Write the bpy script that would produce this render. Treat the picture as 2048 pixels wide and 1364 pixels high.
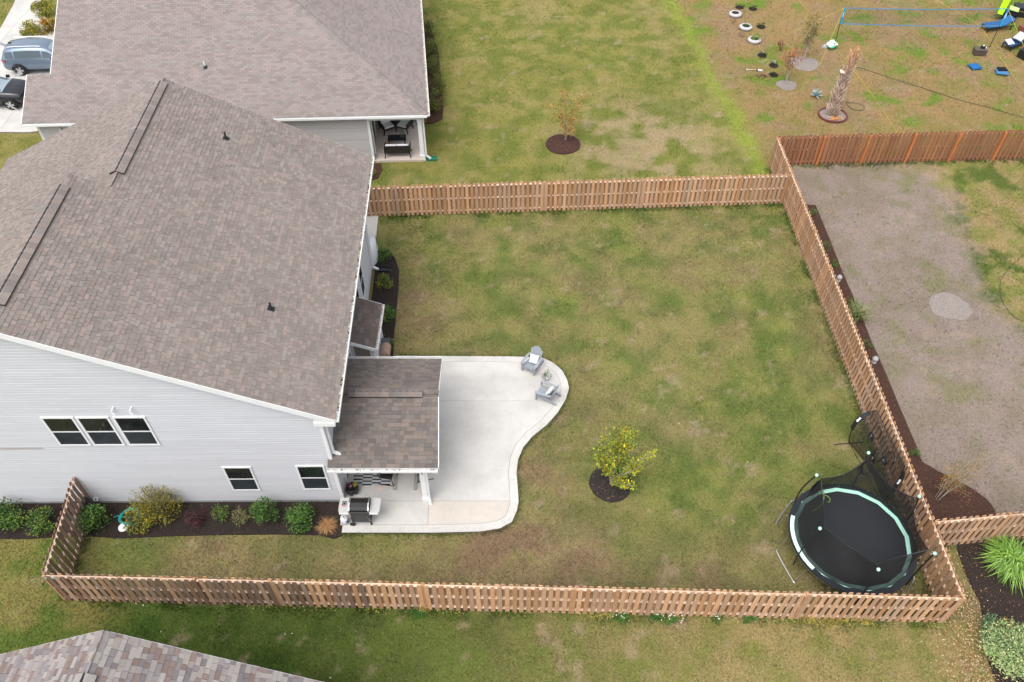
import bpy, math, random
import numpy as np
from mathutils import Vector, Matrix, noise as mnoise

for _o in list(bpy.data.objects):
    bpy.data.objects.remove(_o)
SC = bpy.context.scene
COL = SC.collection

# ------------------------------------------------------------------ camera
cam_data = bpy.data.cameras.new('camera')
cam_data.sensor_fit = 'HORIZONTAL'
cam_data.sensor_width = 36.0
cam_data.lens = 28.0
cam_data.clip_start = 0.1
cam_data.clip_end = 3000.0
cam = bpy.data.objects.new('camera', cam_data)
cam.location = (0.0, 0.0, 25.6)
cam.rotation_euler = (math.radians(42.2), 0.0, 0.0)
COL.objects.link(cam)
SC.camera = cam

# ------------------------------------------------------------------ sky, sun, exposure
SUN_EL, SUN_AZ = math.radians(64), math.radians(212)      # azimuth clockwise from +Y
world = bpy.data.worlds.new('World')
SC.world = world
world.use_nodes = True
wn = world.node_tree
for n in list(wn.nodes):
    wn.nodes.remove(n)
w_out = wn.nodes.new('ShaderNodeOutputWorld')
w_bg = wn.nodes.new('ShaderNodeBackground')
w_sky = wn.nodes.new('ShaderNodeTexSky')
w_sky.sky_type = 'NISHITA'
w_sky.sun_disc = False
w_sky.sun_elevation = SUN_EL
w_sky.sun_rotation = SUN_AZ
w_sky.altitude = 20
w_sky.air_density = 1.0
w_sky.dust_density = 5.0
w_sky.ozone_density = 1.0
w_hsv = wn.nodes.new('ShaderNodeHueSaturation')           # a cloud deck: the same sky with most of its blue gone
w_hsv.inputs['Saturation'].default_value = 0.34
wn.links.new(w_sky.outputs[0], w_hsv.inputs['Color'])
wn.links.new(w_hsv.outputs[0], w_bg.inputs['Color'])
w_bg.inputs['Strength'].default_value = 0.15
wn.links.new(w_bg.outputs[0], w_out.inputs['Surface'])

sun_data = bpy.data.lights.new('sun', 'SUN')
sun_data.energy = 0.7
sun_data.angle = math.radians(70)
sun_data.color = (1.0, 0.955, 0.89)
sun = bpy.data.objects.new('sun', sun_data)
_sd = Vector((math.cos(SUN_EL) * math.sin(SUN_AZ), math.cos(SUN_EL) * math.cos(SUN_AZ), math.sin(SUN_EL)))
sun.rotation_euler = _sd.to_track_quat('Z', 'Y').to_euler()
sun.location = (0, 0, 60)
COL.objects.link(sun)

SC.view_settings.view_transform = 'Standard'
SC.view_settings.look = 'None'
SC.view_settings.exposure = 0.93
SC.view_settings.gamma = 1.0
SC.view_settings.use_curve_mapping = False
SC.cycles.use_denoising = True

RND = random.Random(11)
NPR = np.random.default_rng(5)
PI = math.pi

# ------------------------------------------------------------------ materials
MATS = {}

def srgb(r, g, b):
    f = lambda c: (c / 255 / 12.92) if c / 255 <= 0.04045 else ((c / 255 + 0.055) / 1.055) ** 2.4
    return (f(r), f(g), f(b))

def mat(name, rgb=(0.5, 0.5, 0.5), rough=0.6, metal=0.0, attr=False, nscale=0.0, namt=0.0, stretch=(1, 1, 1),
        bump=0.0, bscale=60.0, objrand=0.0, spec=0.5, big=0.0, bigscale=0.6):
    """A Principled material: flat or per-face colour, times a fine and a broad noise, with an optional bump."""
    m = bpy.data.materials.new(name)
    m.use_nodes = True
    nt = m.node_tree
    bsdf = nt.nodes['Principled BSDF']
    bsdf.inputs['Roughness'].default_value = rough
    bsdf.inputs['Metallic'].default_value = metal
    bsdf.inputs['Specular IOR Level'].default_value = spec
    tc = nt.nodes.new('ShaderNodeTexCoord')
    info = nt.nodes.new('ShaderNodeObjectInfo')
    if attr:
        a = nt.nodes.new('ShaderNodeAttribute')
        a.attribute_name = 'Col'
        col = a.outputs['Color']
    else:
        c = nt.nodes.new('ShaderNodeRGB')
        c.outputs[0].default_value = (*rgb, 1)
        col = c.outputs[0]
    add = nt.nodes.new('ShaderNodeVectorMath')
    add.operation = 'ADD'
    nt.links.new(tc.outputs['Object'], add.inputs[0])
    mul = nt.nodes.new('ShaderNodeVectorMath')
    mul.operation = 'SCALE'
    mul.inputs[0].default_value = (37.0, 53.0, 71.0)
    nt.links.new(info.outputs['Random'], mul.inputs['Scale'])
    nt.links.new(mul.outputs[0], add.inputs[1])
    mp = nt.nodes.new('ShaderNodeMapping')
    mp.inputs['Scale'].default_value = stretch
    nt.links.new(add.outputs[0], mp.inputs['Vector'])

    def times(col, scale, amt, det=4.0):
        nz = nt.nodes.new('ShaderNodeTexNoise')
        nz.inputs['Scale'].default_value = scale
        nz.inputs['Detail'].default_value = det
        nz.inputs['Roughness'].default_value = 0.65
        nt.links.new(mp.outputs[0], nz.inputs['Vector'])
        mr = nt.nodes.new('ShaderNodeMapRange')
        mr.inputs['From Min'].default_value = 0.3
        mr.inputs['From Max'].default_value = 0.7
        mr.inputs['To Min'].default_value = 1 - amt
        mr.inputs['To Max'].default_value = 1 + amt
        nt.links.new(nz.outputs['Fac'], mr.inputs['Value'])
        mx = nt.nodes.new('ShaderNodeVectorMath')
        mx.operation = 'SCALE'
        nt.links.new(col, mx.inputs[0])
        nt.links.new(mr.outputs[0], mx.inputs['Scale'])
        return mx.outputs[0]
    if namt:
        col = times(col, nscale, namt)
    if big:
        col = times(col, bigscale, big, 3.0)
    if objrand:
        mr = nt.nodes.new('ShaderNodeMapRange')
        mr.inputs['To Min'].default_value = 1 - objrand
        mr.inputs['To Max'].default_value = 1 + objrand
        nt.links.new(info.outputs['Random'], mr.inputs['Value'])
        mx = nt.nodes.new('ShaderNodeVectorMath')
        mx.operation = 'SCALE'
        nt.links.new(col, mx.inputs[0])
        nt.links.new(mr.outputs[0], mx.inputs['Scale'])
        col = mx.outputs[0]
    nt.links.new(col, bsdf.inputs['Base Color'])
    if bump:
        nz = nt.nodes.new('ShaderNodeTexNoise')
        nz.inputs['Scale'].default_value = bscale
        nz.inputs['Detail'].default_value = 5.0
        nt.links.new(mp.outputs[0], nz.inputs['Vector'])
        b = nt.nodes.new('ShaderNodeBump')
        b.inputs['Strength'].default_value = bump
        b.inputs['Distance'].default_value = 0.02
        nt.links.new(nz.outputs['Fac'], b.inputs['Height'])
        nt.links.new(b.outputs[0], bsdf.inputs['Normal'])
    MATS[name] = m
    return m

def net_mat(name, rgb, cover):
    """Fine netting: dark cord with open gaps, too fine to model cord by cord."""
    m = bpy.data.materials.new(name)
    m.use_nodes = True
    nt = m.node_tree
    out = nt.nodes['Material Output']
    bsdf = nt.nodes['Principled BSDF']
    bsdf.inputs['Base Color'].default_value = (*rgb, 1)
    bsdf.inputs['Roughness'].default_value = 0.8
    tr = nt.nodes.new('ShaderNodeBsdfTransparent')
    mx = nt.nodes.new('ShaderNodeMixShader')
    tc = nt.nodes.new('ShaderNodeTexCoord')
    nz = nt.nodes.new('ShaderNodeTexNoise')
    nz.inputs['Scale'].default_value = 2.2
    nz.inputs['Detail'].default_value = 3
    nt.links.new(tc.outputs['Object'], nz.inputs['Vector'])
    mr = nt.nodes.new('ShaderNodeMapRange')
    mr.inputs['To Min'].default_value = max(0, cover - 0.25)
    mr.inputs['To Max'].default_value = min(1, cover + 0.25)
    nt.links.new(nz.outputs['Fac'], mr.inputs['Value'])
    nt.links.new(mr.outputs[0], mx.inputs['Fac'])
    nt.links.new(tr.outputs[0], mx.inputs[1])
    nt.links.new(bsdf.outputs[0], mx.inputs[2])
    nt.links.new(mx.outputs[0], out.inputs['Surface'])
    MATS[name] = m
    return m

mat('lawn', attr=True, rough=0.95, nscale=24, namt=0.34, bump=0.9, bscale=70, spec=0.1)
mat('blade', attr=True, rough=0.8, spec=0.2)
mat('far_ground', (0.13, 0.125, 0.05), rough=0.95, nscale=0.4, namt=0.3, spec=0.1)
mat('concrete', (0.455, 0.443, 0.420), rough=0.9, nscale=9, namt=0.04, bump=0.1, bscale=120, big=0.13, bigscale=0.6, spec=0.3)
mat('concrete_stained', (0.46, 0.420, 0.375), rough=0.9, nscale=5, namt=0.05, bump=0.25, bscale=120, big=0.06, bigscale=0.8, spec=0.3)
mat('concrete_tan', (0.50, 0.43, 0.38), rough=0.9, nscale=7, namt=0.08, bump=0.2, bscale=90, spec=0.3)
mat('joint', (0.20, 0.17, 0.14), rough=0.95)
mat('mulch_dark', (0.030, 0.023, 0.020), rough=0.95, nscale=40, namt=0.55, bump=1.0, bscale=55, spec=0.15)
mat('mulch_brown', (0.060, 0.032, 0.024), rough=0.95, nscale=40, namt=0.55, bump=1.0, bscale=55, spec=0.15)
mat('chips', attr=True, rough=0.9, spec=0.2)
mat('sand', (0.238, 0.208, 0.190), rough=0.95, nscale=22, namt=0.30, bump=0.7, bscale=50, spec=0.1)
mat('shingle', attr=True, rough=0.92, nscale=55, namt=0.16, big=0.07, bigscale=0.45, bump=0.5, bscale=180, spec=0.25)
mat('roof_deck', (0.085, 0.072, 0.068), rough=0.95)
mat('white_trim', (0.72, 0.73, 0.74), rough=0.45, nscale=3, namt=0.03)
mat('gutter_inside', (0.52, 0.47, 0.40), rough=0.8, nscale=6, namt=0.35)
mat('vinyl_grey', (0.525, 0.540, 0.572), rough=0.5, nscale=2.0, namt=0.035, objrand=0.03, stretch=(0.3, 1, 1))
mat('vinyl_taupe', (0.43, 0.41, 0.415), rough=0.5, nscale=2.0, namt=0.04, objrand=0.05, stretch=(0.3, 1, 1))
mat('vinyl_brown', (0.20, 0.175, 0.16), rough=0.55, nscale=2.0, namt=0.05, objrand=0.05)
mat('wall_backing', (0.30, 0.31, 0.33), rough=0.7)
mat('glass_dark', (0.012, 0.016, 0.017), rough=0.06, spec=0.6, nscale=1.5, namt=0.5)
mat('glass_screen', (0.030, 0.036, 0.042), rough=0.6, spec=0.12, nscale=1.5, namt=0.4)
mat('glass_car', (0.05, 0.075, 0.095), rough=0.05, spec=0.8)
mat('black_plastic', (0.012, 0.013, 0.015), rough=0.45, nscale=8, namt=0.2)
mat('black_metal', (0.010, 0.010, 0.011), rough=0.4, spec=0.5)
mat('dark_grey', (0.06, 0.062, 0.065), rough=0.6)
mat('rubber', (0.016, 0.016, 0.017), rough=0.8)
mat('steel', (0.62, 0.63, 0.65), rough=0.28, metal=0.9)
mat('steel_soft', (0.60, 0.60, 0.60), rough=0.4, metal=0.35, nscale=12, namt=0.05)
mat('shelf_grey', (0.40, 0.40, 0.40), rough=0.45, nscale=12, namt=0.05)
mat('stone_grey', (0.34, 0.34, 0.35), rough=0.9)
mat('wood', attr=True, rough=0.85, nscale=6, namt=0.26, stretch=(9, 9, 0.7), bump=0.35, bscale=12, spec=0.2, big=0.10, bigscale=1.0)
mat('wood_flat', attr=True, rough=0.85, nscale=14, namt=0.2, spec=0.2)
mat('leaf', attr=True, rough=0.55, spec=0.35)
mat('bark_grey', (0.30, 0.27, 0.24), rough=0.9, nscale=25, namt=0.3, bump=0.5, bscale=40)
mat('bark_brown', (0.12, 0.085, 0.06), rough=0.9, nscale=25, namt=0.3)
mat('palm_bark', attr=True, rough=0.95, nscale=30, namt=0.3, spec=0.1)
mat('poly_grey', (0.245, 0.27, 0.295), rough=0.55, nscale=10, namt=0.08)
mat('cloth', attr=True, rough=0.95, nscale=30, namt=0.06, spec=0.1)
mat('painted', attr=True, rough=0.45)
mat('glossy', attr=True, rough=0.25)
mat('car_blue', (0.175, 0.225, 0.29), rough=0.22, metal=0.35, spec=0.6)
mat('car_black', (0.014, 0.015, 0.019), rough=0.14, spec=0.7)
mat('tail_light', (0.35, 0.015, 0.03), rough=0.2)
mat('trampoline_mat', (0.009, 0.0105, 0.014), rough=0.7, nscale=40, namt=0.2)
mat('trampoline_pad', (0.008, 0.011, 0.015), rough=0.5)
mat('mint', (0.40, 0.72, 0.60), rough=0.5)
mat('mint_pale', (0.56, 0.80, 0.72), rough=0.5)
mat('glass_windscreen', (0.42, 0.50, 0.56), rough=0.08, metal=0.55)  # pale half-metallic tint puts the sky's reflection into the glass colour
mat('teal_hose', (0.02, 0.33, 0.30), rough=0.4)
mat('white_plastic', (0.68, 0.70, 0.71), rough=0.35)
net_mat('tramp_net', (0.008, 0.009, 0.010), 0.86)
net_mat('goal_net', (0.012, 0.012, 0.012), 0.42)
net_mat('mesh_clear', (0.2, 0.22, 0.25), 0.12)

# ------------------------------------------------------------------ mesh building
class MB:
    def __init__(self):
        self.v, self.f, self.c, self.m, self.col, self.mi = [], [], [], [], (1, 1, 1), 0

    def face(self, idx):
        self.f.append(idx)
        self.c.append(self.col)
        self.m.append(self.mi)

    def poly(self, pts):
        n = len(self.v)
        self.v.extend(tuple(p) for p in pts)
        self.face(tuple(range(n, n + len(pts))))

    def hexa(self, p):                      # eight corners: bottom ring 0-3, top ring 4-7 (counter-clockwise)
        n = len(self.v)
        self.v.extend(tuple(q) for q in p)
        for a in ((3, 2, 1, 0), (4, 5, 6, 7), (0, 1, 5, 4), (1, 2, 6, 5), (2, 3, 7, 6), (3, 0, 4, 7)):
            self.face(tuple(n + i for i in a))
        return self

    def box(self, x0, x1, y0, y1, z0, z1):
        return self.hexa([(x0, y0, z0), (x1, y0, z0), (x1, y1, z0), (x0, y1, z0), (x0, y0, z1), (x1, y0, z1), (x1, y1, z1), (x0, y1, z1)])

    def bar(self, p, q, w, h, up=(0, 0, 1)):
        p, q, up = Vector(p), Vector(q), Vector(up)
        d = (q - p).normalized()
        s = d.cross(up)
        if s.length < 1e-4:
            s = d.cross(Vector((1, 0, 0)))
        s.normalize()
        u = s.cross(d).normalized()
        a, b = s * (w / 2), u * (h / 2)
        return self.hexa([p - a - b, p + a - b, q + a - b, q - a - b, p - a + b, p + a + b, q + a + b, q - a + b])

    def tube(self, pts, r, n=6, cap=True, closed=False):
        pts = [Vector(p) for p in pts]
        k = len(pts)
        rs = r if isinstance(r, (list, tuple)) else [r] * k
        base = len(self.v)
        ref = None
        for i, p in enumerate(pts):
            if closed:
                d = pts[(i + 1) % k] - pts[i - 1]
            else:
                d = pts[min(i + 1, k - 1)] - pts[max(i - 1, 0)]
            d.normalize()
            if ref is None:
                ref = d.orthogonal().normalized()
            ref = (ref - d * ref.dot(d))
            if ref.length < 1e-5:
                ref = d.orthogonal()
            ref.normalize()
            b = d.cross(ref)
            for j in range(n):
                t = 2 * PI * j / n
                self.v.append(tuple(p + (ref * math.cos(t) + b * math.sin(t)) * rs[i]))
        for i in range(k if closed else k - 1):
            i2 = (i + 1) % k
            for j in range(n):
                j2 = (j + 1) % n
                self.face((base + i * n + j, base + i * n + j2, base + i2 * n + j2, base + i2 * n + j))
        if cap and not closed:
            self.face(tuple(base + j for j in reversed(range(n))))
            self.face(tuple(base + (k - 1) * n + j for j in range(n)))
        return self

    def lathe(self, prof, n=20, c=(0, 0, 0), sx=1.0, sy=1.0):
        base = len(self.v)
        for r, z in prof:
            for j in range(n):
                t = 2 * PI * j / n
                self.v.append((c[0] + r * sx * math.cos(t), c[1] + r * sy * math.sin(t), c[2] + z))
        for i in range(len(prof) - 1):
            for j in range(n):
                j2 = (j + 1) % n
                self.face((base + i * n + j, base + i * n + j2, base + (i + 1) * n + j2, base + (i + 1) * n + j))
        if prof[0][0] > 1e-6:
            self.face(tuple(base + j for j in reversed(range(n))))
        if prof[-1][0] > 1e-6:
            self.face(tuple(base + (len(prof) - 1) * n + j for j in range(n)))
        return self

    def prism(self, pts, z0, z1):
        n = len(pts)
        base = len(self.v)
        area = sum(pts[i][0] * pts[(i + 1) % n][1] - pts[(i + 1) % n][0] * pts[i][1] for i in range(n))
        if area < 0:
            pts = list(reversed(pts))
        for z in (z0, z1):
            self.v.extend((p[0], p[1], z) for p in pts)
        self.face(tuple(base + i for i in reversed(range(n))))
        self.face(tuple(base + n + i for i in range(n)))
        for i in range(n):
            j = (i + 1) % n
            self.face((base + i, base + j, base + n + j, base + n + i))
        return self

    def leaf(self, p, d, nrm, ln, wd, fold=0.18):
        p, d, nrm = Vector(p), Vector(d).normalized(), Vector(nrm)
        s = d.cross(nrm)
        if s.length < 1e-4:
            s = d.orthogonal()
        s.normalize()
        nn = s.cross(d)
        n = len(self.v)
        mid = p + d * (ln * 0.5)
        self.v.extend([tuple(p), tuple(mid + s * (wd / 2) + nn * (wd * fold)), tuple(p + d * ln - nn * (ln * 0.12)), tuple(mid - s * (wd / 2) + nn * (wd * fold))])
        self.face((n, n + 1, n + 2))
        self.face((n, n + 2, n + 3))

    def xform(self, M, start=0):
        for i in range(start, len(self.v)):
            self.v[i] = tuple(M @ Vector(self.v[i]))
        return self

    def mesh(self, name, mats, off=(0, 0, 0), smooth=False, bevel=0.0):
        me = bpy.data.meshes.new(name)
        if any(off):
            vs = [(x - off[0], y - off[1], z - off[2]) for x, y, z in self.v]
        else:
            vs = self.v
        me.from_pydata(vs, [], self.f)
        for m in (mats if isinstance(mats, (list, tuple)) else [mats]):
            me.materials.append(MATS[m])
        if any(self.m):
            me.polygons.foreach_set('material_index', self.m)
        at = me.attributes.new('Col', 'FLOAT_COLOR', 'FACE')
        at.data.foreach_set('color', np.array([(*c, 1.0) for c in self.c], dtype=np.float32).ravel())
        if smooth:
            me.polygons.foreach_set('use_smooth', [True] * len(self.f))
        me.update()
        return me

    def build(self, name, mats, parent=None, smooth=False, label=None, cat=None, group=None, kind=None, loc=None, subd=0, bevel=0.0):
        off = ORG.get(parent.name, (0, 0, 0)) if parent is not None else ((loc or (0, 0, 0)))
        me = self.mesh(name, mats, off, smooth)
        o = bpy.data.objects.new(name, me)
        COL.objects.link(o)
        if parent is not None:
            o.parent = parent
            ORG[o.name] = off
        elif loc:
            o.location = loc
            ORG[o.name] = loc
        tag(o, label, cat, group, kind)
        if bevel:
            b = o.modifiers.new('bevel', 'BEVEL')
            b.width = bevel
            b.segments = 2
            b.limit_method = 'ANGLE'
        if subd:
            s = o.modifiers.new('subsurf', 'SUBSURF')
            s.levels = s.render_levels = subd
        return o

ORG = {}

def tag(o, label=None, cat=None, group=None, kind=None):
    if label: o['label'] = label
    if cat: o['category'] = cat
    if group: o['group'] = group
    if kind: o['kind'] = kind
    return o

def thing(name, label, cat, loc, rz=0.0, group=None, local=False):
    """An Empty at the base of a thing. local=True: its parts are modelled round the origin and moved with it;
    otherwise they are modelled where they stand."""
    o = bpy.data.objects.new(name, None)
    o.empty_display_size = 0.2
    COL.objects.link(o)
    loc = tuple(loc) if len(loc) == 3 else (loc[0], loc[1], 0.0)
    o.location = loc
    o.rotation_euler = (0, 0, rz)
    ORG[o.name] = (0, 0, 0) if local else loc
    return tag(o, label, cat, group)

def dup(o, loc=None, rz=None, label=None, parent=None, scale=None):
    c = o.copy()
    COL.objects.link(c)
    if parent is not None:
        c.parent = parent
    if loc is not None:
        c.location = loc if len(loc) == 3 else (loc[0], loc[1], 0.0)
    if rz is not None:
        c.rotation_euler = (0, 0, rz)
    if label:
        c['label'] = label
    if scale:
        c.scale = (scale, scale, scale)
    for ch in list(o.children):
        dup(ch, parent=c)
    return c

def jit(c, a=0.15, hue=0.0):
    k = 1 + RND.uniform(-a, a)
    return tuple(max(0.0, x * k * (1 + RND.uniform(-hue, hue))) for x in c)

def clip_half(poly, a, b, c):
    """Keep the part of a 2-D polygon where a*x + b*y >= c."""
    out = []
    n = len(poly)
    for i in range(n):
        p, q = poly[i], poly[(i + 1) % n]
        dp, dq = a * p[0] + b * p[1] - c, a * q[0] + b * q[1] - c
        if dp >= 0:
            out.append(p)
        if (dp >= 0) != (dq >= 0):
            t = dp / (dp - dq)
            out.append((p[0] + t * (q[0] - p[0]), p[1] + t * (q[1] - p[1])))
    return out

def inside(poly, x, y):
    """Vectorised point in polygon."""
    r = np.zeros(np.shape(x), bool)
    n = len(poly)
    for i in range(n):
        x1, y1 = poly[i]
        x2, y2 = poly[(i + 1) % n]
        if y1 == y2:
            continue
        cond = ((y1 > y) != (y2 > y)) & (x < (x2 - x1) * (y - y1) / (y2 - y1) + x1)
        r ^= cond
    return r

def smooth_closed(pts, k=4):
    out = []
    n = len(pts)
    for i in range(n):
        p0, p1, p2, p3 = (np.array(pts[(i + j) % n], float) for j in (-1, 0, 1, 2))
        for t in np.arange(k) / k:
            q = 0.5 * ((2 * p1) + (-p0 + p2) * t + (2 * p0 - 5 * p1 + 4 * p2 - p3) * t ** 2 + (-p0 + 3 * p1 - 3 * p2 + p3) * t ** 3)
            out.append((float(q[0]), float(q[1])))
    return out

def curve(pts, k=6):
    out = []
    n = len(pts)
    P = [np.array(p, float) for p in pts]
    for i in range(n - 1):
        p0, p1, p2, p3 = P[max(i - 1, 0)], P[i], P[i + 1], P[min(i + 2, n - 1)]
        for t in np.arange(k) / k:
            out.append(tuple(0.5 * ((2 * p1) + (-p0 + p2) * t + (2 * p0 - 5 * p1 + 4 * p2 - p3) * t ** 2 + (-p0 + 3 * p1 - 3 * p2 + p3) * t ** 3)))
    out.append(tuple(P[-1]))
    return out

def ring_poly(cx, cy, r, n=28, wob=0.04, sx=1.0, sy=1.0, seed=1):
    rr = random.Random(seed)
    ph = [rr.uniform(0, 6.28) for _ in range(3)]
    out = []
    for i in range(n):
        t = 2 * PI * i / n
        q = r * (1 + wob * (math.sin(3 * t + ph[0]) + 0.6 * math.sin(5 * t + ph[1]) + 0.5 * math.sin(9 * t + ph[2])))
        out.append((cx + q * sx * math.cos(t), cy + q * sy * math.sin(t)))
    return out

# ------------------------------------------------------------------ setting: ground, lawn colour
FRONT_A, FRONT_B = (-14.95, 11.52), (14.12, 10.76)
RIGHT_TOP = (13.95, 36.05)
BACK_A, BACK_B = (-8.2, 31.66), (13.95, 32.77)
NE_B = (28.6, 36.72)
EAST_A, EAST_B = (14.22, 13.43), (19.4, 13.95)
LEFT_A = (-15.31, 15.12)

def vnoise(x, y, seed):
    r = np.random.default_rng(seed).random((256, 256))
    xi, yi = np.floor(x).astype(int), np.floor(y).astype(int)
    fx, fy = x - xi, y - yi
    fx, fy = fx * fx * (3 - 2 * fx), fy * fy * (3 - 2 * fy)
    a, b = r[xi % 256, yi % 256], r[(xi + 1) % 256, yi % 256]
    c, d = r[xi % 256, (yi + 1) % 256], r[(xi + 1) % 256, (yi + 1) % 256]
    return (a * (1 - fx) + b * fx) * (1 - fy) + (c * (1 - fx) + d * fx) * fy

def fbm(x, y, s, seed, octv=4, gain=0.55):
    t, amp, tot = 0.0, 1.0, 0.0
    for k in range(octv):
        ca, sa = math.cos(k * 1.1 + seed), math.sin(k * 1.1 + seed)
        t = t + amp * vnoise((x * ca - y * sa) * s * 2 ** k + 31.7 * k, (x * sa + y * ca) * s * 2 ** k + 17.3 * k, seed + k)
        tot += amp
        amp *= gain
    return t / tot

def sstep(a, b, x):
    t = np.clip((x - a) / (b - a), 0, 1)
    return t * t * (3 - 2 * t)

def seg_dist(x, y, pts):
    d = np.full(np.shape(x), 1e9)
    for (x1, y1), (x2, y2) in zip(pts[:-1], pts[1:]):
        L2 = (x2 - x1) ** 2 + (y2 - y1) ** 2
        t = np.clip(((x - x1) * (x2 - x1) + (y - y1) * (y2 - y1)) / L2, 0, 1)
        d = np.minimum(d, np.hypot(x - x1 - t * (x2 - x1), y - y1 - t * (y2 - y1)))
    return d

C_ = lambda r, g, b: np.array(srgb(r, g, b)) * 0.72
STRIP = [(11.20, 55.86), (11.97, 50.37), (12.32, 45.56), (12.88, 41.84), (13.29, 37.99), (13.36, 35.65)]
EPATCH = [(15.35, 36.10), (18.39, 36.29), (21.99, 36.47), (22.84, 34.32), (22.23, 30.27), (21.70, 27.05), (21.72, 25.09), (22.43, 23.72), (22.97, 21.03), (19.38, 13.32), (13.6, 13.2), (13.6, 36.2)]

def lawn_colour(x, y, grain=0.0):
    """Dormant warm-season turf: green and straw patches, yard by yard."""
    big = fbm(x, y, 0.22, 3, 3)
    mid = fbm(x, y, 0.62, 21, 4)
    small = fbm(x, y, 1.25, 47, 3, 0.5)
    fine = fbm(x, y, 7.0, 71, 3, 0.7)
    def mixc(a, b, t):
        return a[None, :] * (1 - t[:, None]) + b[None, :] * t[:, None] if a.ndim == 1 else a * (1 - t[:, None]) + b * t[:, None]
    # fenced yard
    g = mixc(C_(100, 115, 50), C_(130, 134, 64), sstep(.3, .7, small))
    t = sstep(.36, .70, 0.45 * mid + 0.30 * big + 0.25 * small)
    straw = mixc(C_(152, 132, 94), C_(138, 112, 88), sstep(.35, .65, fbm(x, y, 1.1, 91, 3)))
    edge = sstep(15.2, 12.6, y) * sstep(-16, -9, x) * 0.38 + 0.35 * sstep(24, 18, y) * sstep(2.5, -2.5, x - 2) * sstep(-3, 1, x + 1)
    nearw = sstep(-2.3, -5.2, x) * sstep(22, 24, y) * sstep(29.5, 27, y) * 0.35
    col = mixc(g, np.array([0, 0, 0.]), np.zeros_like(x)) * (1 - np.clip(t * 0.54 + edge + nearw, 0, .90)[:, None]) + straw * np.clip(t * 0.54 + edge + nearw, 0, .90)[:, None]
    # yard to the north
    gn = mixc(C_(114, 122, 50), C_(140, 136, 66), sstep(.3, .7, small))
    tn = sstep(.46, .70, 0.40 * mid + 0.25 * big + 0.35 * small)
    cn = gn * (1 - 0.55 * tn[:, None]) + C_(156, 140, 92)[None, :] * 0.55 * tn[:, None]
    bare = np.exp(-(((x - 7.2) / 3.0) ** 2 + ((y - 38.2) / 3.2) ** 2)) * sstep(.38, .6, 0.5 * mid + 0.5 * small)
    bare = np.clip(bare * 1.1, 0, 0.5)
    cn = cn * (1 - bare[:, None]) + C_(178, 152, 128)[None, :] * bare[:, None]
    sd = seg_dist(x, y, STRIP)
    st = np.exp(-((sd + (mid - .5) * .9) / 0.55) ** 2) * (0.5 + 0.5 * sstep(.3, .55, small))
    stripx = np.interp(y, [p[1] for p in reversed(STRIP)], [p[0] for p in reversed(STRIP)])
    # yard to the north-east
    ce = mixc(C_(156, 130, 84), C_(142, 128, 72), sstep(.35, .65, mid))
    te = sstep(.53, .64, 0.35 * mid + 0.65 * fbm(x, y, 0.85, 133, 4))
    ce = ce * (1 - te[:, None]) + C_(112, 134, 44)[None, :] * te[:, None]
    tb = sstep(.5, .7, fbm(x, y, 0.5, 151, 3)) * 0.55
    ce = ce * (1 - tb[:, None]) + C_(156, 128, 102)[None, :] * tb[:, None]
    m_n = sstep(-0.15, 0.15, y - (32.05 + 0.05 * x))
    m_e = sstep(-0.9, 0.9, x - stripx + (mid - .5) * 1.6) * sstep(32.6, 34, y)
    north = cn * (1 - m_e[:, None]) + ce * m_e[:, None]
    north = north * (1 - 0.85 * st[:, None]) + C_(140, 156, 48)[None, :] * (0.85 * st[:, None])
    col = col * (1 - m_n[:, None]) + north * m_n[:, None]
    # yard to the east
    ey = (x > 14.0 - 0.0 * y) & (y < 36.35) & (y > 13.5)
    inp = sum(inside(EPATCH, x + (small - .5) * 1.6 + dx, y + (mid - .5) * 1.6 + dy).astype(float) for dx in (-.7, -.25, .25, .7) for dy in (-.7, -.25, .25, .7)) / 16
    gr = mixc(C_(150, 135, 126), C_(140, 127, 112), sstep(.30, .75, small))
    tg = sstep(.56, .70, 0.5 * mid + 0.5 * fbm(x, y, 1.2, 171, 3))
    gr = gr * (1 - 0.6 * tg[:, None]) + C_(122, 124, 78)[None, :] * (0.6 * tg[:, None])
    ou = mixc(C_(160, 140, 92), C_(136, 134, 70), sstep(.4, .6, small))
    to = sstep(.55, .66, fbm(x, y, 0.75, 191, 4))
    ou = ou * (1 - to[:, None]) + C_(92, 108, 44)[None, :] * to[:, None]
    est = gr * inp[:, None] + ou * (1 - inp[:, None])
    col = np.where(ey[:, None], est, col)
    # side lawn to the south
    fy = np.interp(x, [-15, 14.2], [11.52, 10.76])
    so = (y < fy) | (x < -15.2) & (y < 30)
    tt = sstep(-8.0, 9.0, x + (mid - .5) * 9)
    sg = mixc(C_(62, 88, 26), C_(84, 104, 38), sstep(.3, .7, small))  # darker greens at the left hold the south house's shade in their colour
    stn = mixc(C_(158, 140, 90), C_(126, 128, 62), sstep(.36, .62, 0.5 * mid + .5 * small))
    lft = sstep(-12.2, -14.2, x)
    ol = mixc(C_(134, 128, 66), C_(96, 116, 42), sstep(.4, .6, mid))
    sc = sg * (1 - tt[:, None]) + stn * tt[:, None]
    sc = sc * (1 - lft[:, None]) + ol * lft[:, None]
    col = np.where(so[:, None], sc, col)
    # small bright clumps and dry flecks
    k = sstep(.68, .82, fbm(x, y, 1.9, 211, 3)) * 0.40
    col = col * (1 - k[:, None]) + (col * np.array([0.72, 1.02, 0.55]))[:, :] * k[:, None]
    dsp = sstep(.70, .80, fbm(x, y, 1.7, 231, 3)) * 0.45
    col = col * (1 - dsp[:, None]) + C_(172, 150, 124)[None, :] * dsp[:, None]
    lum = col @ np.array([0.3, 0.6, 0.1])
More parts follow.
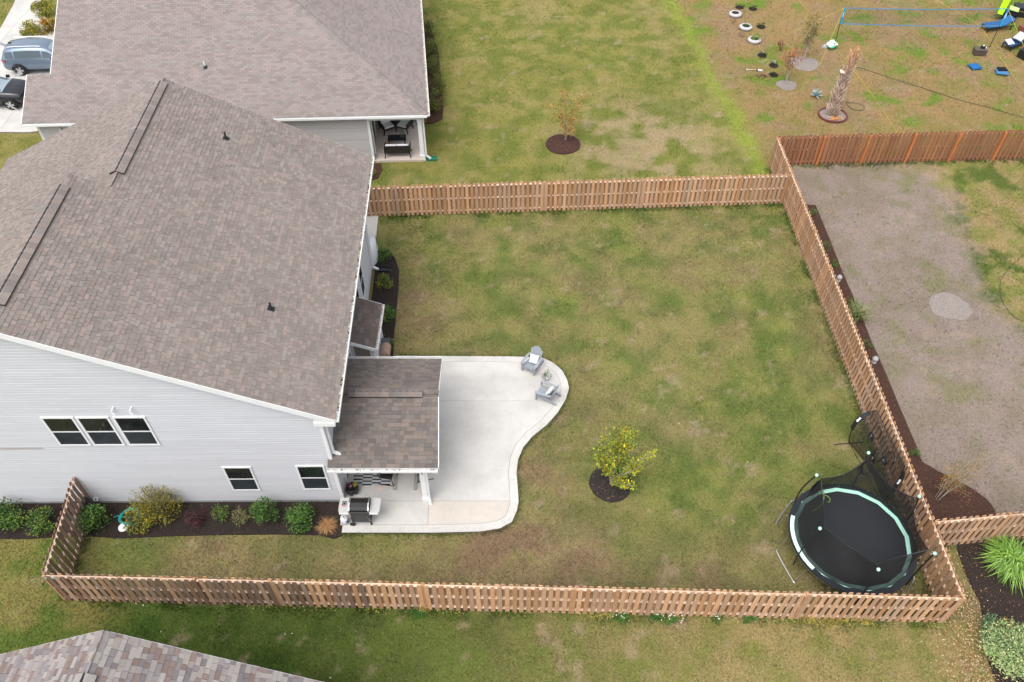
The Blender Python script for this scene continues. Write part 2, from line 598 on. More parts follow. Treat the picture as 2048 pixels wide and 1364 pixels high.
    col = col * 0.90 + (lum[:, None] * np.array([1.08, 0.98, 0.84])[None, :]) * 0.10
    return col * (1.0 + grain * (fine - 0.5))[:, None] * (0.93 + 0.14 * big)[:, None]

# outlines on the ground
PATIO = [(-4.98, 22.28), (0.00, 22.24), (1.28, 22.18), (1.73, 21.90), (2.10, 21.46), (2.28, 20.97), (2.34, 20.52), (2.17, 19.92), (1.84, 19.29), (1.38, 18.67), (0.82, 18.14), (0.43, 17.60), (0.23, 17.03), (0.17, 16.47), (0.22, 15.71), (0.24, 15.18), (0.18, 14.85), (0.00, 14.38), (-0.43, 14.12), (-1.10, 14.00), (-2.88, 13.95), (-6.05, 13.95), (-6.14, 15.30), (-6.2, 19.9), (-5.4, 22.28)]
SBED = [(-19.85, 15.20), (-6.12, 15.24), (-6.16, 14.71), (-6.04, 13.87), (-6.30, 13.75), (-6.82, 13.89), (-8.25, 13.93), (-10.20, 13.91), (-12.31, 13.85), (-13.89, 13.77), (-14.98, 13.85), (-16.03, 13.83), (-17.07, 13.75), (-19.18, 13.73)]
EBED = [(-6.46, 27.9), (-6.44, 28.98), (-5.95, 29.09), (-5.61, 28.58), (-5.33, 27.74), (-5.24, 26.55), (-5.19, 25.09), (-5.15, 23.57), (-5.06, 22.24), (-6.2, 22.2), (-6.2, 20.0)]
NBED = [(-7.85, 36.19), (-7.12, 36.24), (-7.00, 35.65), (-7.14, 34.93), (-7.65, 34.58), (-8.21, 34.76)]
NEBED = [(-6.25, 51.41), (-5.83, 51.27), (-5.18, 50.58), (-4.70, 48.05), (-4.38, 44.96), (-4.05, 41.84), (-4.04, 40.61), (-4.56, 40.14), (-5.07, 40.04), (-4.9, 40.3)]
RBED = [(14.94, 32.64), (15.57, 32.60), (15.57, 32.19), (15.58, 30.05), (15.55, 27.46), (15.60, 25.22), (15.58, 23.21), (15.63, 21.38), (15.63, 19.67), (15.66, 17.79), (15.62, 16.98), (16.12, 16.54), (16.54, 16.23), (17.11, 15.77), (17.47, 15.29), (17.55, 14.93), (17.51, 14.67), (17.3, 13.75), (14.25, 13.5), (14.08, 31.5)]
SEBED = [(15.66, 13.67), (16.59, 13.79), (18.26, 14.06), (19.92, 14.10), (19.70, 11.50), (18.11, 8.29), (15.18, 8.29), (15.10, 9.04), (15.21, 9.99), (15.51, 10.81), (15.65, 11.41), (15.55, 12.21), (15.59, 13.13)]
RINGS = [('mulch_dark', (3.68, 16.03), 0.79, 1.0), ('mulch_brown', (2.85, 38.04), 0.97, 0.98)]
SANDS = [((19.78, 25.32), 0.92), ((16.81, 44.37), 0.62), ((18.52, 46.97), 0.95)]
DRIVE = [(-40.60, 39.38), (-27.40, 39.17), (-24.85, 39.99), (-23.51, 43.79), (-30.69, 51.41), (-32.86, 54.32), (-34.40, 59.11), (-36.05, 59.11), (-34.99, 55.08), (-34.21, 50.37), (-35.51, 48.05), (-45.42, 47.41)]
WALK = [(-8.3, 31.6), (-6.75, 31.75), (-6.67, 29.90), (-6.57, 28.44), (-8.3, 28.4)]

# far ground and the finely coloured lawn sheet
mb = MB()
mb.poly([(-900, -700, -0.06), (900, -700, -0.06), (900, 1600, -0.06), (-900, 1600, -0.06)])
mb.build('ground', 'far_ground', kind='structure')

NX, NY = 440, 300
gx = np.linspace(-44, 44, NX)
gy = np.linspace(3, 63, NY)
XX, YY = np.meshgrid(gx, gy)
lx, ly = XX.ravel(), YY.ravel()
lz = (fbm(lx, ly, 0.9, 301, 3) - 1.0) * 0.03
lcol = lawn_colour(lx, ly)
me = bpy.data.meshes.new('lawn')
me.vertices.add(NX * NY)
me.vertices.foreach_set('co', np.stack([lx, ly, lz], 1).astype(np.float32).ravel())
ii = np.arange(NX * NY).reshape(NY, NX)
quads = np.stack([ii[:-1, :-1], ii[:-1, 1:], ii[1:, 1:], ii[1:, :-1]], -1).reshape(-1, 4)
me.loops.add(quads.size)
me.loops.foreach_set('vertex_index', quads.astype(np.int32).ravel())
me.polygons.add(len(quads))
me.polygons.foreach_set('loop_start', (np.arange(len(quads)) * 4).astype(np.int32))
at = me.attributes.new('Col', 'FLOAT_COLOR', 'POINT')
at.data.foreach_set('color', np.concatenate([lcol, np.ones((len(lx), 1))], 1).astype(np.float32).ravel())
me.materials.append(MATS['lawn'])
me.update()
me.validate()
o = bpy.data.objects.new('lawn', me)
COL.objects.link(o)
tag(o, kind='structure')

def grass_blades():
    bands = [(8.3, 20, 200000), (20, 34, 190000), (34, 58, 150000)]
    xs, ys = [], []
    for y0, y1, n in bands:
        y = NPR.uniform(y0, y1, n)
        half = 3.0 + y * 0.0 + np.interp(y, [8, 12, 20, 34, 58], [16.5, 17, 20, 26, 38.5])
        xs.append(NPR.uniform(-1, 1, n) * half)
        ys.append(y)
    x, y = np.concatenate(xs), np.concatenate(ys)
    keep = np.ones(len(x), bool)
    for P in (PATIO, SBED, EBED, NBED, NEBED, RBED, SEBED, DRIVE, WALK):
        keep &= ~inside(P, x, y)
    for _, c, r, s in RINGS:
        keep &= np.hypot(x - c[0], y - c[1]) > r
    for c, r in SANDS:
        keep &= (np.hypot(x - c[0], y - c[1]) > r * 0.95)
    keep &= ~((x < -6.2) & (y > 15.2) & (y < 31))
    keep &= ~((x < -5.0 - 0.1 * (y - 36.5)) & (y > 36.3) & (x > -24))
    keep &= ~(inside(EPATCH, x, y) & (y < 36) & (NPR.random(len(x)) < .65))
    x, y = x[keep], y[keep]
    n0 = len(x)
    # longer tufts the mower and trimmer miss: along the fences and round the patio
    lines = [(FRONT_A, FRONT_B, .16, 9000), ((14.12, 10.8), RIGHT_TOP, .16, 8000), (BACK_A, BACK_B, .16, 6000), (RIGHT_TOP, NE_B, .15, 4000), (LEFT_A, FRONT_A, .14, 1200), (EAST_A, EAST_B, .12, 900)]
    for a, b in zip(PATIO[:21], PATIO[1:22]):
        lines.append((a, b, .035, int(110 * math.hypot(b[0] - a[0], b[1] - a[1])) + 20))
    for (xa, ya), (xb, yb), w, k in lines:
        f = NPR.random(k)
        f = f[vnoise(f * 40, f * 0 + xa, 9) > .35]
        L = math.hypot(xb - xa, yb - ya)
        off = NPR.normal(0, w, len(f))
        if w < .1:
            off = np.abs(off)
            nx, ny = (ya - yb) / L, (xb - xa) / L
        else:
            nx, ny = (ya - yb) / L, (xb - xa) / L
        px, py = xa + (xb - xa) * f + nx * off, ya + (yb - ya) * f + ny * off
        ok = ~inside(PATIO, px, py) & ~inside(SBED, px, py) & ~inside(RBED, px, py) & ~inside(SEBED, px, py) & ~((px < -6.3) & (py > 15.2) & (py < 31))
        x, y = np.concatenate([x, px[ok]]), np.concatenate([y, py[ok]])
    n = len(x)
    col = lawn_colour(x, y, 0.5) * NPR.uniform(0.68, 1.4, (n, 1))
    col[n0:] *= np.array([0.62, 0.78, 0.55])
    col *= 1 + NPR.uniform(-0.12, 0.12, (n, 3))
    dry = NPR.random(n) < 0.05
    col[dry] = col[dry] * 0.5 + np.array(srgb(176, 156, 112)) * 0.72 * 0.5
    h = NPR.uniform(0.022, 0.05, n)
    h[n0:] = NPR.uniform(0.06, 0.15, n - n0)
    a = NPR.uniform(0, 2 * PI, n)
    lean = NPR.uniform(0.6, 1.9, n)
    w = NPR.uniform(0.012, 0.030, n) * np.interp(y, [8, 34, 58], [0.85, 1.2, 1.7])
    ca, sa = np.cos(a), np.sin(a)
    P = np.zeros((n, 3, 3), np.float32)
    P[:, 0] = np.stack([x - sa * w, y + ca * w, np.full(n, -0.02)], 1)
    P[:, 1] = np.stack([x + sa * w, y - ca * w, np.full(n, -0.02)], 1)
    P[:, 2] = np.stack([x + ca * h * lean, y + sa * h * lean, h], 1)
    me = bpy.data.meshes.new('grass')
    me.vertices.add(3 * n)
    me.vertices.foreach_set('co', P.ravel())
    me.loops.add(3 * n)
    me.loops.foreach_set('vertex_index', np.arange(3 * n, dtype=np.int32))
    me.polygons.add(n)
    me.polygons.foreach_set('loop_start', (np.arange(n) * 3).astype(np.int32))
    at = me.attributes.new('Col', 'FLOAT_COLOR', 'POINT')
    at.data.foreach_set('color', np.concatenate([np.repeat(col, 3, 0), np.ones((3 * n, 1))], 1).astype(np.float32).ravel())
    me.materials.append(MATS['blade'])
    me.update()
    o = bpy.data.objects.new('grass', me)
    COL.objects.link(o)
    tag(o, kind='stuff')

grass_blades()

# ------------------------------------------------------------------ beds, rings, sand
def bed(name, poly, m, h=0.035, chips=0, tint=(0.06, 0.04, 0.032), light=0.05, seed=1):
    P = poly
    mb = MB().prism(P, -0.05, h)
    o = mb.build(name, m, kind='structure')
    if chips:
        rr = random.Random(seed)
        xs = [p[0] for p in P]
        ys = [p[1] for p in P]
        X = np.array([rr.uniform(min(xs), max(xs)) for _ in range(chips)])
        Y = np.array([rr.uniform(min(ys), max(ys)) for _ in range(chips)])
        ok = inside(P, X, Y)
        mc = MB()
        for x, y in zip(X[ok], Y[ok]):
            k = rr.uniform(0.4, 1.9)
            mc.col = tuple(c * k for c in tint)
            if rr.random() < light:
                mc.col = tuple(0.6 * c for c in srgb(190, 150, 110))
            a, e = rr.uniform(0, 6.28), rr.uniform(-0.35, 0.35)
            d = Vector((math.cos(a), math.sin(a), e))
            mc.leaf((x, y, h + rr.uniform(0.0, 0.025)), d, (rr.uniform(-.5, .5), rr.uniform(-.5, .5), 1), rr.uniform(0.03, 0.075), rr.uniform(0.010, 0.026), 0.1)
        ch = mc.build('mulch_chips', 'chips', parent=o, kind='stuff')
    return o

bed('mulch_bed', SBED, 'mulch_dark', chips=9000, tint=(0.034, 0.026, 0.023), light=0.012, seed=2)
bed('mulch_bed', EBED, 'mulch_dark', chips=4000, tint=(0.03, 0.025, 0.023), light=0.008, seed=3)
bed('mulch_bed', NBED, 'mulch_brown', chips=700, tint=(0.06, 0.035, 0.028), seed=4)
bed('mulch_bed', NEBED, 'mulch_brown', chips=2500, tint=(0.06, 0.033, 0.026), light=0.03, seed=5)
bed('mulch_bed', RBED, 'mulch_brown', chips=15000, tint=(0.085, 0.042, 0.030), light=0.05, seed=6)
bed('mulch_bed', SEBED, 'mulch_dark', chips=10000, tint=(0.062, 0.042, 0.033), light=0.07, seed=7)
for i, (m, c, r, s) in enumerate(RINGS):
    bed('mulch_ring', ring_poly(c[0], c[1], r, 48, 0.012, 1, s, 20 + i), m, 0.045, chips=2600, tint=(0.05, 0.042, 0.038) if i == 0 else (0.085, 0.042, 0.038), light=0.03, seed=8 + i)
for i, (c, r) in enumerate(SANDS):
    bed('sandy_patch', ring_poly(c[0], c[1], r, 60, 0.05, 1, 0.94, 30 + i), 'sand', 0.006, chips=900, tint=(0.25, 0.22, 0.20), light=0.0, seed=12 + i)

# ------------------------------------------------------------------ concrete
def inset(poly, d):
    n = len(poly)
    area = sum(poly[i][0] * poly[(i + 1) % n][1] - poly[(i + 1) % n][0] * poly[i][1] for i in range(n))
    s = 1 if area > 0 else -1
    out = []
    for i in range(n):
        p, q, r = Vector(poly[i - 1]), Vector(poly[i]), Vector(poly[(i + 1) % n])
        n1 = Vector((-(q - p).y, (q - p).x)).normalized() * s
        n2 = Vector((-(r - q).y, (r - q).x)).normalized() * s
        b = (n1 + n2)
        b = b / max(0.35, b.length_squared / 2) if b.length > 1e-6 else n1
        out.append(tuple(q + b * d))
    return out

mb = MB().prism(PATIO, -0.08, 0.078)
patio = mb.build('patio', 'joint', kind='structure')
CURVED = PATIO[:22]                                                     # the lawn side of the slab, corner to corner
outer = CURVED
inner = inset(PATIO, 0.30)[:22]
inner[0] = (inner[0][0] - 0.5, inner[0][1])
inner[-1] = (PATIO[21][0] + 0.02, inner[-1][1])
g = 0.006
cuts = [0, 1, 2, 9, 15, 20, 21]
for a, b in zip(cuts[:-1], cuts[1:]):
    pts = outer[a:b + 1] + list(reversed(inner[a:b + 1]))
    MB().prism(pts, 0.02, 0.100).build('border_slab', 'concrete', parent=patio, kind='structure')
field = inset(PATIO, 0.312)[:22] + [(-6.14, 14.26), (-6.14, 15.32), (-6.2, 19.9), (-5.4, 21.97)]
field[21] = (-6.13, field[21][1])
for (a, b, c), (a2, b2, c2), (a3, b3, c3), m in (((0, 1, 19.86), (0, 1, -99), (0, 1, -99), 'concrete'),
                                   ((0, -1, -19.848), (0, 1, 15.236), (0, 1, -99), 'concrete'),
                                   ((0, -1, -15.224), (-1, 0, 3.026), (0, 1, -99), 'concrete'),
                                   ((0, -1, -15.224), (1, 0, -3.014), (0, 1, -99), 'concrete_stained')):
    p = clip_half(clip_half(clip_half(field, a, b, c), a2, b2, c2), a3, b3, c3)
    MB().prism(p, 0.02, 0.100).build('slab_panel', m, parent=patio, kind='structure')

MB().prism(WALK, -0.05, 0.06).build('walkway', 'concrete', kind='structure')
drive = MB().prism(DRIVE, -0.05, 0.05).build('driveway', 'joint', kind='structure')
dj = [(-1e3, 43.1), (43.1, 47.4), (47.4, 51.7), (51.7, 56.2), (56.2, 1e3)]
for (y0, y1) in dj:
    for (x0, x1) in ((-1e3, -33.6), (-33.6, -29.2), (-29.2, 1e3)):
        p = clip_half(clip_half(clip_half(clip_half(DRIVE, 0, 1, y0 + .008), 0, -1, -(y1 - .008)), 1, 0, x0 + .008), -1, 0, -(x1 - .008))
        if len(p) > 2:
            MB().prism(p, 0.0, 0.062).build('slab_panel', 'concrete', parent=drive, kind='structure')

# ------------------------------------------------------------------ roofs
CAMP = Vector((0, 0, 25.6))

class Roof:
    """Courses of separate shingles over roof planes; the nearest become objects, the rest one mesh."""
    def __init__(self, palette, expo=0.143, widths=(0.15, 0.2, 0.26, 0.32), thick=(0.009, 0.018), seed=1, brick=False):
        self.pal, self.expo, self.widths, self.thick, self.brick = palette, expo, widths, thick, brick
        self.rr = random.Random(seed)
        self.tabs = []

    def plane3(self, U, pts):
        """Courses over a planar outline given as world points, the first two on the eave."""
        pts = [Vector(q) for q in pts]
        U = Vector(U).normalized()
        n = Vector((0, 0, 0))
        for i in range(len(pts)):
            n += (pts[i] - pts[0]).cross(pts[(i + 1) % len(pts)] - pts[0])
        n.normalize()
        if n.z < 0:
            n = -n
        U = (U - n * U.dot(n)).normalized()
        S = n.cross(U)
        if S.z < 0:
            S = -S
        O = pts[0]
        self.plane(O, U, S, [((q - O).dot(U), (q - O).dot(S)) for q in pts])

    def plane(self, O, U, S, poly, fine=1.0):
        """O: origin on the eave; U along the eave, S up the slope (unit); poly: outline as (u, s)."""
        O, U, S = Vector(O), Vector(U).normalized(), Vector(S)
        S = (S - U * S.dot(U)).normalized()
        N = U.cross(S).normalized()
        if N.z < 0:
            N = -N
        smin, smax = min(p[1] for p in poly), max(p[1] for p in poly)
        e = self.expo
        k = 0
        s = smin
        while s < smax - 0.02:
            sm = s + e * 0.5
            xs = []
            for i in range(len(poly)):
                (u1, s1), (u2, s2) = poly[i], poly[(i + 1) % len(poly)]
                if (s1 > sm) != (s2 > sm):
                    xs.append(u1 + (sm - s1) * (u2 - u1) / (s2 - s1))
            xs.sort()
            for a, b in zip(xs[::2], xs[1::2]):
                u = a
                first = True
                while u < b - 0.01:
                    w = self.widths[0] if self.brick else self.rr.choice(self.widths)
                    full = True
                    if first:
                        w *= (0.5 if k % 2 else 1.0) if self.brick else self.rr.uniform(0.3, 1.0)
                        full, first = False, False
                    if u + w > b - 0.05:
                        w, full = b - u, False
                    P = O + U * u + S * s
                    self.tabs.append((P, U, S, N, w, full, self.rr.randrange(len(self.pal)), (P - CAMP).length, self.rr.choice((0, 1))))
                    u += w
            s += e
            k += 1

    def tab_mesh(self, mb, w, tint, th, M=None):
        e = self.expo
        L = e * 1.35
        mb.col = tint
        st = len(mb.v)
        gp = 0.004
        mb.hexa([(gp, 0, 0.0), (w - gp, 0, 0.0), (w - gp, L, -0.002), (gp, L, -0.002), (gp, 0, th + 0.004), (w - gp, 0, th + 0.004), (w - gp, L, 0.003), (gp, L, 0.003)])
        edge_shade = tuple(c * 0.34 for c in tint)
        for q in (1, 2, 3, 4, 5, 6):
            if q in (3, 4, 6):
                mb.c[-q] = edge_shade                                      # butt and side edges darkened: course shadow lines put into the colour
        if M is not None:
            mb.xform(M, st)

    def finish(self, parent, n_ind=300):
        org = Vector(ORG.get(parent.name, (0, 0, 0)))
        full = sorted((t for t in self.tabs if t[5]), key=lambda t: t[7])[:n_ind]
        chosen = set(id(t) for t in full)
        cache = {}
        mb = MB()
        for t in self.tabs:
            P, U, S, N, w, f, ti, d, th = t
            M = Matrix(((U.x, S.x, N.x, P.x), (U.y, S.y, N.y, P.y), (U.z, S.z, N.z, P.z), (0, 0, 0, 1)))
            if id(t) in chosen:
                key = (w, ti, th)
                if key not in cache:
                    m1 = MB()
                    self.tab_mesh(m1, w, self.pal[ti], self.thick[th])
                    cache[key] = m1.mesh('shingle', 'shingle')
                o = bpy.data.objects.new('shingle', cache[key])
                COL.objects.link(o)
                o.parent = parent
                o.matrix_basis = Matrix.Translation(-org) @ M
            else:
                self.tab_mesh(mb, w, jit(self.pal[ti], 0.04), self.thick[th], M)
        if mb.f:
            mb.build('shingles', 'shingle', parent=parent, kind='stuff')

def palette(base, n, spread, casts, seed):
    rr = random.Random(seed)
    out = []
    for i in range(n):
        c = rr.choice(casts)
        k = 1 + rr.uniform(-spread, spread)
        out.append(tuple(base[j] * c[j] * k for j in range(3)))
    return out

def gutter(parent, p, q, out, w=0.145, h=0.115, name='gutter', ends=True, debris=0, seed=1):
    """Open K-style gutter from p to q (back top edge), opening upward; out = horizontal outward direction."""
    p, q, out = Vector(p), Vector(q), Vector(out).normalized()
    z = Vector((0, 0, 1))
    t = 0.008
    m = MB()
    m.mi = 0
    def slab(a0, a1, z0, z1, mi=0):
        m.mi = mi
        m.hexa([p + out * a0 + z * z0, q + out * a0 + z * z0, q + out * a1 + z * z0, p + out * a1 + z * z0,
                p + out * a0 + z * z1, q + out * a0 + z * z1, q + out * a1 + z * z1, p + out * a1 + z * z1])
    slab(w - 0.012, w, -h, 0.0)
    slab(w - 0.026, w - 0.0125, -0.018, 0.006)
    slab(0.001, t, -h, -0.012)
    slab(t + 0.001, w - 0.013, -h, -h + t, 1)
    d = (q - p).normalized()
    if ends:
        for e, s in ((p, -1), (q, 1)):
            a = e + d * (0.001 * s)
            b = e + d * (0.010 * s)
            m.mi = 0
            lo, hi = (a, b)
            m.hexa([lo + z * -h, hi + z * -h, hi + out * w + z * -h, lo + out * w + z * -h, lo + z * 0.0, hi + z * 0.0, hi + out * w + z * 0.0, lo + out * w + z * 0.0])
    L = (q - p).length
    k = 0.3
    m.mi = 0
    while k < L - 0.1:                                          # hanger straps across the trough
        c = p + d * k
        m.hexa([c + out * 0.009 + z * -0.012, c + d * 0.025 + out * 0.009 + z * -0.012, c + d * 0.025 + out * (w - .027) + z * -0.012, c + out * (w - .027) + z * -0.012,
                c + out * 0.009 + z * -0.004, c + d * 0.025 + out * 0.009 + z * -0.004, c + d * 0.025 + out * (w - .027) + z * -0.004, c + out * (w - .027) + z * -0.004])
        k += 0.75
    g = m.build(name, ['white_trim', 'gutter_inside'], parent=parent)
    if debris:
        rr = random.Random(seed)
        md = MB()
        for _ in range(debris):
            c = p + d * rr.uniform(0.05, L - 0.05) + out * rr.uniform(0.02, w - 0.03) + z * (-h + t + 0.006)
            md.col = rr.choice([(0.03, 0.022, 0.016), (0.05, 0.035, 0.02), (0.015, 0.013, 0.012)])
            a = rr.uniform(0, 6.28)
            md.leaf(c, (math.cos(a), math.sin(a), 0.15), (0, 0, 1), rr.uniform(0.05, 0.16), rr.uniform(0.03, 0.06))
        md.build('gutter_debris', 'chips', parent=g, kind='stuff')
    return g

def downspout(parent, pts, w=0.075, d=0.055, name='downspout'):
    m = MB()
    for a, b in zip(pts[:-1], pts[1:]):
        a, b = Vector(a), Vector(b)
        e = (b - a).normalized() * 0.012
        m.bar(a - e, b + e, w, d, up=(1, 0.01, 0) if abs((b - a).normalized().z) > 0.8 else (0, 0, 1))
    return m.build(name, 'white_trim', parent=parent)

def pipe_boot(parent, P, slope_dir, hgt=0.26, top='black_plastic', name='plumbing_vent'):
    """Square flashing on the roof with a short pipe through it. slope_dir: unit vector up the slope."""
    P, S = Vector(P), Vector(slope_dir).normalized()
    N = Vector((0, 0, 1)) - S * S.z
    N.normalize()
    U = S.cross(N)
    m = MB()
    m.mi = 0
    a, b = U * 0.10, S * 0.12
    m.hexa([P - a - b, P + a - b, P + a + b, P - a + b] + [q + N * 0.028 for q in (P - a - b, P + a - b, P + a + b, P - a + b)])
    st = len(m.v)
    c = P + N * 0.025
    m.lathe([(0.07, 0.0), (0.055, 0.05), (0.042, 0.08)], 10, tuple(c))
    f = m.build(name, 'black_plastic', parent=parent)
    m = MB()
    m.lathe([(0.036, 0.04), (0.036, hgt), (0.026, hgt), (0.026, hgt - .1)], 10, tuple(c))
    m.build('vent_pipe', top, parent=f)
    return f

def window(parent, c, right, w, h, split=True, nrm=(0, -1, 0), trim=0.065, label=None, grid=False, proud=0.045):
    """A sash window standing proud of the siding. c: centre bottom on the wall face."""
    c, r, n, z = Vector(c), Vector(right).normalized(), Vector(nrm).normalized(), Vector((0, 0, 1))
    def blk(m, x0, x1, z0, z1, d0, d1):
        P = lambda x, zz, d: c + r * x + z * zz + n * d
        m.hexa([P(x0, z0, d1), P(x1, z0, d1), P(x1, z0, d0), P(x0, z0, d0), P(x0, z1, d1), P(x1, z1, d1), P(x1, z1, d0), P(x0, z1, d0)])
    m = MB()
    hw = w / 2
    blk(m, -hw, hw, 0, trim, 0, proud)
    blk(m, -hw, hw, h - trim, h, 0, proud)
    blk(m, -hw, -hw + trim, trim, h - trim, 0, proud - 0.003)
    blk(m, hw - trim, hw, trim, h - trim, 0, proud - 0.003)
    f = m.build('window', 'white_trim', parent=parent, label=label)
    m = MB()
    blk(m, -hw + trim, hw - trim, h * 0.5 - 0.028, h * 0.5 + 0.028, 0.004, proud - 0.006)
    m.build('sash_rail', 'white_trim', parent=f)
    m = MB()
    blk(m, -hw + trim, hw - trim, h * 0.5 + 0.028, h - trim, 0.004, 0.034)
    m.build('pane', 'glass_dark', parent=f)
    m = MB()
    blk(m, -hw + trim, hw - trim, trim, h * 0.5 - 0.028, 0.004, 0.027)
    m.build('pane', 'glass_screen', parent=f)
    return f

def lap_boards(parent, span, z0, z1, expo, P, m, name='siding_board', seed=1, maxlen=3.7, single=False, depth=0.0125):
    """Horizontal lap siding. span(z) -> (a, b) along the wall; P(a, d, z) -> world (d = proud of the wall)."""
    rr = random.Random(seed)
    z = z0
    whole = MB()
    while z < z1 - 0.01:
        zt = min(z + expo, z1)
        a, b = span(z)
        a2, b2 = span(zt)
        if b - a > 0.05:
            cuts = [a]
            if not single:
                c = a + rr.uniform(0.5, maxlen)
                while c < b - 0.5 and c < max(b2, a2) - 0.3:
                    cuts.append(c)
                    c += maxlen
            cuts.append(b)
            for i in range(len(cuts) - 1):
                l, r_ = cuts[i], cuts[i + 1]
                lt = max(l, a2) if i == 0 else l
                rt = min(r_, b2) if i == len(cuts) - 2 else r_
                lt, rt = min(lt, rt), max(lt, rt)
                mb = whole if single else MB()
                lo, md = depth, depth * 0.55
                zm = z + (zt - z) * 0.48
                fl = lambda t: l + (lt - l) * t
                fr = lambda t: r_ + (rt - r_) * t
                ov = -0.0012 * (i % 2)
                n0 = len(mb.v)
                mb.v.extend(tuple(P(x, d + ov, zz)) for x, d, zz in ((l, lo, z + .002), (r_, lo, z + .002), (fr(.48), lo * 0.8, zm), (fl(.48), lo * 0.8, zm),
                                                               (fr(.52), lo * 0.45, zm + .008), (fl(.52), lo * 0.45, zm + .008), (rt, 0.002, zt), (lt, 0.002, zt), (l, 0.0, z + .002), (r_, 0.0, z + .002)))
                for q in ((0, 1, 2, 3), (3, 2, 4, 5), (5, 4, 6, 7), (8, 9, 1, 0)):
                    mb.face(tuple(n0 + k for k in q))
                if not single:
                    mb.build(name, m, parent=parent)
        z = zt
    if single:
        return whole.build('siding', m, parent=parent)

def ridge_vent(parent, p, q, left, slope, w=0.265, name='ridge_vent', pal=None, seed=1, capname='ridge_cap', lift=0.065):
    """A raised vent strip along a ridge from p to q, capped with a row of shingles. left: horizontal unit across."""
    p, q, l = Vector(p), Vector(q), Vector(left).normalized()
    d = (q - p)
    L = d.length
    d.normalize()
    z = Vector((0, 0, 1))
    m = MB()
    def sec(c, h, ww):
        return [c - l * ww - z * (slope * ww) + z * h, c + z * h, c + l * ww - z * (slope * ww) + z * h]
    a, b = sec(p, 0.0, w - 0.02), sec(q, 0.0, w - 0.02)
    a2, b2 = sec(p, lift, w - 0.02), sec(q, lift, w - 0.02)
    n = len(m.v)
    m.v.extend(tuple(x) for x in a + b + a2 + b2)
    for f in ((0, 3, 9, 6), (5, 2, 8, 11), (6, 9, 10, 7), (7, 10, 11, 8), (0, 6, 7, 1), (1, 7, 8, 2), (3, 4, 10, 9), (4, 5, 11, 10)):
        m.face(tuple(n + i for i in f))
    v = m.build(name, 'black_plastic', parent=parent)
    cap_row(v, p + z * lift, q + z * lift, l, slope, w, pal, seed, capname)
    return v

def cap_row(parent, p, q, l, slope, w, pal, seed, name='ridge_cap', step=0.24):
    rr = random.Random(seed)
    z = Vector((0, 0, 1))
    d = (q - p)
    L = d.length
    d.normalize()
    n = max(1, int(round(L / step)))
    for i in range(n):
        a0, a1 = p + d * (L * i / n), p + d * (L * (i + 1) / n + 0.02)
        m = MB()
        m.col = jit(rr.choice(pal), 0.05)
        h0, h1 = 0.006, 0.016
        ring = []
        for c, h in ((a0, h1), (a1, h0)):
            ring.append([c - l * w - z * (slope * w) + z * (h - .006), c - l * w - z * (slope * w) + z * h, c - l * (w * .25) - z * (slope * w * 0.2) + z * h, c + l * (w * .25) - z * (slope * w * 0.2) + z * h,
                         c + l * w - z * (slope * w) + z * h, c + l * w - z * (slope * w) + z * (h - .006)])
        k = len(m.v)
        for R in ring:
            m.v.extend(tuple(x) for x in R)
        for j in range(5):
            m.face((k + j, k + j + 1, k + 6 + j + 1, k + 6 + j))
        m.face(tuple(k + j for j in reversed(range(6))))
        m.build(name, 'shingle', parent=parent)

# ------------------------------------------------------------------ the grey house with the patio
HX, HY = -6.14, 15.26
def hp(u, v, z=0.0):
    return Vector((HX + u - 0.037 * v, HY + v + 0.008 * u, z))
HU = Vector((1, 0.008, 0)).normalized()
HV = Vector((-0.037, 1, 0)).normalized()
TAUPE = palette((0.224, 0.192, 0.174), 10, 0.16, [(1, 1, 1), (1.02, 0.98, 0.96), (0.97, 1.0, 1.02), (1.0, 0.99, 0.98)], 4)
BROWN = palette((0.143, 0.123, 0.112), 10, 0.2, [(1, 1, 1), (1.03, 0.99, 0.95), (0.97, 1.0, 1.02)], 5)
house = thing('grey_house', 'two storey house in pale grey siding with brown shingle roof and covered back porch', 'house', (HX - 7, HY + 6, 0))

ZE, SL = 5.25, 0.48
UE, UR1, UR2, VM, V0, V1 = 0.5, -8.5, -7.35, 6.95, -0.17, 14.08
zr = lambda u: ZE + SL * (UE - u)
# walls
mb = MB()
def wall_poly(mb, pts, P, d0, d1):
    """A wall slab from an outline (a, z)."""
    n = len(pts)
    k = len(mb.v)
    for d in (d0, d1):
        mb.v.extend(tuple(P(a, d, z)) for a, z in pts)
    mb.face(tuple(k + i for i in reversed(range(n))))
    mb.face(tuple(k + n + i for i in range(n)))
    for i in range(n):
        j = (i + 1) % n
        mb.face((k + i, k + j, k + n + j, k + n + i))
south = lambda a, d, z: hp(a, -d, z)
wall_poly(mb, [(-17, 0.0), (-0.14, 0.0), (-0.14, zr(-0.14) - 0.10), (UR1, zr(UR1) - 0.12), (-17, zr(UR1) - SL * 8.5 - 0.12)], south, -0.14, 0.0)
mb.build('south_wall', 'wall_backing', parent=house)
mb = MB()
east = lambda a, d, z: hp(d, a, z)
wall_poly(mb, [(0.001, 0), (12.5, 0), (12.5, 5.15), (0.001, 5.15)], east, -0.13, 0.0)
mb.build('east_wall', 'wall_backing', parent=house)
mb = MB()
wall_poly(mb, [(12.36, 0), (13.8, 0), (13.8, 5.2), (12.36, 5.2)], lambda a, d, z: hp(d - 1.0, a, z), -0.13, 0.0)
wall_poly(mb, [(-15.2, 0.0), (-1.0, 0), (-1.0, 5.2), (UR2, zr(UR2) - 0.15), (-15.2, 5.0)], lambda a, d, z: hp(a, 13.8 + d, z), -0.13, 0.0)
wall_poly(mb, [(-1.14, 0.0), (-0.135, 0), (-0.135, 5.14), (-1.14, 5.14)], lambda a, d, z: hp(a, 12.5 + d, z), -0.12, -0.001)
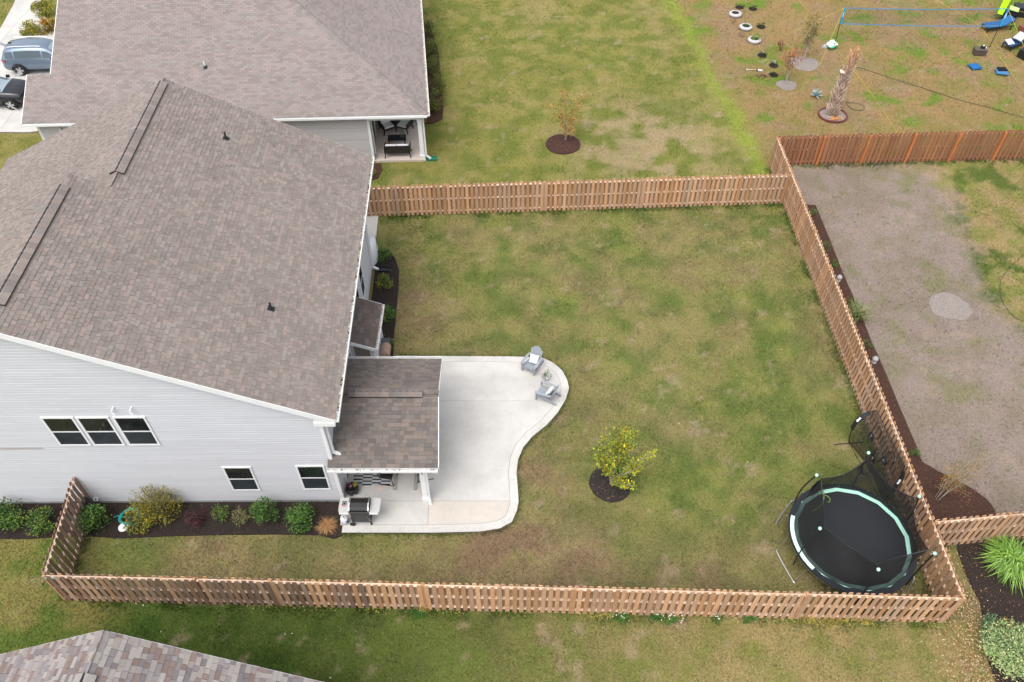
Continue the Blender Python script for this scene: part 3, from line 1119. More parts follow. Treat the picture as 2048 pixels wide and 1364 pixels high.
mb.build('north_wall', 'vinyl_grey', parent=house)
mb = MB()
wall_poly(mb, [(-17.0, 0.0), (UR1, 0.0), (UR1, 5.3), (-17.0, 5.3)], lambda a, d, z: hp(a, 13.9 + d, z) if a > -16 and False else hp(a, 6.9 + d, z), -0.1, 0.0)
wall_poly(mb, [(-17, 5.3), (-1.2, 5.3), (UR1 + .05, zr(UR1) - 0.16), (UR1 - 0.1, zr(UR1) - 0.16)], lambda a, d, z: hp(a, 6.88 + d, z), -0.1, 0.0)
mb.build('gable_wall', 'vinyl_grey', parent=house)
# lap siding, board by board on the wall that faces the camera
def sspan(z):
    r = -0.10
    zz = z + 0.02
    if zz > zr(-0.1) - 0.22:
        r = UE - (zz + 0.2 - ZE) / SL
    l = -17.0
    if zz > zr(UR1) - SL * 8.5 - 0.22:
        l = UR1 * 2 - UE + (zz + 0.2 - ZE) / SL
    return l, r
lap_boards(house, sspan, 0.16, 9.35, 0.127, south, 'vinyl_grey', seed=3, maxlen=6.1)
lap_boards(house, lambda z: (0.10, 12.40), 0.16, 5.05, 0.127, east, 'vinyl_grey', seed=4, single=True)
# corner boards, rake boards, foundation strip
mb = MB()
mb.box(0, 1, 0, 1, 0, 1)
mb.v.clear(); mb.f.clear(); mb.c.clear(); mb.m.clear()
def hbox(mb, u0, u1, v0, v1, z0, z1):
    mb.hexa([hp(u0, v0, z0), hp(u1, v0, z0), hp(u1, v1, z0), hp(u0, v1, z0), hp(u0, v0, z1), hp(u1, v0, z1), hp(u1, v1, z1), hp(u0, v1, z1)])
hbox(mb, -0.10, 0.022, -0.022, 0.095, 0.05, 5.12)
mb.build('corner_board', 'white_trim', parent=house)
mb = MB()
hbox(mb, -0.10, 0.022, 12.40, 12.52, 0.05, 5.12)
mb.build('corner_board', 'white_trim', parent=house)
def sloped(mb, u0, u1, v0, v1, dz0, dz1, f):
    mb.hexa([hp(u0, v0, f(u0) + dz0), hp(u1, v0, f(u1) + dz0), hp(u1, v1, f(u1) + dz0), hp(u0, v1, f(u0) + dz0),
             hp(u0, v0, f(u0) + dz1), hp(u1, v0, f(u1) + dz1), hp(u1, v1, f(u1) + dz1), hp(u0, v1, f(u0) + dz1)])
zl1 = lambda u: zr(UR1) - SL * (UR1 - u)
zl2 = lambda u: zr(UR2) - SL * (UR2 - u)
mb = MB()
sloped(mb, UR1, UE + 0.02, V0 - 0.03, V0 - 0.001, -0.24, -0.005, zr)
mb.build('rake_board', 'white_trim', parent=house)
mb = MB()
sloped(mb, -17.3, UR1, V0 - 0.03, V0 - 0.001, -0.24, -0.005, zl1)
mb.build('rake_board', 'white_trim', parent=house)
mb = MB()
sloped(mb, UR1, UE, V0, -0.001, -0.24, -0.115, zr)
hbox(mb, 0.024, UE - 0.02, V0 + 0.001, 14.0, 5.02, 5.06)
hbox(mb, UE - 0.02, UE - 0.003, V0, V1 - .01, 5.02, 5.235)
hbox(mb, -0.18, UE - 0.004, V0 - 0.04, -0.022, 4.93, 5.12)
mb.build('soffit', 'white_trim', parent=house)
mb = MB()
sloped(mb, UR2, UE + 0.02, V1 + 0.001, V1 + 0.03, -0.2, -0.005, zr)
sloped(mb, -15.3, UR2, V1 + 0.001, V1 + 0.03, -0.2, -0.005, zl2)
mb.build('rake_board', 'white_trim', parent=house)
# roof deck
mb = MB()
sloped(mb, UR1, UE, V0, VM, -0.11, 0.0, zr)
sloped(mb, UR2, UE, VM + .001, V1, -0.11, 0.0, zr)
sloped(mb, -17.3, UR1, V0, VM, -0.11, 0.0, zl1)
sloped(mb, -15.3, UR2, VM + .001, V1, -0.11, 0.0, zl2)
roof = mb.build('roof', 'roof_deck', parent=house)
R = Roof(TAUPE, widths=(0.14, 0.17, 0.17, 0.21, 0.26), seed=6)
sc = math.sqrt(1 + SL * SL)
# east slope: u runs along +v, s up the slope
R.plane3(HV, [hp(UE + .02, V0 - .01, zr(UE + .02)), hp(UE + .02, V1 + .01, zr(UE + .02)), hp(UR2, V1 + .01, zr(UR2)), hp(UR2, VM, zr(UR2)), hp(UR1, VM, zr(UR1)), hp(UR1, V0 - .01, zr(UR1))])
R.plane3(-HV, [hp(-17.3, VM + .01, zl1(-17.3)), hp(-17.3, V0 - .01, zl1(-17.3)), hp(UR1, V0 - .01, zr(UR1)), hp(UR1, VM + .01, zr(UR1))])
R.plane3(-HV, [hp(-15.3, V1 + .01, zl2(-15.3)), hp(-15.3, VM, zl2(-15.3)), hp(UR2, VM, zr(UR2)), hp(UR2, V1 + .01, zr(UR2))])
MAIN_ROOF, MAIN_SET = roof, R
ridge_vent(house, hp(UR1, 0.75, zr(UR1) + .015), hp(UR1, 6.25, zr(UR1) + .015), -HU, SL, pal=TAUPE, seed=3)
ridge_vent(house, hp(UR2, 7.75, zr(UR2) + .015), hp(UR2, 13.75, zr(UR2) + .015), -HU, SL, pal=TAUPE, seed=4)
for (a, b, u) in ((V0, 0.74, UR1), (6.26, VM, UR1), (VM + .01, 7.74, UR2), (13.76, V1, UR2)):
    holder = MB()
    sloped(holder, u - 0.02, u + 0.02, a, b, -0.05, -0.012, lambda q: zr(u))
    cap_row(holder.build('ridge', 'roof_deck', parent=house), hp(u, a, zr(u) + .012), hp(u, b, zr(u) + .012), -HU, SL, 0.15, TAUPE, 9)
pipe_boot(house, hp(-4.68, 11.73, zr(-4.68)), hp(-1, 0, SL) - hp(0, 0, 0))
pipe_boot(house, hp(-1.87, 3.64, zr(-1.87)), hp(-1, 0, SL) - hp(0, 0, 0))
gutter(house, hp(UE, V0, 5.235), hp(UE, V1 - .02, 5.235), HU, debris=70, seed=3)
# windows on the south wall


SW = [(-14.45, 3.72, 1.04, 1.56), (-13.33, 3.72, 1.04, 1.56), (-12.17, 3.72, 1.04, 1.56), (-9.5, 0.86, 1.0, 1.52), (-6.97, 0.9, 0.99, 1.53)]
for i, (x, z, w, h) in enumerate(SW):
    window(house, hp(x - HX, 0.0, z), HU, w, h, nrm=-HV)
# windows on the east wall
for y, z, h in ((24.95, 1.15, 1.72), (23.55, 1.15, 1.72), (20.15, 0.95, 1.6)):
    window(house, hp(0, y - HY, z), HV, 0.78, h, nrm=HU)
mb = MB()
for z in (3.50, 3.565):
    mb.hexa([south(-17, .0165, z), south(-9.55, .0165, z), south(-9.45, .0165, z + .05), south(-17, .0165, z + .05), south(-17, .021, z), south(-9.55, .021, z), south(-9.45, .021, z + .05), south(-17, .021, z + .05)])
mb.build('siding_strip', 'vinyl_taupe', parent=house, kind='stuff')  # thin taupe strips along the left of the wall
# two white exhaust elbows above the upper windows
for x in (-12.5, -11.93):
    m = MB()
    b = hp(x - HX, 0, 5.66)
    m.tube([b + Vector((0.03, 0.0, 0.10)), b + Vector((0.03, -0.08, 0.10)), b + Vector((-0.03, -0.11, 0.02)), b + Vector((-0.03, -0.12, -0.04)), b + Vector((0.03, -0.14, -0.12))], 0.024, 8)
    m.build('exhaust_elbow', 'white_plastic', parent=house)
m = MB()
m.lathe([(0.0, 0.0), (0.10, 0.0), (0.07, 0.06), (0.0, 0.07)], 12)
m.xform(Matrix.Translation(hp(0.015, 8.75, 0.95)) @ Matrix.Rotation(math.radians(90), 4, 'Y'))
m.build('hose_tap', 'white_plastic', parent=house)
# downspouts
downspout(house, [hp(0.56, 0.12, 5.12), hp(0.30, 0.16, 4.86), hp(0.07, 0.16, 4.72), hp(0.07, 0.16, 2.98), hp(0.32, 0.16, 2.80)], w=0.10, d=0.08)
downspout(house, [hp(0.56, 12.42, 5.12), hp(0.28, 12.42, 4.86), hp(0.07, 12.42, 4.72), hp(0.07, 12.42, 0.25), hp(0.30, 12.42, 0.10)], w=0.10, d=0.08)

# porch roof and its posts
ZP, SP = 2.68, 0.42
yS, yN, yR = 14.99, 19.84, 17.41
xE, xW = -2.53, -6.27
zps = lambda y: ZP + SP * (y - yS)
zpn = lambda y: ZP + SP * (yN - y)
ZR = zps(yR)
mb = MB()
pk = lambda x, y: x - 0.033 * (y - yS)
def psl(mb, x0, x1, y0, y1, d0, d1, f):
    mb.hexa([(pk(x, y), y, f(y) + d) for d in (d0, d1) for x, y in ((x0, y0), (x1, y0), (x1, y1), (x0, y1))])
psl(mb, HX + 0.03, xE, yS + 0.26, yR, -0.09, 0.0, zps)
psl(mb, xW, xE, yS, yS + 0.259, -0.09, 0.0, zps)
psl(mb, HX + 0.03, xE, yR + .001, yN, -0.09, 0.0, zpn)
proof = mb.build('porch_roof', 'roof_deck', parent=house)
RP = Roof(BROWN, seed=8)
sp = math.sqrt(1 + SP * SP)
pq = lambda x, y, f: (pk(x, y), y, f(y))
RP.plane3((1, 0, 0), [pq(xW, yS - .02, zps), pq(xE + .02, yS - .02, zps), pq(xE + .02, yR, zps), pq(HX + .03, yR, zps), pq(HX + .03, yS + .26, zps), pq(xW, yS + .26, zps)])
RP.plane3((-1, 0, 0), [pq(xE + .02, yN + .02, zpn), pq(HX + .03, yN + .02, zpn), pq(HX + .03, yR, zpn), pq(xE + .02, yR, zpn)])
ridge_vent(house, (-5.72, yR, ZR + .012), (-3.15, yR, ZR + .012), Vector((0, 1, 0)), SP, w=0.2, pal=[tuple(1.12 * q for q in c) for c in BROWN], seed=5, lift=0.085)
for a, b in ((HX - .02, -5.73), (-3.14, xE - .06)):
    hm = MB().box(a, b, yR - .02, yR + .02, ZR - .07, ZR - .012)
    cap_row(hm.build('ridge', 'roof_deck', parent=house), Vector((a, yR, ZR + .012)), Vector((b, yR, ZR + .012)), Vector((0, 1, 0)), SP, 0.15, BROWN, 10)
gutter(house, (xE, yS - 0.005, ZP - .012), (xW, yS - 0.005, ZP - .012), (0, -1, 0), debris=40, seed=5)
gutter(house, (HX - .05, yN + 0.005, ZP - .012), (pk(xE, yN), yN + 0.005, ZP - .012), (0, 1, 0), debris=6, seed=6)
mb = MB()
psl(mb, xE + .021, xE + .045, yS, yR, -0.19, -0.006, zps)
psl(mb, xE + .021, xE + .045, yR + .001, yN, -0.19, -0.006, zpn)
mb.build('rake_board', 'white_trim', parent=house)
mb = MB()
wall_poly(mb, [(yS + 0.2, ZP - 0.06), (yN - 0.2, ZP - 0.06), (yR, ZR - 0.12)], lambda a, d, z: Vector((pk(xE - 0.30, a) + d, a, z)), -0.05, 0.0)
mb.box(-3.26, -3.03, yS + 0.22, yS + 0.42, 2.36, 2.585)
mb.box(-3.41, -3.18, yN - 0.42, yN - 0.22, 2.36, 2.585)
mb.hexa([(-3.255, yS + .421, 2.36), (-3.035, yS + .421, 2.36), (-3.185, yN - .421, 2.36), (-3.405, yN - .421, 2.36), (-3.255, yS + .421, 2.58), (-3.035, yS + .421, 2.58), (-3.185, yN - .421, 2.58), (-3.405, yN - .421, 2.58)])
mb.box(HX + .03, -3.261, yS + 0.225, yS + 0.415, 2.37, 2.58)
mb.box(HX - .12, -3.411, yN - 0.415, yN - 0.225, 2.37, 2.58)
mb.box(HX + .03, xE - .36, yS + 0.43, yN - 0.43, 2.582, 2.60)
mb.build('porch_beam', 'white_trim', parent=house)
for y, sx in ((15.27, 0.0), (19.42, -0.15)):
    mb = MB()
    mb.box(-3.24 + sx, -3.06 + sx, y - 0.02, y + 0.16, 0.10, 2.359)
    mb.box(-3.27 + sx, -3.03 + sx, y - 0.05, y + 0.19, 0.101, 0.30)
    mb.box(-3.265 + sx, -3.035 + sx, y - 0.045, y + 0.185, 2.20, 2.356)
    mb.build('porch_post', 'white_trim', parent=house)
downspout(house, [(-3.0, 14.93, 2.56), (-3.0, 15.14, 2.32), (-2.99, 15.20, 2.2), (-2.99, 15.20, 0.30), (-2.97, 15.06, 0.15)], w=0.085, d=0.065)
# porch wall detail: back door frame
mb = MB()
hbox(mb, 0.016, 0.06, 0.75, 0.83, 0.1, 2.2)
hbox(mb, 0.016, 0.06, 1.75, 1.83, 0.1, 2.2)
hbox(mb, 0.016, 0.06, 0.83, 1.75, 2.12, 2.2)
dr = mb.build('door', 'white_trim', parent=house)
mb = MB()
hbox(mb, 0.016, 0.04, 0.831, 1.749, 0.1, 2.119)
mb.build('pane', 'glass_dark', parent=dr)
MB().lathe([(0, 0), (0.035, 0.0), (0.03, 0.05), (0, 0.06)], 8, tuple(hp(0.06, 0.95, 1.0))).build('handle', 'steel', parent=dr)

# bump-out with its little lean-to roof on the east wall
bx0, bx1, by0, by1 = -6.35, -5.50, 20.78, 22.86
mb = MB().box(bx0, bx1, by0, by1, 0.0, 2.42)
wall_poly(mb, [(bx0, 2.421), (bx1, 2.421), (bx0, 2.78)], lambda a, d, z: Vector((a, by0 + d, z)), 0.0, by1 - by0)
bump = mb.build('bump_out', 'vinyl_grey', parent=house)
lap_boards(house, lambda z: (bx0 + 0.15, bx1 - 0.10 if z < 2.4 else bx1 - 0.1 - (z - 2.4) / 0.42), 0.16, 2.68, 0.127, lambda a, d, z: Vector((a, by0 - d, z)), 'vinyl_brown', seed=9, name='siding_board')
for y0, y1 in ((by0 - 0.02, by0 + 0.1), (by1 - 0.1, by1 + 0.02)):
    MB().box(bx1 - 0.10, bx1 + 0.02, y0, y1, 0.05, 2.40).build('corner_board', 'white_trim', parent=house)
zb = lambda x: 2.46 + 0.40 * (-5.33 - x)
mb = MB()
bsl = lambda mb, x0, x1, y0, y1, d0, d1: mb.hexa([(x0, y0, zb(x0) + d0), (x1, y0, zb(x1) + d0), (x1, y1, zb(x1) + d0), (x0, y1, zb(x0) + d0), (x0, y0, zb(x0) + d1), (x1, y0, zb(x1) + d1), (x1, y1, zb(x1) + d1), (x0, y1, zb(x0) + d1)])
bsl(mb, -6.36, -5.34, 20.62, 23.0, -0.08, 0.0)
broof = mb.build('lean_to_roof', 'roof_deck', parent=house)
DARKBR = palette((0.135, 0.112, 0.103), 8, 0.22, [(1, 1, 1), (1.05, 0.98, 0.95)], 15)
RB = Roof(DARKBR, seed=12)
RB.plane((-5.32, 20.60, zb(-5.32)), (0, 1, 0), (-1, 0, 0.40), [(0, 0), (2.42, 0), (2.42, 1.02 * 1.077), (0, 1.02 * 1.077)])
mb = MB()
bsl(mb, -6.34, -5.33, 20.575, 20.599, -0.17, 0.0)
bsl(mb, -6.34, -5.33, 23.021, 23.045, -0.17, 0.0)
mb.build('rake_board', 'white_trim', parent=house)
mb = MB().hexa([(-6.42, 20.6, zb(-6.42) + .02), (-6.22, 20.6, zb(-6.22) + .02), (-6.28, 23.02, zb(-6.28) + .02), (-6.46, 23.02, zb(-6.46) + .02),
                (-6.42, 20.6, zb(-6.42) + .06), (-6.24, 20.6, zb(-6.24) + .04), (-6.30, 23.02, zb(-6.30) + .04), (-6.46, 23.02, zb(-6.46) + .06)])
mb.build('flashing', 'dark_grey', parent=house)
gutter(house, (-5.33, 20.6, 2.445), (-5.33, 23.02, 2.445), (1, 0, 0), w=0.11, h=0.1, debris=14, seed=8)
downspout(house, [(-5.27, 20.66, 2.36), (-5.40, 20.70, 2.2), (-5.44, 20.72, 2.1), (-5.44, 20.72, 0.3), (-5.28, 20.72, 0.14)], w=0.08, d=0.06)
# the three roofs of this house share one budget of separately built shingles
def finish_many(pairs, budget):
    allt = sorted(((t[7], id(t)) for s, _ in pairs for t in s.tabs if t[5]))[:budget]
    ids = set(i for _, i in allt)
    for s, par in pairs:
        s.finish(par, sum(1 for t in s.tabs if id(t) in ids))
finish_many([(MAIN_SET, MAIN_ROOF), (RP, proof), (RB, broof)], 300)

# ------------------------------------------------------------------ the house to the north
NXO, NYO = -4.75, 36.52
def np_(a, b, z=0.0):
    return Vector((NXO + a - 0.108 * b, NYO + b + 0.042 * a, z))
NA, NB = Vector((1, 0.042, 0)).normalized(), Vector((-0.108, 1, 0)).normalized()
MAUVE = palette((0.222, 0.194, 0.182), 10, 0.125, [(1, 1, 1), (1.02, 0.97, 0.97), (0.96, 1.0, 1.01), (1.0, 0.99, 0.99)], 24)
nh = thing('brown_house', 'single storey house with taupe siding and mauve brown hip roof behind the back fence', 'house', np_(-10, 8, 0))
NZ, NM = 3.05, 0.44
zn = lambda b: NZ + NM * (b + 0.3)
def nbox(mb, a0, a1, b0, b1, z0, z1):
    mb.hexa([np_(a0, b0, z0), np_(a1, b0, z0), np_(a1, b1, z0), np_(a0, b1, z0), np_(a0, b0, z1), np_(a1, b0, z1), np_(a1, b1, z1), np_(a0, b1, z1)])
mb = MB()
nbox(mb, -19.7, -2.72, 0.0, 0.15, 0.0, 2.9)
nbox(mb, -2.86, -2.72, 0.151, 3.6, 0.0, 2.9)
nbox(mb, -2.72, 0.0, 3.6, 3.75, 0.0, 2.9)
nbox(mb, -0.12, 0.0, 3.751, 18.0, 0.0, 2.9)
nbox(mb, -19.7, -19.55, 0.151, 18.0, 0.0, 2.9)
mb.build('wall', 'vinyl_taupe', parent=nh)
lap_boards(nh, lambda z: (-19.6, -2.82), 0.2, 2.9, 0.127, lambda a, d, z: np_(a, -d, z), 'vinyl_taupe', seed=14, maxlen=8.0)
lap_boards(nh, lambda z: (0.1, 3.55), 0.2, 2.9, 0.127, lambda a, d, z: np_(-2.72 + d, a, z), 'vinyl_taupe', seed=15, single=True)
mb = MB()
nbox(mb, -2.83, -2.70, -0.02, 0.10, 0.05, 2.9)
mb.build('corner_board', 'white_trim', parent=nh)
mb = MB()
nbox(mb, -19.72, -19.6, -0.02, 0.10, 0.05, 2.9)
mb.build('corner_board', 'white_trim', parent=nh)
# porch floor, beams, post, door
mb = MB()
nbox(mb, -2.69, 0.06, -0.06, 3.59, -0.05, 0.10)
mb.build('porch_floor', 'concrete_tan', parent=nh)
mb = MB()
nbox(mb, -2.72, 0.03, -0.02, 0.21, 2.56, 2.92)
nbox(mb, -0.20, 0.03, 0.211, 3.6, 2.56, 2.92)
nbox(mb, -2.7, -0.201, 0.211, 3.6, 2.86, 2.90)
mb.build('porch_beam', 'white_trim', parent=nh)
mb = MB()
nbox(mb, -0.21, 0.0, 0.0, 0.21, 0.10, 2.559)
nbox(mb, -0.245, 0.035, -0.035, 0.245, 0.101, 0.34)
nbox(mb, -0.235, 0.025, -0.025, 0.235, 2.36, 2.556)
mb.build('porch_post', 'white_trim', parent=nh)
mb = MB()
nbox(mb, -2.70, -2.64, 0.6, 0.7, 0.1, 2.2)
nbox(mb, -2.70, -2.64, 2.4, 2.5, 0.1, 2.2)
nbox(mb, -2.70, -2.64, 0.701, 2.399, 2.1, 2.2)
d2 = mb.build('sliding_door', 'white_trim', parent=nh)
mb = MB()
nbox(mb, -2.70, -2.665, 0.701, 2.399, 0.1, 2.099)
mb.build('pane', 'glass_dark', parent=d2)
# roof
TOPB = 9.0
al, al2, bst, ae = -19.0, -20.2, 2.40, 0.33
mb = MB()
def ndeck(mb, pts):
    n = len(pts)
    k = len(mb.v)
    mb.v.extend(tuple(np_(a, b, z - 0.10)) for a, b, z in pts)
    mb.v.extend(tuple(np_(a, b, z)) for a, b, z in pts)
    mb.face(tuple(k + i for i in reversed(range(n))))
    mb.face(tuple(k + n + i for i in range(n)))
    for i in range(n):
        j = (i + 1) % n
        mb.face((k + i, k + j, k + n + j, k + n + i))
hipb = TOPB
ndeck(mb, [(al2, -0.3, NZ), (ae, -0.3, NZ), (ae - hipb - .3, hipb, zn(hipb)), (al, hipb, zn(hipb)), (al, bst, zn(bst)), (al2, bst, zn(bst))])
ndeck(mb, [(ae, -0.29, NZ), (ae, 18.3, NZ), (ae - hipb - .3, hipb + .001, zn(hipb))])
ndeck(mb, [(al, hipb + .01, zn(hipb)), (ae - hipb - .3, hipb + .01, zn(hipb)), (ae, 18.3, NZ), (al, 18.3, NZ)])
nroof = mb.build('roof', 'roof_deck', parent=nh)
RN = Roof(MAUVE, expo=0.14, widths=(0.30,), thick=(0.008, 0.010), seed=16, brick=True)
sn = math.sqrt(1 + NM * NM)
Lb = (hipb + 0.3) * sn
RN.plane3(NA, [np_(al2, -0.32, NZ - .01), np_(ae, -0.32, NZ - .01), np_(ae - hipb - .3, hipb, zn(hipb)), np_(al, hipb, zn(hipb)), np_(al, bst, zn(bst)), np_(al2, bst, zn(bst))])
RN.plane3(NB, [np_(ae + .02, -0.3, NZ - .01), np_(ae + .02, 18.3, NZ - .01), np_(ae - hipb - .3, hipb, zn(hipb))])
RN.finish(nroof, 300)
hm = MB()
hm.bar(np_(ae - 0.1, -0.2, NZ - .06), np_(ae - hipb - .2, hipb - .1, zn(hipb) - .10), 0.05, 0.04)
hipd = (np_(-1, 1, 0) - np_(0, 0, 0)).normalized()
hcross = Vector((hipd.y, -hipd.x, 0))
cap_row(hm.build('hip', 'roof_deck', parent=nh), np_(ae, -0.3, NZ + .01), np_(ae - hipb - .3, hipb, zn(hipb) + .01), hcross, NM * 0.72, 0.18, palette((0.212, 0.188, 0.178), 8, 0.24, [(1, 1, 1), (1.02, .98, .97)], 3), 17, name='hip_cap', step=0.28)
gutter(nh, np_(ae, -0.305, NZ - .015), np_(al2, -0.305, NZ - .015), -NB, seed=9)
gutter(nh, np_(ae + .005, -0.3, NZ - .015), np_(ae + .005, 18.3, NZ - .015), NA, debris=30, seed=10)
mb = MB()
nbox(mb, al2 + .05, ae - .02, -0.28, -0.02, 2.90, 2.93)
nbox(mb, 0.02, ae - .01, -0.01, 18.2, 2.90, 2.93)
nbox(mb, al2, ae - .005, -0.30, -0.285, 2.90, 3.03)
nbox(mb, ae - .012, ae, -0.28, 18.2, 2.90, 3.03)
mb.build('soffit', 'white_trim', parent=nh)
mb = MB()
ndeck(mb, [(al2 - .03, -0.3, NZ), (al2, -0.3, NZ), (al2, bst, zn(bst)), (al2 - .03, bst, zn(bst))])
ndeck(mb, [(al - .03, bst, zn(bst)), (al, bst, zn(bst)), (al, hipb, zn(hipb)), (al - .03, hipb, zn(hipb))])
mb.build('rake_board', 'white_trim', parent=nh)
rs = Vector((0, 0, 0))
pipe_boot(nh, np_(-11.03, 2.58, zn(2.58)), np_(0, 1, NM) - np_(0, 0, 0), hgt=0.30, top='white_plastic')
downspout(nh, [np_(0.40, -0.2, NZ - .12), np_(0.2, -0.1, 2.75), np_(0.10, 0.05, 2.6), np_(0.10, 0.05, 0.28), np_(0.32, 0.02, 0.12)], w=0.09, d=0.07)
downspout(nh, [np_(-18.8, -0.36, NZ - .12), np_(-18.6, -0.16, 2.72), np_(-18.55, -0.07, 2.6), np_(-18.5, -0.07, 0.2)], w=0.09, d=0.07)

# ------------------------------------------------------------------ the house to the south: its gable reaches into the frame
sy = 8.0
A0 = Vector((-10.23, sy, 5.99))
ang = math.radians(-3.0)
SA, SB = Vector((math.cos(ang), math.sin(ang), 0)), Vector((math.sin(ang), -math.cos(ang), 0))   # along the gable, and back along the ridge
sh = thing('speckled_roof_house', 'house at the lower edge with a pale shingle roof speckled in rust and slate', 'house', (A0.x, sy - 6, 0))
SM = 0.576
HWR, HWL = 6.2, 6.4
def sp_(a, b, z):
    return A0 + SA * a + SB * b + Vector((0, 0, z - A0.z))
zsr = lambda a: A0.z - SM * abs(a)
mb = MB()
def sdeck(mb, a0, a1):
    mb.hexa([sp_(a0, 0, zsr(a0) - .12), sp_(a0, 12, zsr(a0) - .12), sp_(a1, 12, zsr(a1) - .12), sp_(a1, 0, zsr(a1) - .12),
             sp_(a0, 0, zsr(a0)), sp_(a0, 12, zsr(a0)), sp_(a1, 12, zsr(a1)), sp_(a1, 0, zsr(a1))])
sdeck(mb, -HWL, 0)
sdeck(mb, 0, HWR)
sroof = mb.build('roof', 'roof_deck', parent=sh)
SPECK = [srgb(*c) for c in ((196, 190, 184), (178, 172, 170), (160, 154, 156), (140, 136, 142), (150, 122, 112), (134, 104, 94), (186, 176, 166), (168, 160, 160), (120, 116, 122), (200, 196, 190))]
_mean = [sum(c[j] for c in SPECK) / len(SPECK) for j in range(3)]
SPECK = [tuple((0.58 * c[j] + 0.42 * _mean[j]) * 0.58 for j in range(3)) for c in SPECK]
RS = Roof(SPECK, expo=0.145, widths=(0.14, 0.18, 0.24, 0.30), seed=21)
ss = math.sqrt(1 + SM * SM)
RS.plane(sp_(HWR, 12, zsr(HWR)), -SB, sp_(-1, 0, SM + A0.z) - sp_(0, 0, A0.z), [(0, 0), (12.02, 0), (12.02, HWR * ss), (0, HWR * ss)])
RS.plane(sp_(-HWL, -0.02, zsr(-HWL)), SB, sp_(1, 0, SM + A0.z) - sp_(0, 0, A0.z), [(0, 0), (12.02, 0), (12.02, HWL * ss), (0, HWL * ss)])
RS.finish(sroof, 300)
ridge_vent(sh, sp_(0, 1.05, A0.z + .01), sp_(0, 11, A0.z + .01), SA, SM, pal=SPECK[:4], seed=6)
hm = MB()
hm.bar(sp_(0, 0, A0.z - .06), sp_(0, 1, A0.z - .06), 0.03, 0.03)
cap_row(hm.build('ridge', 'roof_deck', parent=sh), sp_(0, -0.02, A0.z + .01), sp_(0, 1.04, A0.z + .01), SA, SM, 0.16, SPECK[:4], 4)
mb = MB()
for s, W in ((1, HWR), (-1, HWL)):
    e = [(0, 0.0), (s * W, 0.0)]
    mb.hexa([sp_(0, -.03, A0.z - .2), sp_(s * W, -.03, zsr(W) - .2), sp_(s * W, -.002, zsr(W) - .2), sp_(0, -.002, A0.z - .2), sp_(0, -.03, A0.z - .005), sp_(s * W, -.03, zsr(W) - .005), sp_(s * W, -.002, zsr(W) - .005), sp_(0, -.002, A0.z - .005)])
mb.build('rake_board', 'white_trim', parent=sh)
mb = MB()
wall_poly(mb, [(-HWL + .4, 0), (HWR - .4, 0), (HWR - .4, zsr(HWR - .4) - .13), (0, A0.z - .13), (-HWL + .4, zsr(HWL - .4) - .13)], lambda a, d, z: sp_(a, 0.35 + d, z), 0.0, 0.15)
for a in (-HWL + .4, HWR - .55):
    mb.hexa([sp_(a, .51, 0), sp_(a, 11.5, 0), sp_(a + .15, 11.5, 0), sp_(a + .15, .51, 0), sp_(a, .51, 2.4), sp_(a, 11.5, 2.4), sp_(a + .15, 11.5, 2.4), sp_(a + .15, .51, 2.4)])
mb.build('wall', 'vinyl_taupe', parent=sh)

# ------------------------------------------------------------------ fences
def wood_set(base, n, spread, seed, grey=0.25):
    rr = random.Random(seed)
    out = []
    for i in range(n):
        k = 1 + rr.uniform(-spread, spread)
        g = rr.uniform(0, grey)
        m = sum(base) / 3 * 1.1
        out.append(tuple((c * (1 - g) + m * g) * k for c in base))
    return out

PINE = wood_set((0.50, 0.282, 0.148), 10, 0.22, 31, 0.30)
PINE_SHADED = wood_set((0.27, 0.160, 0.103), 10, 0.24, 32, 0.35)  # pine darkened: shade on the left-hand fence runs put into the colour
STAIN = wood_set((0.25, 0.107, 0.050), 8, 0.36, 33, 0.15)
RAIL_C = (0.60, 0.46, 0.35)  # paler than the pickets: light on the rail tops put into the colour

PICK_CACHE = {}
def picket_mesh(pal, i, hgt):
    key = (pal, i, hgt)
    if key not in PICK_CACHE:
        m = MB()
        m.col = {'pine': PINE, 'pine_shaded': PINE_SHADED, 'stain': STAIN}[pal][i]
        w, t, c = 0.07, 0.0085, 0.03
        out = [(-w, 0.0), (w, 0.0), (w, hgt - c), (w - c, hgt), (-w + c, hgt), (-w, hgt - c)]
        n = len(out)
        for d in (-t, t):
            m.v.extend((x, d, z) for x, z in out)
        m.face(tuple(range(n)))
        m.face(tuple(n + k for k in reversed(range(n))))
        for k in range(n):
            j = (k + 1) % n
            m.face((k, n + k, n + j, j))
        PICK_CACHE[key] = m.mesh('picket', 'wood')
    return PICK_CACHE[key]

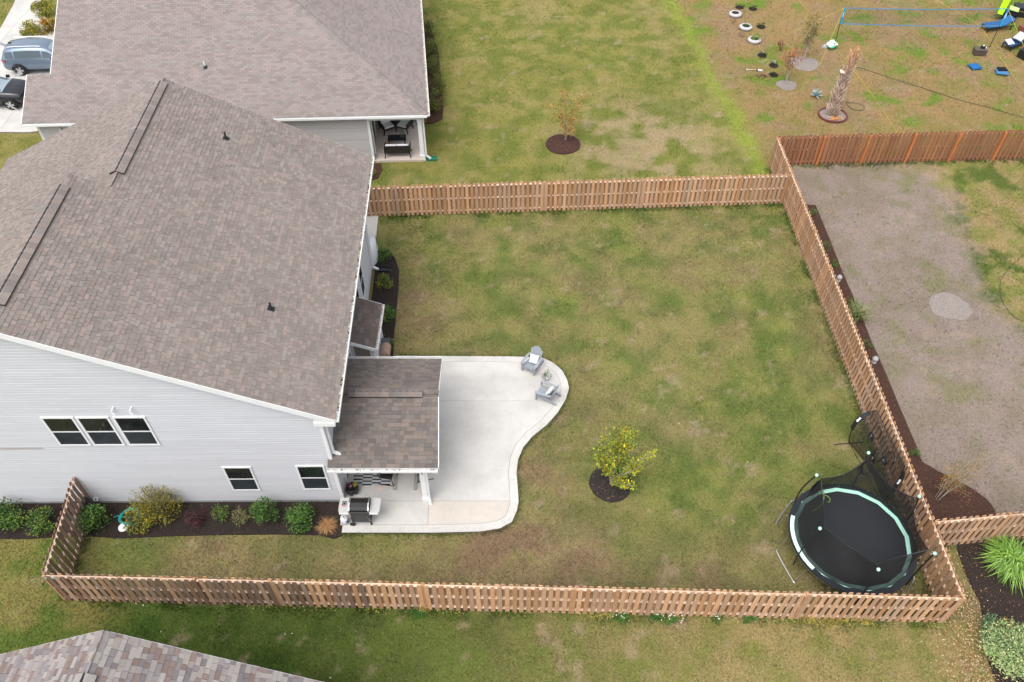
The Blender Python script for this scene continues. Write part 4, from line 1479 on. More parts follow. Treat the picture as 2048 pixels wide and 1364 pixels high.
def fence(label, A, B, pal='pine', post_side=1, seed=1, pitch=0.232, post_col=None, hgt=1.80, bay=2.43, rail_col=RAIL_C, dark_from=None, start=0.07, rail_gain=1.0, post_out=False):
    """Shadowbox fence: pickets alternate on both faces of three rails. post_side: +1 = left of A->B."""
    rr = random.Random(seed)
    A, B = Vector((*A, 0)), Vector((*B, 0))
    L = (B - A).length
    d = (B - A).normalized()
    nrm = Vector((-d.y, d.x, 0))
    ang = math.atan2(d.y, d.x)
    t = thing('wooden_fence', label, 'fence', tuple(A), ang, local=True)
    names = {'pine': PINE, 'pine_shaded': PINE_SHADED, 'stain': STAIN}
    P = lambda x, y, z: (x, y, z)
    for face in (1, -1):
        x = start if face > 0 else start + pitch / 2
        while x < L - 0.06:
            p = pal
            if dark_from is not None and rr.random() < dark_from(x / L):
                p = 'pine_shaded'
            o = bpy.data.objects.new('picket', picket_mesh(p, rr.randrange(len(names[p])), hgt))
            COL.objects.link(o)
            o.parent = t
            o.location = (x + rr.uniform(-.006, .006), face * 0.0535, 0.035 + rr.uniform(-.012, .012))
            o.rotation_euler = (rr.uniform(-.006, .006), rr.uniform(-.012, .012), rr.uniform(-.02, .02))
            x += pitch
    nb = max(1, round(L / bay))
    for z in (0.22, 0.97, 1.70):
        for i in range(nb):
            m = MB()
            m.col = tuple(c * rail_gain for c in jit(rail_col, 0.10))
            dz = rr.uniform(-.01, .01)
            m.box(L * i / nb + 0.047, L * (i + 1) / nb - 0.047, -0.0445, 0.0445, z - 0.019 + dz, z + 0.019 + dz)
            m.build('rail', 'wood_flat', parent=t)
    pc = post_col or names[pal][2]
    for i in range(nb + 1):
        m = MB()
        m.col = jit(pc, 0.08)
        h = 1.80 + rr.uniform(-.04, .03)
        y0 = -0.0445 if not post_out else (post_side * 0.063 if post_side > 0 else post_side * 0.153)
        m.box(L * i / nb - 0.046, L * i / nb + 0.046, y0, y0 + 0.089, -0.05, h)
        m.build('post', 'wood', parent=t)
    return t

fence('long front wooden fence running below the patio and the trampoline', FRONT_A, FRONT_B, 'pine', 1, 41, dark_from=lambda s: max(0.0, 0.75 - 1.5 * s))  # darker pickets towards the left paint in the south house's shade
fence('long side wooden fence running past the trampoline up to the far corner', (14.12, 10.84), RIGHT_TOP, 'pine', 1, 42)
fence('back wooden fence between the yard and the brown house', BACK_A, (13.84, 32.765), 'pine', -1, 43)
fence('dark stained fence with bright orange posts at upper right', (14.04, 36.055), NE_B, 'stain', -1, 44, post_col=(0.48, 0.165, 0.055), bay=2.62, rail_col=(0.30, 0.16, 0.10), post_out=True)
fence('short wooden fence closing the side gap against the grey house wall', LEFT_A, (-14.96, 11.60), 'pine_shaded', -1, 45)
fence('short stretch of fence joining the long side fence near the lilies', EAST_A, EAST_B, 'pine', 1, 46)

# ------------------------------------------------------------------ plants
GREEN = [(0.045, 0.105, 0.018), (0.075, 0.150, 0.022), (0.030, 0.075, 0.014), (0.105, 0.185, 0.030), (0.055, 0.125, 0.025)]
HOLLY = [(0.028, 0.080, 0.014), (0.050, 0.125, 0.018), (0.085, 0.175, 0.025), (0.020, 0.055, 0.012), (0.120, 0.200, 0.035)]
OLIVE = [(0.120, 0.135, 0.018), (0.175, 0.160, 0.020), (0.070, 0.090, 0.014), (0.21, 0.175, 0.025), (0.16, 0.10, 0.02)]
YELLOW = [(0.30, 0.27, 0.018), (0.22, 0.23, 0.02), (0.36, 0.27, 0.02), (0.13, 0.18, 0.018), (0.28, 0.19, 0.015)]
ORANGE = [(0.36, 0.16, 0.022), (0.28, 0.14, 0.02), (0.40, 0.20, 0.03), (0.20, 0.13, 0.02)]
PURPLE = [(0.060, 0.014, 0.022), (0.095, 0.018, 0.032), (0.035, 0.014, 0.016), (0.05, 0.03, 0.02)]
PALE = [(0.20, 0.20, 0.07), (0.13, 0.15, 0.05), (0.26, 0.24, 0.10), (0.10, 0.10, 0.04)]
VARIEG = [(0.33, 0.40, 0.17), (0.22, 0.32, 0.12), (0.44, 0.47, 0.22), (0.13, 0.22, 0.08), (0.28, 0.37, 0.15)]
BLUEGREEN = [(0.11, 0.22, 0.10), (0.08, 0.17, 0.08), (0.16, 0.27, 0.13)]
LILY = [(0.13, 0.26, 0.035), (0.19, 0.34, 0.05), (0.09, 0.19, 0.028), (0.25, 0.40, 0.08)]
DRY = [(0.36, 0.19, 0.08), (0.28, 0.14, 0.06), (0.45, 0.26, 0.11)]

def leaf_blob(mb, rr, c, rx, ry, rz, n, size, pal, clumps=14, up=0.5, tips=None, asp=0.5):
    """Leaves gathered in clumps over and inside an ellipsoid."""
    cl = []
    for _ in range(clumps):
        v = Vector((rr.gauss(0, 1), rr.gauss(0, 1), rr.gauss(0, 1))).normalized()
        r = rr.uniform(0.45, 0.95)
        cl.append((Vector((v.x * rx * r, v.y * ry * r, v.z * rz * r)), rr.uniform(0.22, 0.42), rr.uniform(0.75, 1.25)))
    for _ in range(n):
        k, s, br = rr.choice(cl)
        o = Vector((rr.gauss(0, 1), rr.gauss(0, 1), rr.gauss(0, 1))) * s * 0.75
        p = k + Vector((o.x * rx, o.y * ry, o.z * rz))
        q = Vector((p.x / rx, p.y / ry, p.z / rz))
        if q.length > 1.12:
            q = q.normalized() * rr.uniform(0.9, 1.12)
            p = Vector((q.x * rx, q.y * ry, q.z * rz))
        nrm = (q.normalized() if q.length > 0.05 else Vector((0, 0, 1))) + Vector((0, 0, up)) + Vector((rr.uniform(-.7, .7), rr.uniform(-.7, .7), rr.uniform(-.5, .5)))
        d = Vector((rr.uniform(-1, 1), rr.uniform(-1, 1), rr.uniform(-.4, .7))) + q * 0.8
        pl = tips if (tips and q.length > 0.85 and rr.random() < 0.5) else pal
        kk = br * rr.uniform(0.75, 1.3)
        col = rr.choice(pl)
        mb.col = tuple(x * kk for x in col)
        L = size * rr.uniform(0.7, 1.35)
        mb.leaf(Vector(c) + p, d, nrm, L, L * asp)

def shrub(label, pos, rx, rz, n, size, pal, seed, name='shrub', cat='shrub', group=None, ry=None, tips=None, clumps=16, stems=5, zc=None, asp=0.5, spikes=0):
    rr = random.Random(seed)
    t = thing(name, label, cat, (pos[0], pos[1], 0.0), group=group)
    ry = ry or rx
    zc = zc if zc is not None else rz * 0.95
    c = Vector((pos[0], pos[1], zc))
    mb = MB()
    leaf_blob(mb, rr, c, rx, ry, rz, n, size, pal, clumps, tips=tips, asp=asp)
    st = MB()
    for i in range(stems):
        a = rr.uniform(0, 6.28)
        e = c + Vector((math.cos(a) * rx * 0.6, math.sin(a) * ry * 0.6, rz * rr.uniform(0.0, 0.6)))
        st.tube([(pos[0] + math.cos(a) * 0.03, pos[1] + math.sin(a) * 0.03, 0.0), (pos[0] + math.cos(a) * rx * .25, pos[1] + math.sin(a) * ry * .25, zc * 0.6), tuple(e)], [0.014, 0.011, 0.006], 5)
    for i in range(spikes):
        a, el = rr.uniform(0, 6.28), rr.uniform(0.2, 1.3)
        d = Vector((math.cos(a) * math.cos(el), math.sin(a) * math.cos(el), math.sin(el)))
        L = rr.uniform(0.8, 1.35)
        e = c + Vector((d.x * rx * L, d.y * ry * L, d.z * rz * L))
        b = Vector((pos[0], pos[1], zc * 0.35))
        mid = b.lerp(e, 0.6) + Vector((0, 0, 0.05))
        st.tube([b, mid, e], [0.009, 0.007, 0.004], 4)
        for k in range(26):
            f = rr.uniform(0.45, 1.02)
            p = b.lerp(e, f) + Vector((rr.gauss(0, .025), rr.gauss(0, .025), rr.gauss(0, .025)))
            mb.col = jit(rr.choice(tips or pal), 0.25)
            mb.leaf(p, d + Vector((rr.uniform(-.8, .8), rr.uniform(-.8, .8), rr.uniform(-.4, .8))), (rr.uniform(-.5, .5), rr.uniform(-.5, .5), 1), size * rr.uniform(.7, 1.3), size * asp)
    if stems:
        st.build('stem', 'bark_brown', parent=t)
    mb.build('foliage', 'leaf', parent=t)
    return t

def grass_clump(label, pos, r, h, n, pal, seed, name='grass_clump', cat='plant', w=0.02, droop=0.8, group=None):
    rr = random.Random(seed)
    t = thing(name, label, cat, (pos[0], pos[1], 0.0), group=group)
    mb = MB()
    for i in range(n):
        a = rr.uniform(0, 6.28)
        b0 = Vector((pos[0] + rr.gauss(0, r * .16), pos[1] + rr.gauss(0, r * .16), 0.0))
        L = r * rr.uniform(0.55, 1.1)
        d = Vector((math.cos(a), math.sin(a), 0))
        sd = Vector((-d.y, d.x, 0)) * (w * rr.uniform(0.6, 1.2) / 2)
        hh = h * rr.uniform(0.6, 1.1)
        pts = [(b0 + d * (L * f) + Vector((0, 0, hh * (math.sin(min(1, f * 1.25) * PI * (0.5 + 0.25 * droop)))))) for f in (0, 0.25, 0.5, 0.75, 1.0)]
        ws = [0.7, 1.0, 0.9, 0.6, 0.08]
        mb.col = jit(rr.choice(pal), 0.22)
        k = len(mb.v)
        for p, q in zip(pts, ws):
            mb.v.append(tuple(p - sd * q))
            mb.v.append(tuple(p + sd * q))
        for j in range(4):
            mb.face((k + 2 * j, k + 2 * j + 1, k + 2 * j + 3, k + 2 * j + 2))
    mb.build('foliage', 'leaf', parent=t)
    return t

def small_tree(label, pos, stems, leaf_n, size, pal, seed, name='young_tree', bark='bark_grey', twigs=4, spread=0.16, group=None, r0=0.03, tips=None, start=0.4, leaf_r=0.13, asp=0.55):
    """stems: list of (dx, dy, dz) tips relative to the base; leaves sit along the outer part of stems and twigs."""
    rr = random.Random(seed)
    t = thing(name, label, 'tree', (pos[0], pos[1], 0.0), group=group)
    tr, lf = MB(), MB()
    segs = []
    for i, s in enumerate(stems):
        a = rr.uniform(0, 6.28)
        b = Vector((pos[0] + math.cos(a) * 0.07, pos[1] + math.sin(a) * 0.07, 0.0))
        e = Vector((pos[0] + s[0], pos[1] + s[1], s[2]))
        m1 = b.lerp(e, 0.35) + Vector((-s[0] * 0.12 + rr.gauss(0, .03), -s[1] * 0.12 + rr.gauss(0, .03), s[2] * 0.06))
        m2 = b.lerp(e, 0.7) + Vector((-s[0] * 0.08 + rr.gauss(0, .04), -s[1] * 0.08 + rr.gauss(0, .04), s[2] * 0.04))
        pts = curve([b, m1, m2, e], 4)
        k = len(pts)
        tr.tube(pts, [r0 * (1 - 0.8 * j / (k - 1)) for j in range(k)], 6)
        pv = [Vector(p) for p in pts]
        segs.append((pv, start))
        for _ in range(twigs):
            f = rr.uniform(max(0.3, start - .1), 0.95)
            p = pv[int(f * (k - 1))]
            d = (pv[-1] - pv[0]).normalized() + Vector((rr.gauss(0, .6), rr.gauss(0, .6), rr.uniform(-.1, .4)))
            L = (e - b).length * rr.uniform(spread * .6, spread * 1.6)
            q = p + d.normalized() * L
            tr.tube([p, p.lerp(q, .55) + Vector((0, 0, .02)), q], [r0 * 0.35, r0 * 0.28, r0 * .12], 4)
            segs.append(([p, p.lerp(q, .5), q], 0.0))
    tot = sum((s[-1] - s[0]).length * (1 - st) for s, st in segs)
    for s, st in segs:
        L = (s[-1] - s[0]).length * (1 - st)
        n = int(leaf_n * L / tot)
        br = rr.uniform(0.75, 1.25)
        for _ in range(n):
            f = st + (1 - st) * rr.random()
            x = f * (len(s) - 1)
            i = min(int(x), len(s) - 2)
            p = s[i].lerp(s[i + 1], x - i)
            o = Vector((rr.gauss(0, 1), rr.gauss(0, 1), rr.gauss(0, 1))) * (leaf_r * (0.55 + 0.5 * f))
            k = br * rr.uniform(0.7, 1.35)
            lf.col = tuple(c * k for c in rr.choice(tips if tips and rr.random() < 0.35 else pal))
            Ls = size * rr.uniform(.65, 1.35)
            lf.leaf(p + o, (s[-1] - s[0]).normalized() * 0.6 + o.normalized() + Vector((0, 0, rr.uniform(-.3, .5))), (rr.uniform(-.7, .7), rr.uniform(-.7, .7), 1), Ls, Ls * asp)
    tr.build('trunk', bark, parent=t)
    lf.build('crown', 'leaf', parent=t)
    return t

# the yard's own crape myrtle
small_tree('yellow-green crape myrtle in a round dark mulch ring on the lawn', (3.75, 16.01),
           [(-0.05, 0.35, 3.05), (0.30, 0.25, 2.85), (-0.50, 0.45, 2.3), (-0.68, 0.0, 2.0), (1.12, 0.1, 1.75), (0.58, 0.5, 2.45), (0.62, -0.7, 1.0), (-0.22, -0.1, 1.8), (0.16, -0.5, 0.9), (0.82, -0.2, 1.45), (-0.70, 0.3, 1.8), (0.1, 0.45, 2.3)],
           3000, 0.095, [(0.225, 0.285, 0.026), (0.165, 0.235, 0.022), (0.30, 0.33, 0.030), (0.10, 0.16, 0.018)], 51, name='crape_myrtle', twigs=3, spread=0.12, r0=0.040, tips=[(0.44, 0.40, 0.03), (0.34, 0.25, 0.025)], start=0.42, leaf_r=0.068, asp=0.6)
small_tree('thin young tree with sparse orange leaves in a reddish mulch ring', (3.01, 38.43),
           [(-0.9, 0.1, 2.3), (0.35, 0.3, 2.1), (0.9, 0.3, 2.75), (-0.35, -0.2, 1.7), (0.6, -0.2, 1.4), (-0.1, 0.3, 2.8), (0.15, -0.3, 1.0)],
           900, 0.10, ORANGE, 52, twigs=5, spread=0.2, r0=0.016, start=0.42, leaf_r=0.13)
small_tree('leggy orange-leaved shrub in the brown mulch beyond the side fence', (15.61, 15.37),
           [(0.25, 0.6, 1.55), (0.75, 0.5, 1.9), (1.2, 0.3, 1.7), (0.45, 0.15, 1.3), (0.0, 0.25, 1.0), (1.45, 0.8, 1.9), (0.75, 0.0, 1.2)],
           1500, 0.045, ORANGE + OLIVE[:2], 53, name='vase_shrub', twigs=9, spread=0.22, r0=0.016, start=0.45, leaf_r=0.085)

# bed below the south wall, left to right
shrub('broad leafy green shrub at the left end of the wall bed', (-17.93, 14.46), 0.62, 0.52, 1700, 0.085, HOLLY, 61, tips=[(.15, .22, .03), (.11, .18, .03)])
shrub('low leafy shrub just left of the short side fence', (-16.77, 14.26), 0.50, 0.38, 1100, 0.08, HOLLY, 62, tips=[(.15, .22, .03), (.17, .19, .03)])
shrub('dark green shrub standing right of the short side fence', (-14.76, 14.14), 0.54, 0.55, 1500, 0.075, HOLLY, 63)
shrub('big wispy golden-green shrub tallest in the wall bed', (-12.60, 14.71), 0.80, 0.68, 2600, 0.055, OLIVE, 64, name='wispy_shrub', tips=YELLOW, clumps=26, spikes=36, zc=0.72)
shrub('low speckled shrub beside the coiled teal hose', (-13.29, 14.34), 0.52, 0.33, 1100, 0.07, OLIVE + HOLLY[:2], 65, tips=YELLOW)
shrub('small dark purple shrub in the black mulch', (-11.29, 14.46), 0.40, 0.30, 700, 0.055, PURPLE, 66, name='purple_shrub')
shrub('little upright green shrub left of the pale one', (-10.44, 14.61), 0.28, 0.35, 420, 0.06, HOLLY + OLIVE[:2], 67)
shrub('thin pale yellowish shrub with open twigs', (-9.64, 14.42), 0.30, 0.40, 420, 0.05, PALE, 68, name='pale_shrub', spikes=8)
shrub('tall oval green shrub below the first lower window', (-8.79, 14.50), 0.42, 0.58, 1300, 0.075, HOLLY, 69, tips=GREEN)
shrub('round glossy green shrub below the second lower window', (-7.61, 14.34), 0.53, 0.50, 1700, 0.075, HOLLY, 70)
grass_clump('dead straw-coloured grass clump in black mulch near the grill', (-6.60, 14.18), 0.40, 0.26, 260, DRY, 71, w=0.012, droop=1.0)
# bed along the east wall
shrub('bright green shrub at the far house corner by the walkway', (-6.14, 28.44), 0.40, 0.36, 900, 0.07, HOLLY, 72)
shrub('yellow-green shrub below the east window', (-5.85, 26.62), 0.38, 0.32, 800, 0.06, HOLLY + OLIVE[:2], 73, tips=YELLOW)
shrub('feathery green shrub beside the bump-out gutter', (-5.52, 24.60), 0.42, 0.34, 800, 0.065, GREEN, 74)
shrub('dark shrub squeezed below the corner of the bump-out', (-5.50, 22.75), 0.42, 0.34, 800, 0.07, GREEN + HOLLY[:2], 75)
# beds of the brown house
for i, (px, lab) in enumerate((((-5.46, 50.30), 'farthest round shrub in the row along the brown house'), ((-5.13, 47.86), 'second farthest shrub in the row along the brown house'),
                              ((-4.82, 45.56), 'middle shrub in the row along the brown house'), ((-4.59, 43.39), 'second nearest shrub in the row along the brown house'), ((-4.45, 41.62), 'nearest shrub in the row at the porch corner of the brown house'))):
    shrub(lab, px, 0.60, 0.62, 1300, 0.085, [(0.085, 0.115, 0.02), (0.12, 0.14, 0.022), (0.06, 0.09, 0.016)], 80 + i, tips=OLIVE + YELLOW[1:2], group='row of shrubs along the brown house', clumps=12)
grass_clump('low spiky plant in the small mulch bed by the brown house', (-7.54, 35.16), 0.35, 0.3, 110, OLIVE, 86, w=0.025)
shrub('lime green shrub at the top left beside the far pavement', (-32.15, 53.57), 0.65, 0.5, 1700, 0.10, YELLOW + GREEN[:2], 87, tips=YELLOW, clumps=10)
shrub('yellowish shrub at the top left behind the grey car', (-31.82, 50.71), 0.7, 0.45, 1700, 0.10, YELLOW + GREEN[:1], 88, tips=YELLOW, clumps=10)
shrub('orange tinged shrub at the top left against the mauve roof edge', (-30.81, 50.85), 0.6, 0.5, 1500, 0.10, YELLOW + ORANGE[:2], 89, tips=ORANGE, clumps=10)
# lilies and shrubs at the lower right
grass_clump('big arching clump of bright green lily leaves in dark mulch', (17.08, 12.72), 0.98, 0.62, 620, LILY, 90, name='lily_clump', w=0.034, droop=0.9)
shrub('wide pale green variegated shrub at the lower right corner', (15.92, 9.67), 0.98, 0.50, 6200, 0.065, VARIEG, 91, name='variegated_shrub', ry=0.92, clumps=60, asp=0.6)
shrub('blue-green shrub tucked left of the variegated one', (15.53, 10.18), 0.36, 0.42, 1500, 0.055, BLUEGREEN, 92, ry=0.6)
shrub('patch of rusty dying foliage between the two corner shrubs', (15.97, 10.44), 0.28, 0.34, 420, 0.05, ORANGE + PURPLE[:1], 93)
# bed along the far side of the side fence
grass_clump('spiky yucca-like plant leaning out of the brown mulch strip', (15.33, 24.60), 0.75, 0.5, 110, PALE + GREEN[:2], 94, w=0.03, droop=0.4)
for i, (p, r, lab) in enumerate((((15.09, 31.83), 0.25, 'small green sprout at the top of the mulch strip'), ((15.10, 29.16), 0.28, 'tiny plant by the fence in the upper mulch strip'), ((15.18, 28.02), 0.22, 'low seedling below the tiny plant in the mulch strip'),
                                 ((15.32, 25.35), 0.30, 'leafy plant beside the spiky one in the mulch strip'), ((15.22, 22.83), 0.22, 'small plant at the middle of the mulch strip'), ((15.42, 17.26), 0.20, 'green weed at the wide lower end of the mulch strip'))):
    shrub(lab, p, r, r * 0.8, 160, 0.06, GREEN, 100 + i, name='garden_plant', cat='plant', group='small plants in the mulch strip', stems=2, clumps=6)
# weeds along the outside foot of the front fence
WEED_Y = [(0.36, 0.27, 0.07), (0.44, 0.33, 0.09), (0.28, 0.24, 0.05), (0.20, 0.20, 0.04)]
WEED_G = [(0.030, 0.105, 0.014), (0.045, 0.14, 0.02), (0.06, 0.16, 0.025)]
for i, (p, r, pal, lab) in enumerate((
        ((-3.16, 11.05), 0.26, WEED_G, 'leafy green weed at the fence foot left of centre'), ((-2.92, 11.13), 0.14, WEED_Y, 'small yellow weed touching the leafy green one'),
        ((2.74, 10.98), 0.20, WEED_Y, 'yellow weed clump right of the fence middle'), ((3.17, 10.95), 0.16, WEED_Y, 'small yellow weed beside a flowering green patch'),
        ((3.50, 10.88), 0.24, WEED_G, 'green weed with white flowers beside a yellow one'), ((5.01, 10.88), 0.34, WEED_G, 'widest green weed with white flowers at the fence foot'),
        ((6.77, 10.85), 0.22, WEED_G, 'green weed right of the widest flowering one'), ((7.77, 10.81), 0.18, WEED_G, 'green weed between two yellow clumps'),
        ((9.58, 10.81), 0.24, WEED_Y, 'yellow weed clump left of the broadest one'), ((10.27, 10.79), 0.34, WEED_Y, 'broadest yellow weed clump below the trampoline'),
        ((11.02, 10.78), 0.22, WEED_Y, 'yellow weed clump right of the broadest one'), ((11.53, 10.76), 0.20, WEED_Y, 'last yellow weed toward the fence corner'))):
    shrub(lab, p, r * 1.25, 0.17, int(1300 * r), 0.06, pal, 120 + i, name='weed_clump', cat='weed', group='weeds along the front fence', stems=0, clumps=10, zc=0.12, ry=r * 0.8)
mb = MB()
rr = random.Random(77)
for _ in range(1500):
    s = rr.random()
    x = -9 + 22.8 * s
    y = 11.52 - 0.0261 * (x + 14.95) - 0.06 - abs(rr.gauss(0, 0.09))
    if math.sin(x * 2.3) + math.sin(x * 5.1) < 0.2 and rr.random() < 0.8:
        continue
    mb.col = jit(rr.choice(WEED_Y + WEED_G + OLIVE[:2]), 0.25)
    a = rr.uniform(0, 6.28)
    mb.leaf((x, y, rr.uniform(0, .12)), (math.cos(a), math.sin(a), rr.uniform(0, .8)), (rr.uniform(-.5, .5), rr.uniform(-.5, .5), 1), rr.uniform(.04, .08), .035)
mb.build('weeds', 'leaf', kind='stuff')
# flowers in the green weeds
mb = MB()
mb.col = (0.75, 0.73, 0.66)
for c, r, n in (((3.50, 10.88), .22, 9), ((5.01, 10.88), .34, 16), ((6.77, 10.85), .2, 5), ((5.36, 10.74), .3, 5)):
    for _ in range(n):
        x, y = c[0] + rr.uniform(-r, r), c[1] + rr.uniform(-r * .5, r * .5)
        mb.lathe([(0.0, 0.215), (0.022, 0.22), (0.0, 0.235)], 6, (x, y, 0))
mb.build('weed_flowers', 'leaf', kind='stuff')
# dry leaves and petals scattered at the lower right, a few on the lawns
mb = MB()
for _ in range(8500):
    x, y = rr.uniform(12.5, 18.5), rr.uniform(8.4, 13.3)
    dd = abs(x - (14.85 + 0.20 * math.sin(y * 1.4) - 0.09 * (y - 11) * (y < 11) * -1))
    if rr.random() > math.exp(-(dd / 0.75) ** 2) or inside(SEBED, np.array([x]), np.array([y]))[0] and rr.random() < .75:
        continue
    if x < 14.2 and y > 10.6:
        continue
    mb.col = jit(rr.choice([srgb(206, 178, 130), srgb(190, 150, 100), srgb(216, 196, 160), srgb(170, 120, 76), srgb(150, 98, 66)]), .2)
    mb.col = tuple(c * .75 for c in mb.col)
    a = rr.uniform(0, 6.28)
    mb.leaf((x, y, 0.045 + rr.uniform(0, .02)), (math.cos(a), math.sin(a), rr.uniform(-.2, .3)), (rr.uniform(-.4, .4), rr.uniform(-.4, .4), 1), rr.uniform(.04, .085), rr.uniform(.025, .045))
mb.build('fallen_leaves', 'leaf', kind='stuff')
mb = MB()
mb.col = (0.72, 0.72, 0.70)
for p in ((-12.53, 11.34), (-12.29, 11.26), (-7.35, 10.34), (-7.17, 10.33), (-5.66, 8.92), (-11.41, 10.43), (-5.51, 43.56), (2.03, 53.28), (7.41, 52.33), (12.14, 41.62), (10.13, 37.41), (11.53, 22.69), (11.14, 22.69), (6.60, 18.75), (8.94, 16.96), (13.76, 9.63), (13.98, 10.15), (13.24, 10.10), (22.47, 40.98)):
    a = rr.uniform(0, 6.28)
    mb.leaf((p[0], p[1], 0.05), (math.cos(a), math.sin(a), 0.1), (0, 0, 1), rr.uniform(.04, .075), rr.uniform(.02, .035))
mb.build('paper_litter', 'leaf', kind='stuff')

# ------------------------------------------------------------------ things on and beside the patio
PZ = 0.10
def adirondack(label, pos, rz, seed):
    t = thing('adirondack_chair', label, 'chair', (pos[0], pos[1], PZ), rz, group='grey slatted patio armchairs', local=True)
    for i in range(5):
        y = -0.40 + i * 0.125
        z = 0.385 - i * 0.030
        MB().hexa([(-.27, y, z - .02), (.27, y, z - .02), (.27, y + .115, z - .046), (-.27, y + .115, z - .046), (-.27, y, z), (.27, y, z), (.27, y + .115, z - .026), (-.27, y + .115, z - .026)]).build('seat_slat', 'poly_grey', parent=t)
    for i in range(5):
        x0 = -0.25 + i * 0.104
        fan = (i - 2) * 0.022
        top = 1.02 - 0.045 * abs(i - 2) ** 1.6
        lean = lambda z: 0.20 + (z - 0.25) * 0.46
        b0, b1 = x0, x0 + 0.096
        t0, t1 = x0 + fan - 0.010, x0 + 0.096 + fan + 0.012
        zb = 0.22
        th = 0.022
        tl = top - (0.03 if i < 2 else 0.0)
        tr_ = top - (0.03 if i > 2 else 0.0)
        MB().hexa([(b0, lean(zb), zb), (b1, lean(zb), zb), (b1, lean(zb) + th, zb), (b0, lean(zb) + th, zb),
                   (t0, lean(tl), tl), (t1, lean(tr_), tr_), (t1, lean(tr_) + th, tr_), (t0, lean(tl) + th, tl)]).build('back_slat', 'poly_grey', parent=t)
    for s in (-1, 1):
        m = MB()
        m.box(s * .33 - .045, s * .33 + .045, -.42, -.365, 0.0, 0.555)
        m.build('leg', 'poly_grey', parent=t)
        m = MB()
        m.bar((s * .30, -.40, .33), (s * .30, .62, .045), 0.04, 0.12)
        m.build('leg', 'poly_grey', parent=t)
        m = MB()
        pts = [(-.46, .35, .10), (-.30, .355, .145), (-.05, .36, .13), (.20, .345, .10), (.36, .31, .075)]
        k = len(m.v)
        for y, xc, w in pts:
            for dz in (0.556, 0.584):
                m.v.append((s * xc - w / 2, y, dz))
                m.v.append((s * xc + w / 2, y, dz))
        for i in range(len(pts) - 1):
            a, b = k + 4 * i, k + 4 * i + 4
            for q in ((a + 2, a + 3, b + 3, b + 2), (a + 1, a, b, b + 1), (a, a + 2, b + 2, b), (a + 3, a + 1, b + 1, b + 3)):
                m.face(q)
        m.face((k, k + 1, k + 3, k + 2))
        e = k + 4 * (len(pts) - 1)
        m.face((e + 1, e, e + 2, e + 3))
        m.build('armrest', 'poly_grey', parent=t)
    MB().box(-.29, .29, .345, .375, .50, .565).build('back_rail', 'poly_grey', parent=t)
    MB().box(-.285, .285, -.405, -.375, .25, .35).build('front_rail', 'poly_grey', parent=t)
    t.scale = (0.86, 0.86, 0.86)
    return t

adirondack('grey adirondack chair set at the patio edge facing the house corner', (0.84, 21.62), math.radians(330), 1)
adirondack('grey adirondack chair seen from the side in front of the curved patio rim', (1.40, 20.05), math.radians(246), 2)

def pillow(label, pos, z, rz, tilt, size=0.40, pat='lattice', base=(0.78, 0.79, 0.80), ink=(0.25, 0.28, 0.33), group=None, thick=0.13, cat='pillow', h=None):
    """Stuffed square cushion with seams; the print is face colour."""
    t = MB()
    N = 26
    P = {}
    h = h or size
    for side in (1, -1):
        for i in range(N + 1):
            for j in range(N + 1):
                u, v = i / N * 2 - 1, j / N * 2 - 1
                e = max(0.0, (1 - u ** 4) * (1 - v ** 4)) ** 0.5
                pin = 1 - 0.07 * (1 - abs(u)) * abs(v) ** 3 - 0.0
                x = u * size / 2 * (1 - 0.06 * (1 - v * v) * abs(u) ** 4)
                y = v * h / 2 * (1 - 0.06 * (1 - u * u) * abs(v) ** 4)
                P[(side, i, j)] = len(t.v)
                t.v.append((x, y, side * thick / 2 * e))
        for i in range(N):
            for j in range(N):
                c = base
                if pat == 'lattice':
                    a, b = (i + j) % 6, (i - j) % 6
                    if a == 0 and b != 3 or b == 0 and a != 3:
                        c = ink
                elif pat == 'dash':
                    if i % 4 == 1 and j % 3 != 0:
                        c = ink
                t.col = c
                q = (P[(side, i, j)], P[(side, i + 1, j)], P[(side, i + 1, j + 1)], P[(side, i, j + 1)])
                t.face(q if side > 0 else tuple(reversed(q)))
    M = Matrix.Rotation(tilt, 4, 'X')
    t.xform(M)
    o = t.build('pillow', 'cloth', label=label, cat=cat, group=group, smooth=True, loc=(0, 0, 0))
    o.location = (pos[0], pos[1], z)
    o.rotation_euler = (0, 0, rz)
    return o

def on_chair(pos, rz, dx, dy, dz):
    dx, dy, dz = dx * .86, dy * .86, dz * .86
    c, s = math.cos(rz), math.sin(rz)
    return (pos[0] + c * dx - s * dy, pos[1] + s * dx + c * dy), PZ + dz

c1, z1 = on_chair((0.84, 21.62), math.radians(330), 0.03, 0.13, 0.52)
pillow('white patterned pillow on the adirondack chair at the patio edge', c1, z1, math.radians(330 + 8), math.radians(56))
c2, z2 = on_chair((1.40, 20.05), math.radians(246), 0.0, 0.13, 0.52)
pillow('white dashed pillow on the side-on adirondack chair', c2, z2, math.radians(246 - 4), math.radians(62), pat='dash', ink=(0.35, 0.40, 0.46))

def pot_plant():
    p = (1.41, 20.95)
    t = thing('potted_plant', 'small white pot of grey-green herbs between the adirondack chairs', 'potted plant', (p[0], p[1], PZ), local=True)
    MB().lathe([(0.0, 0.0), (0.09, 0.0), (0.13, 0.20), (0.145, 0.22), (0.13, 0.215), (0.12, 0.17), (0.0, 0.17)], 18).build('pot', 'white_plastic', parent=t, smooth=True)
    mb = MB()
    rr = random.Random(5)
    leaf_blob(mb, rr, Vector((0, 0, .36)), .22, .22, .18, 330, .045, [(.10, .15, .07), (.05, .09, .03), (.17, .2, .12), (.3, .3, .3)], 12)
    mb.build('foliage', 'leaf', parent=t)
pot_plant()

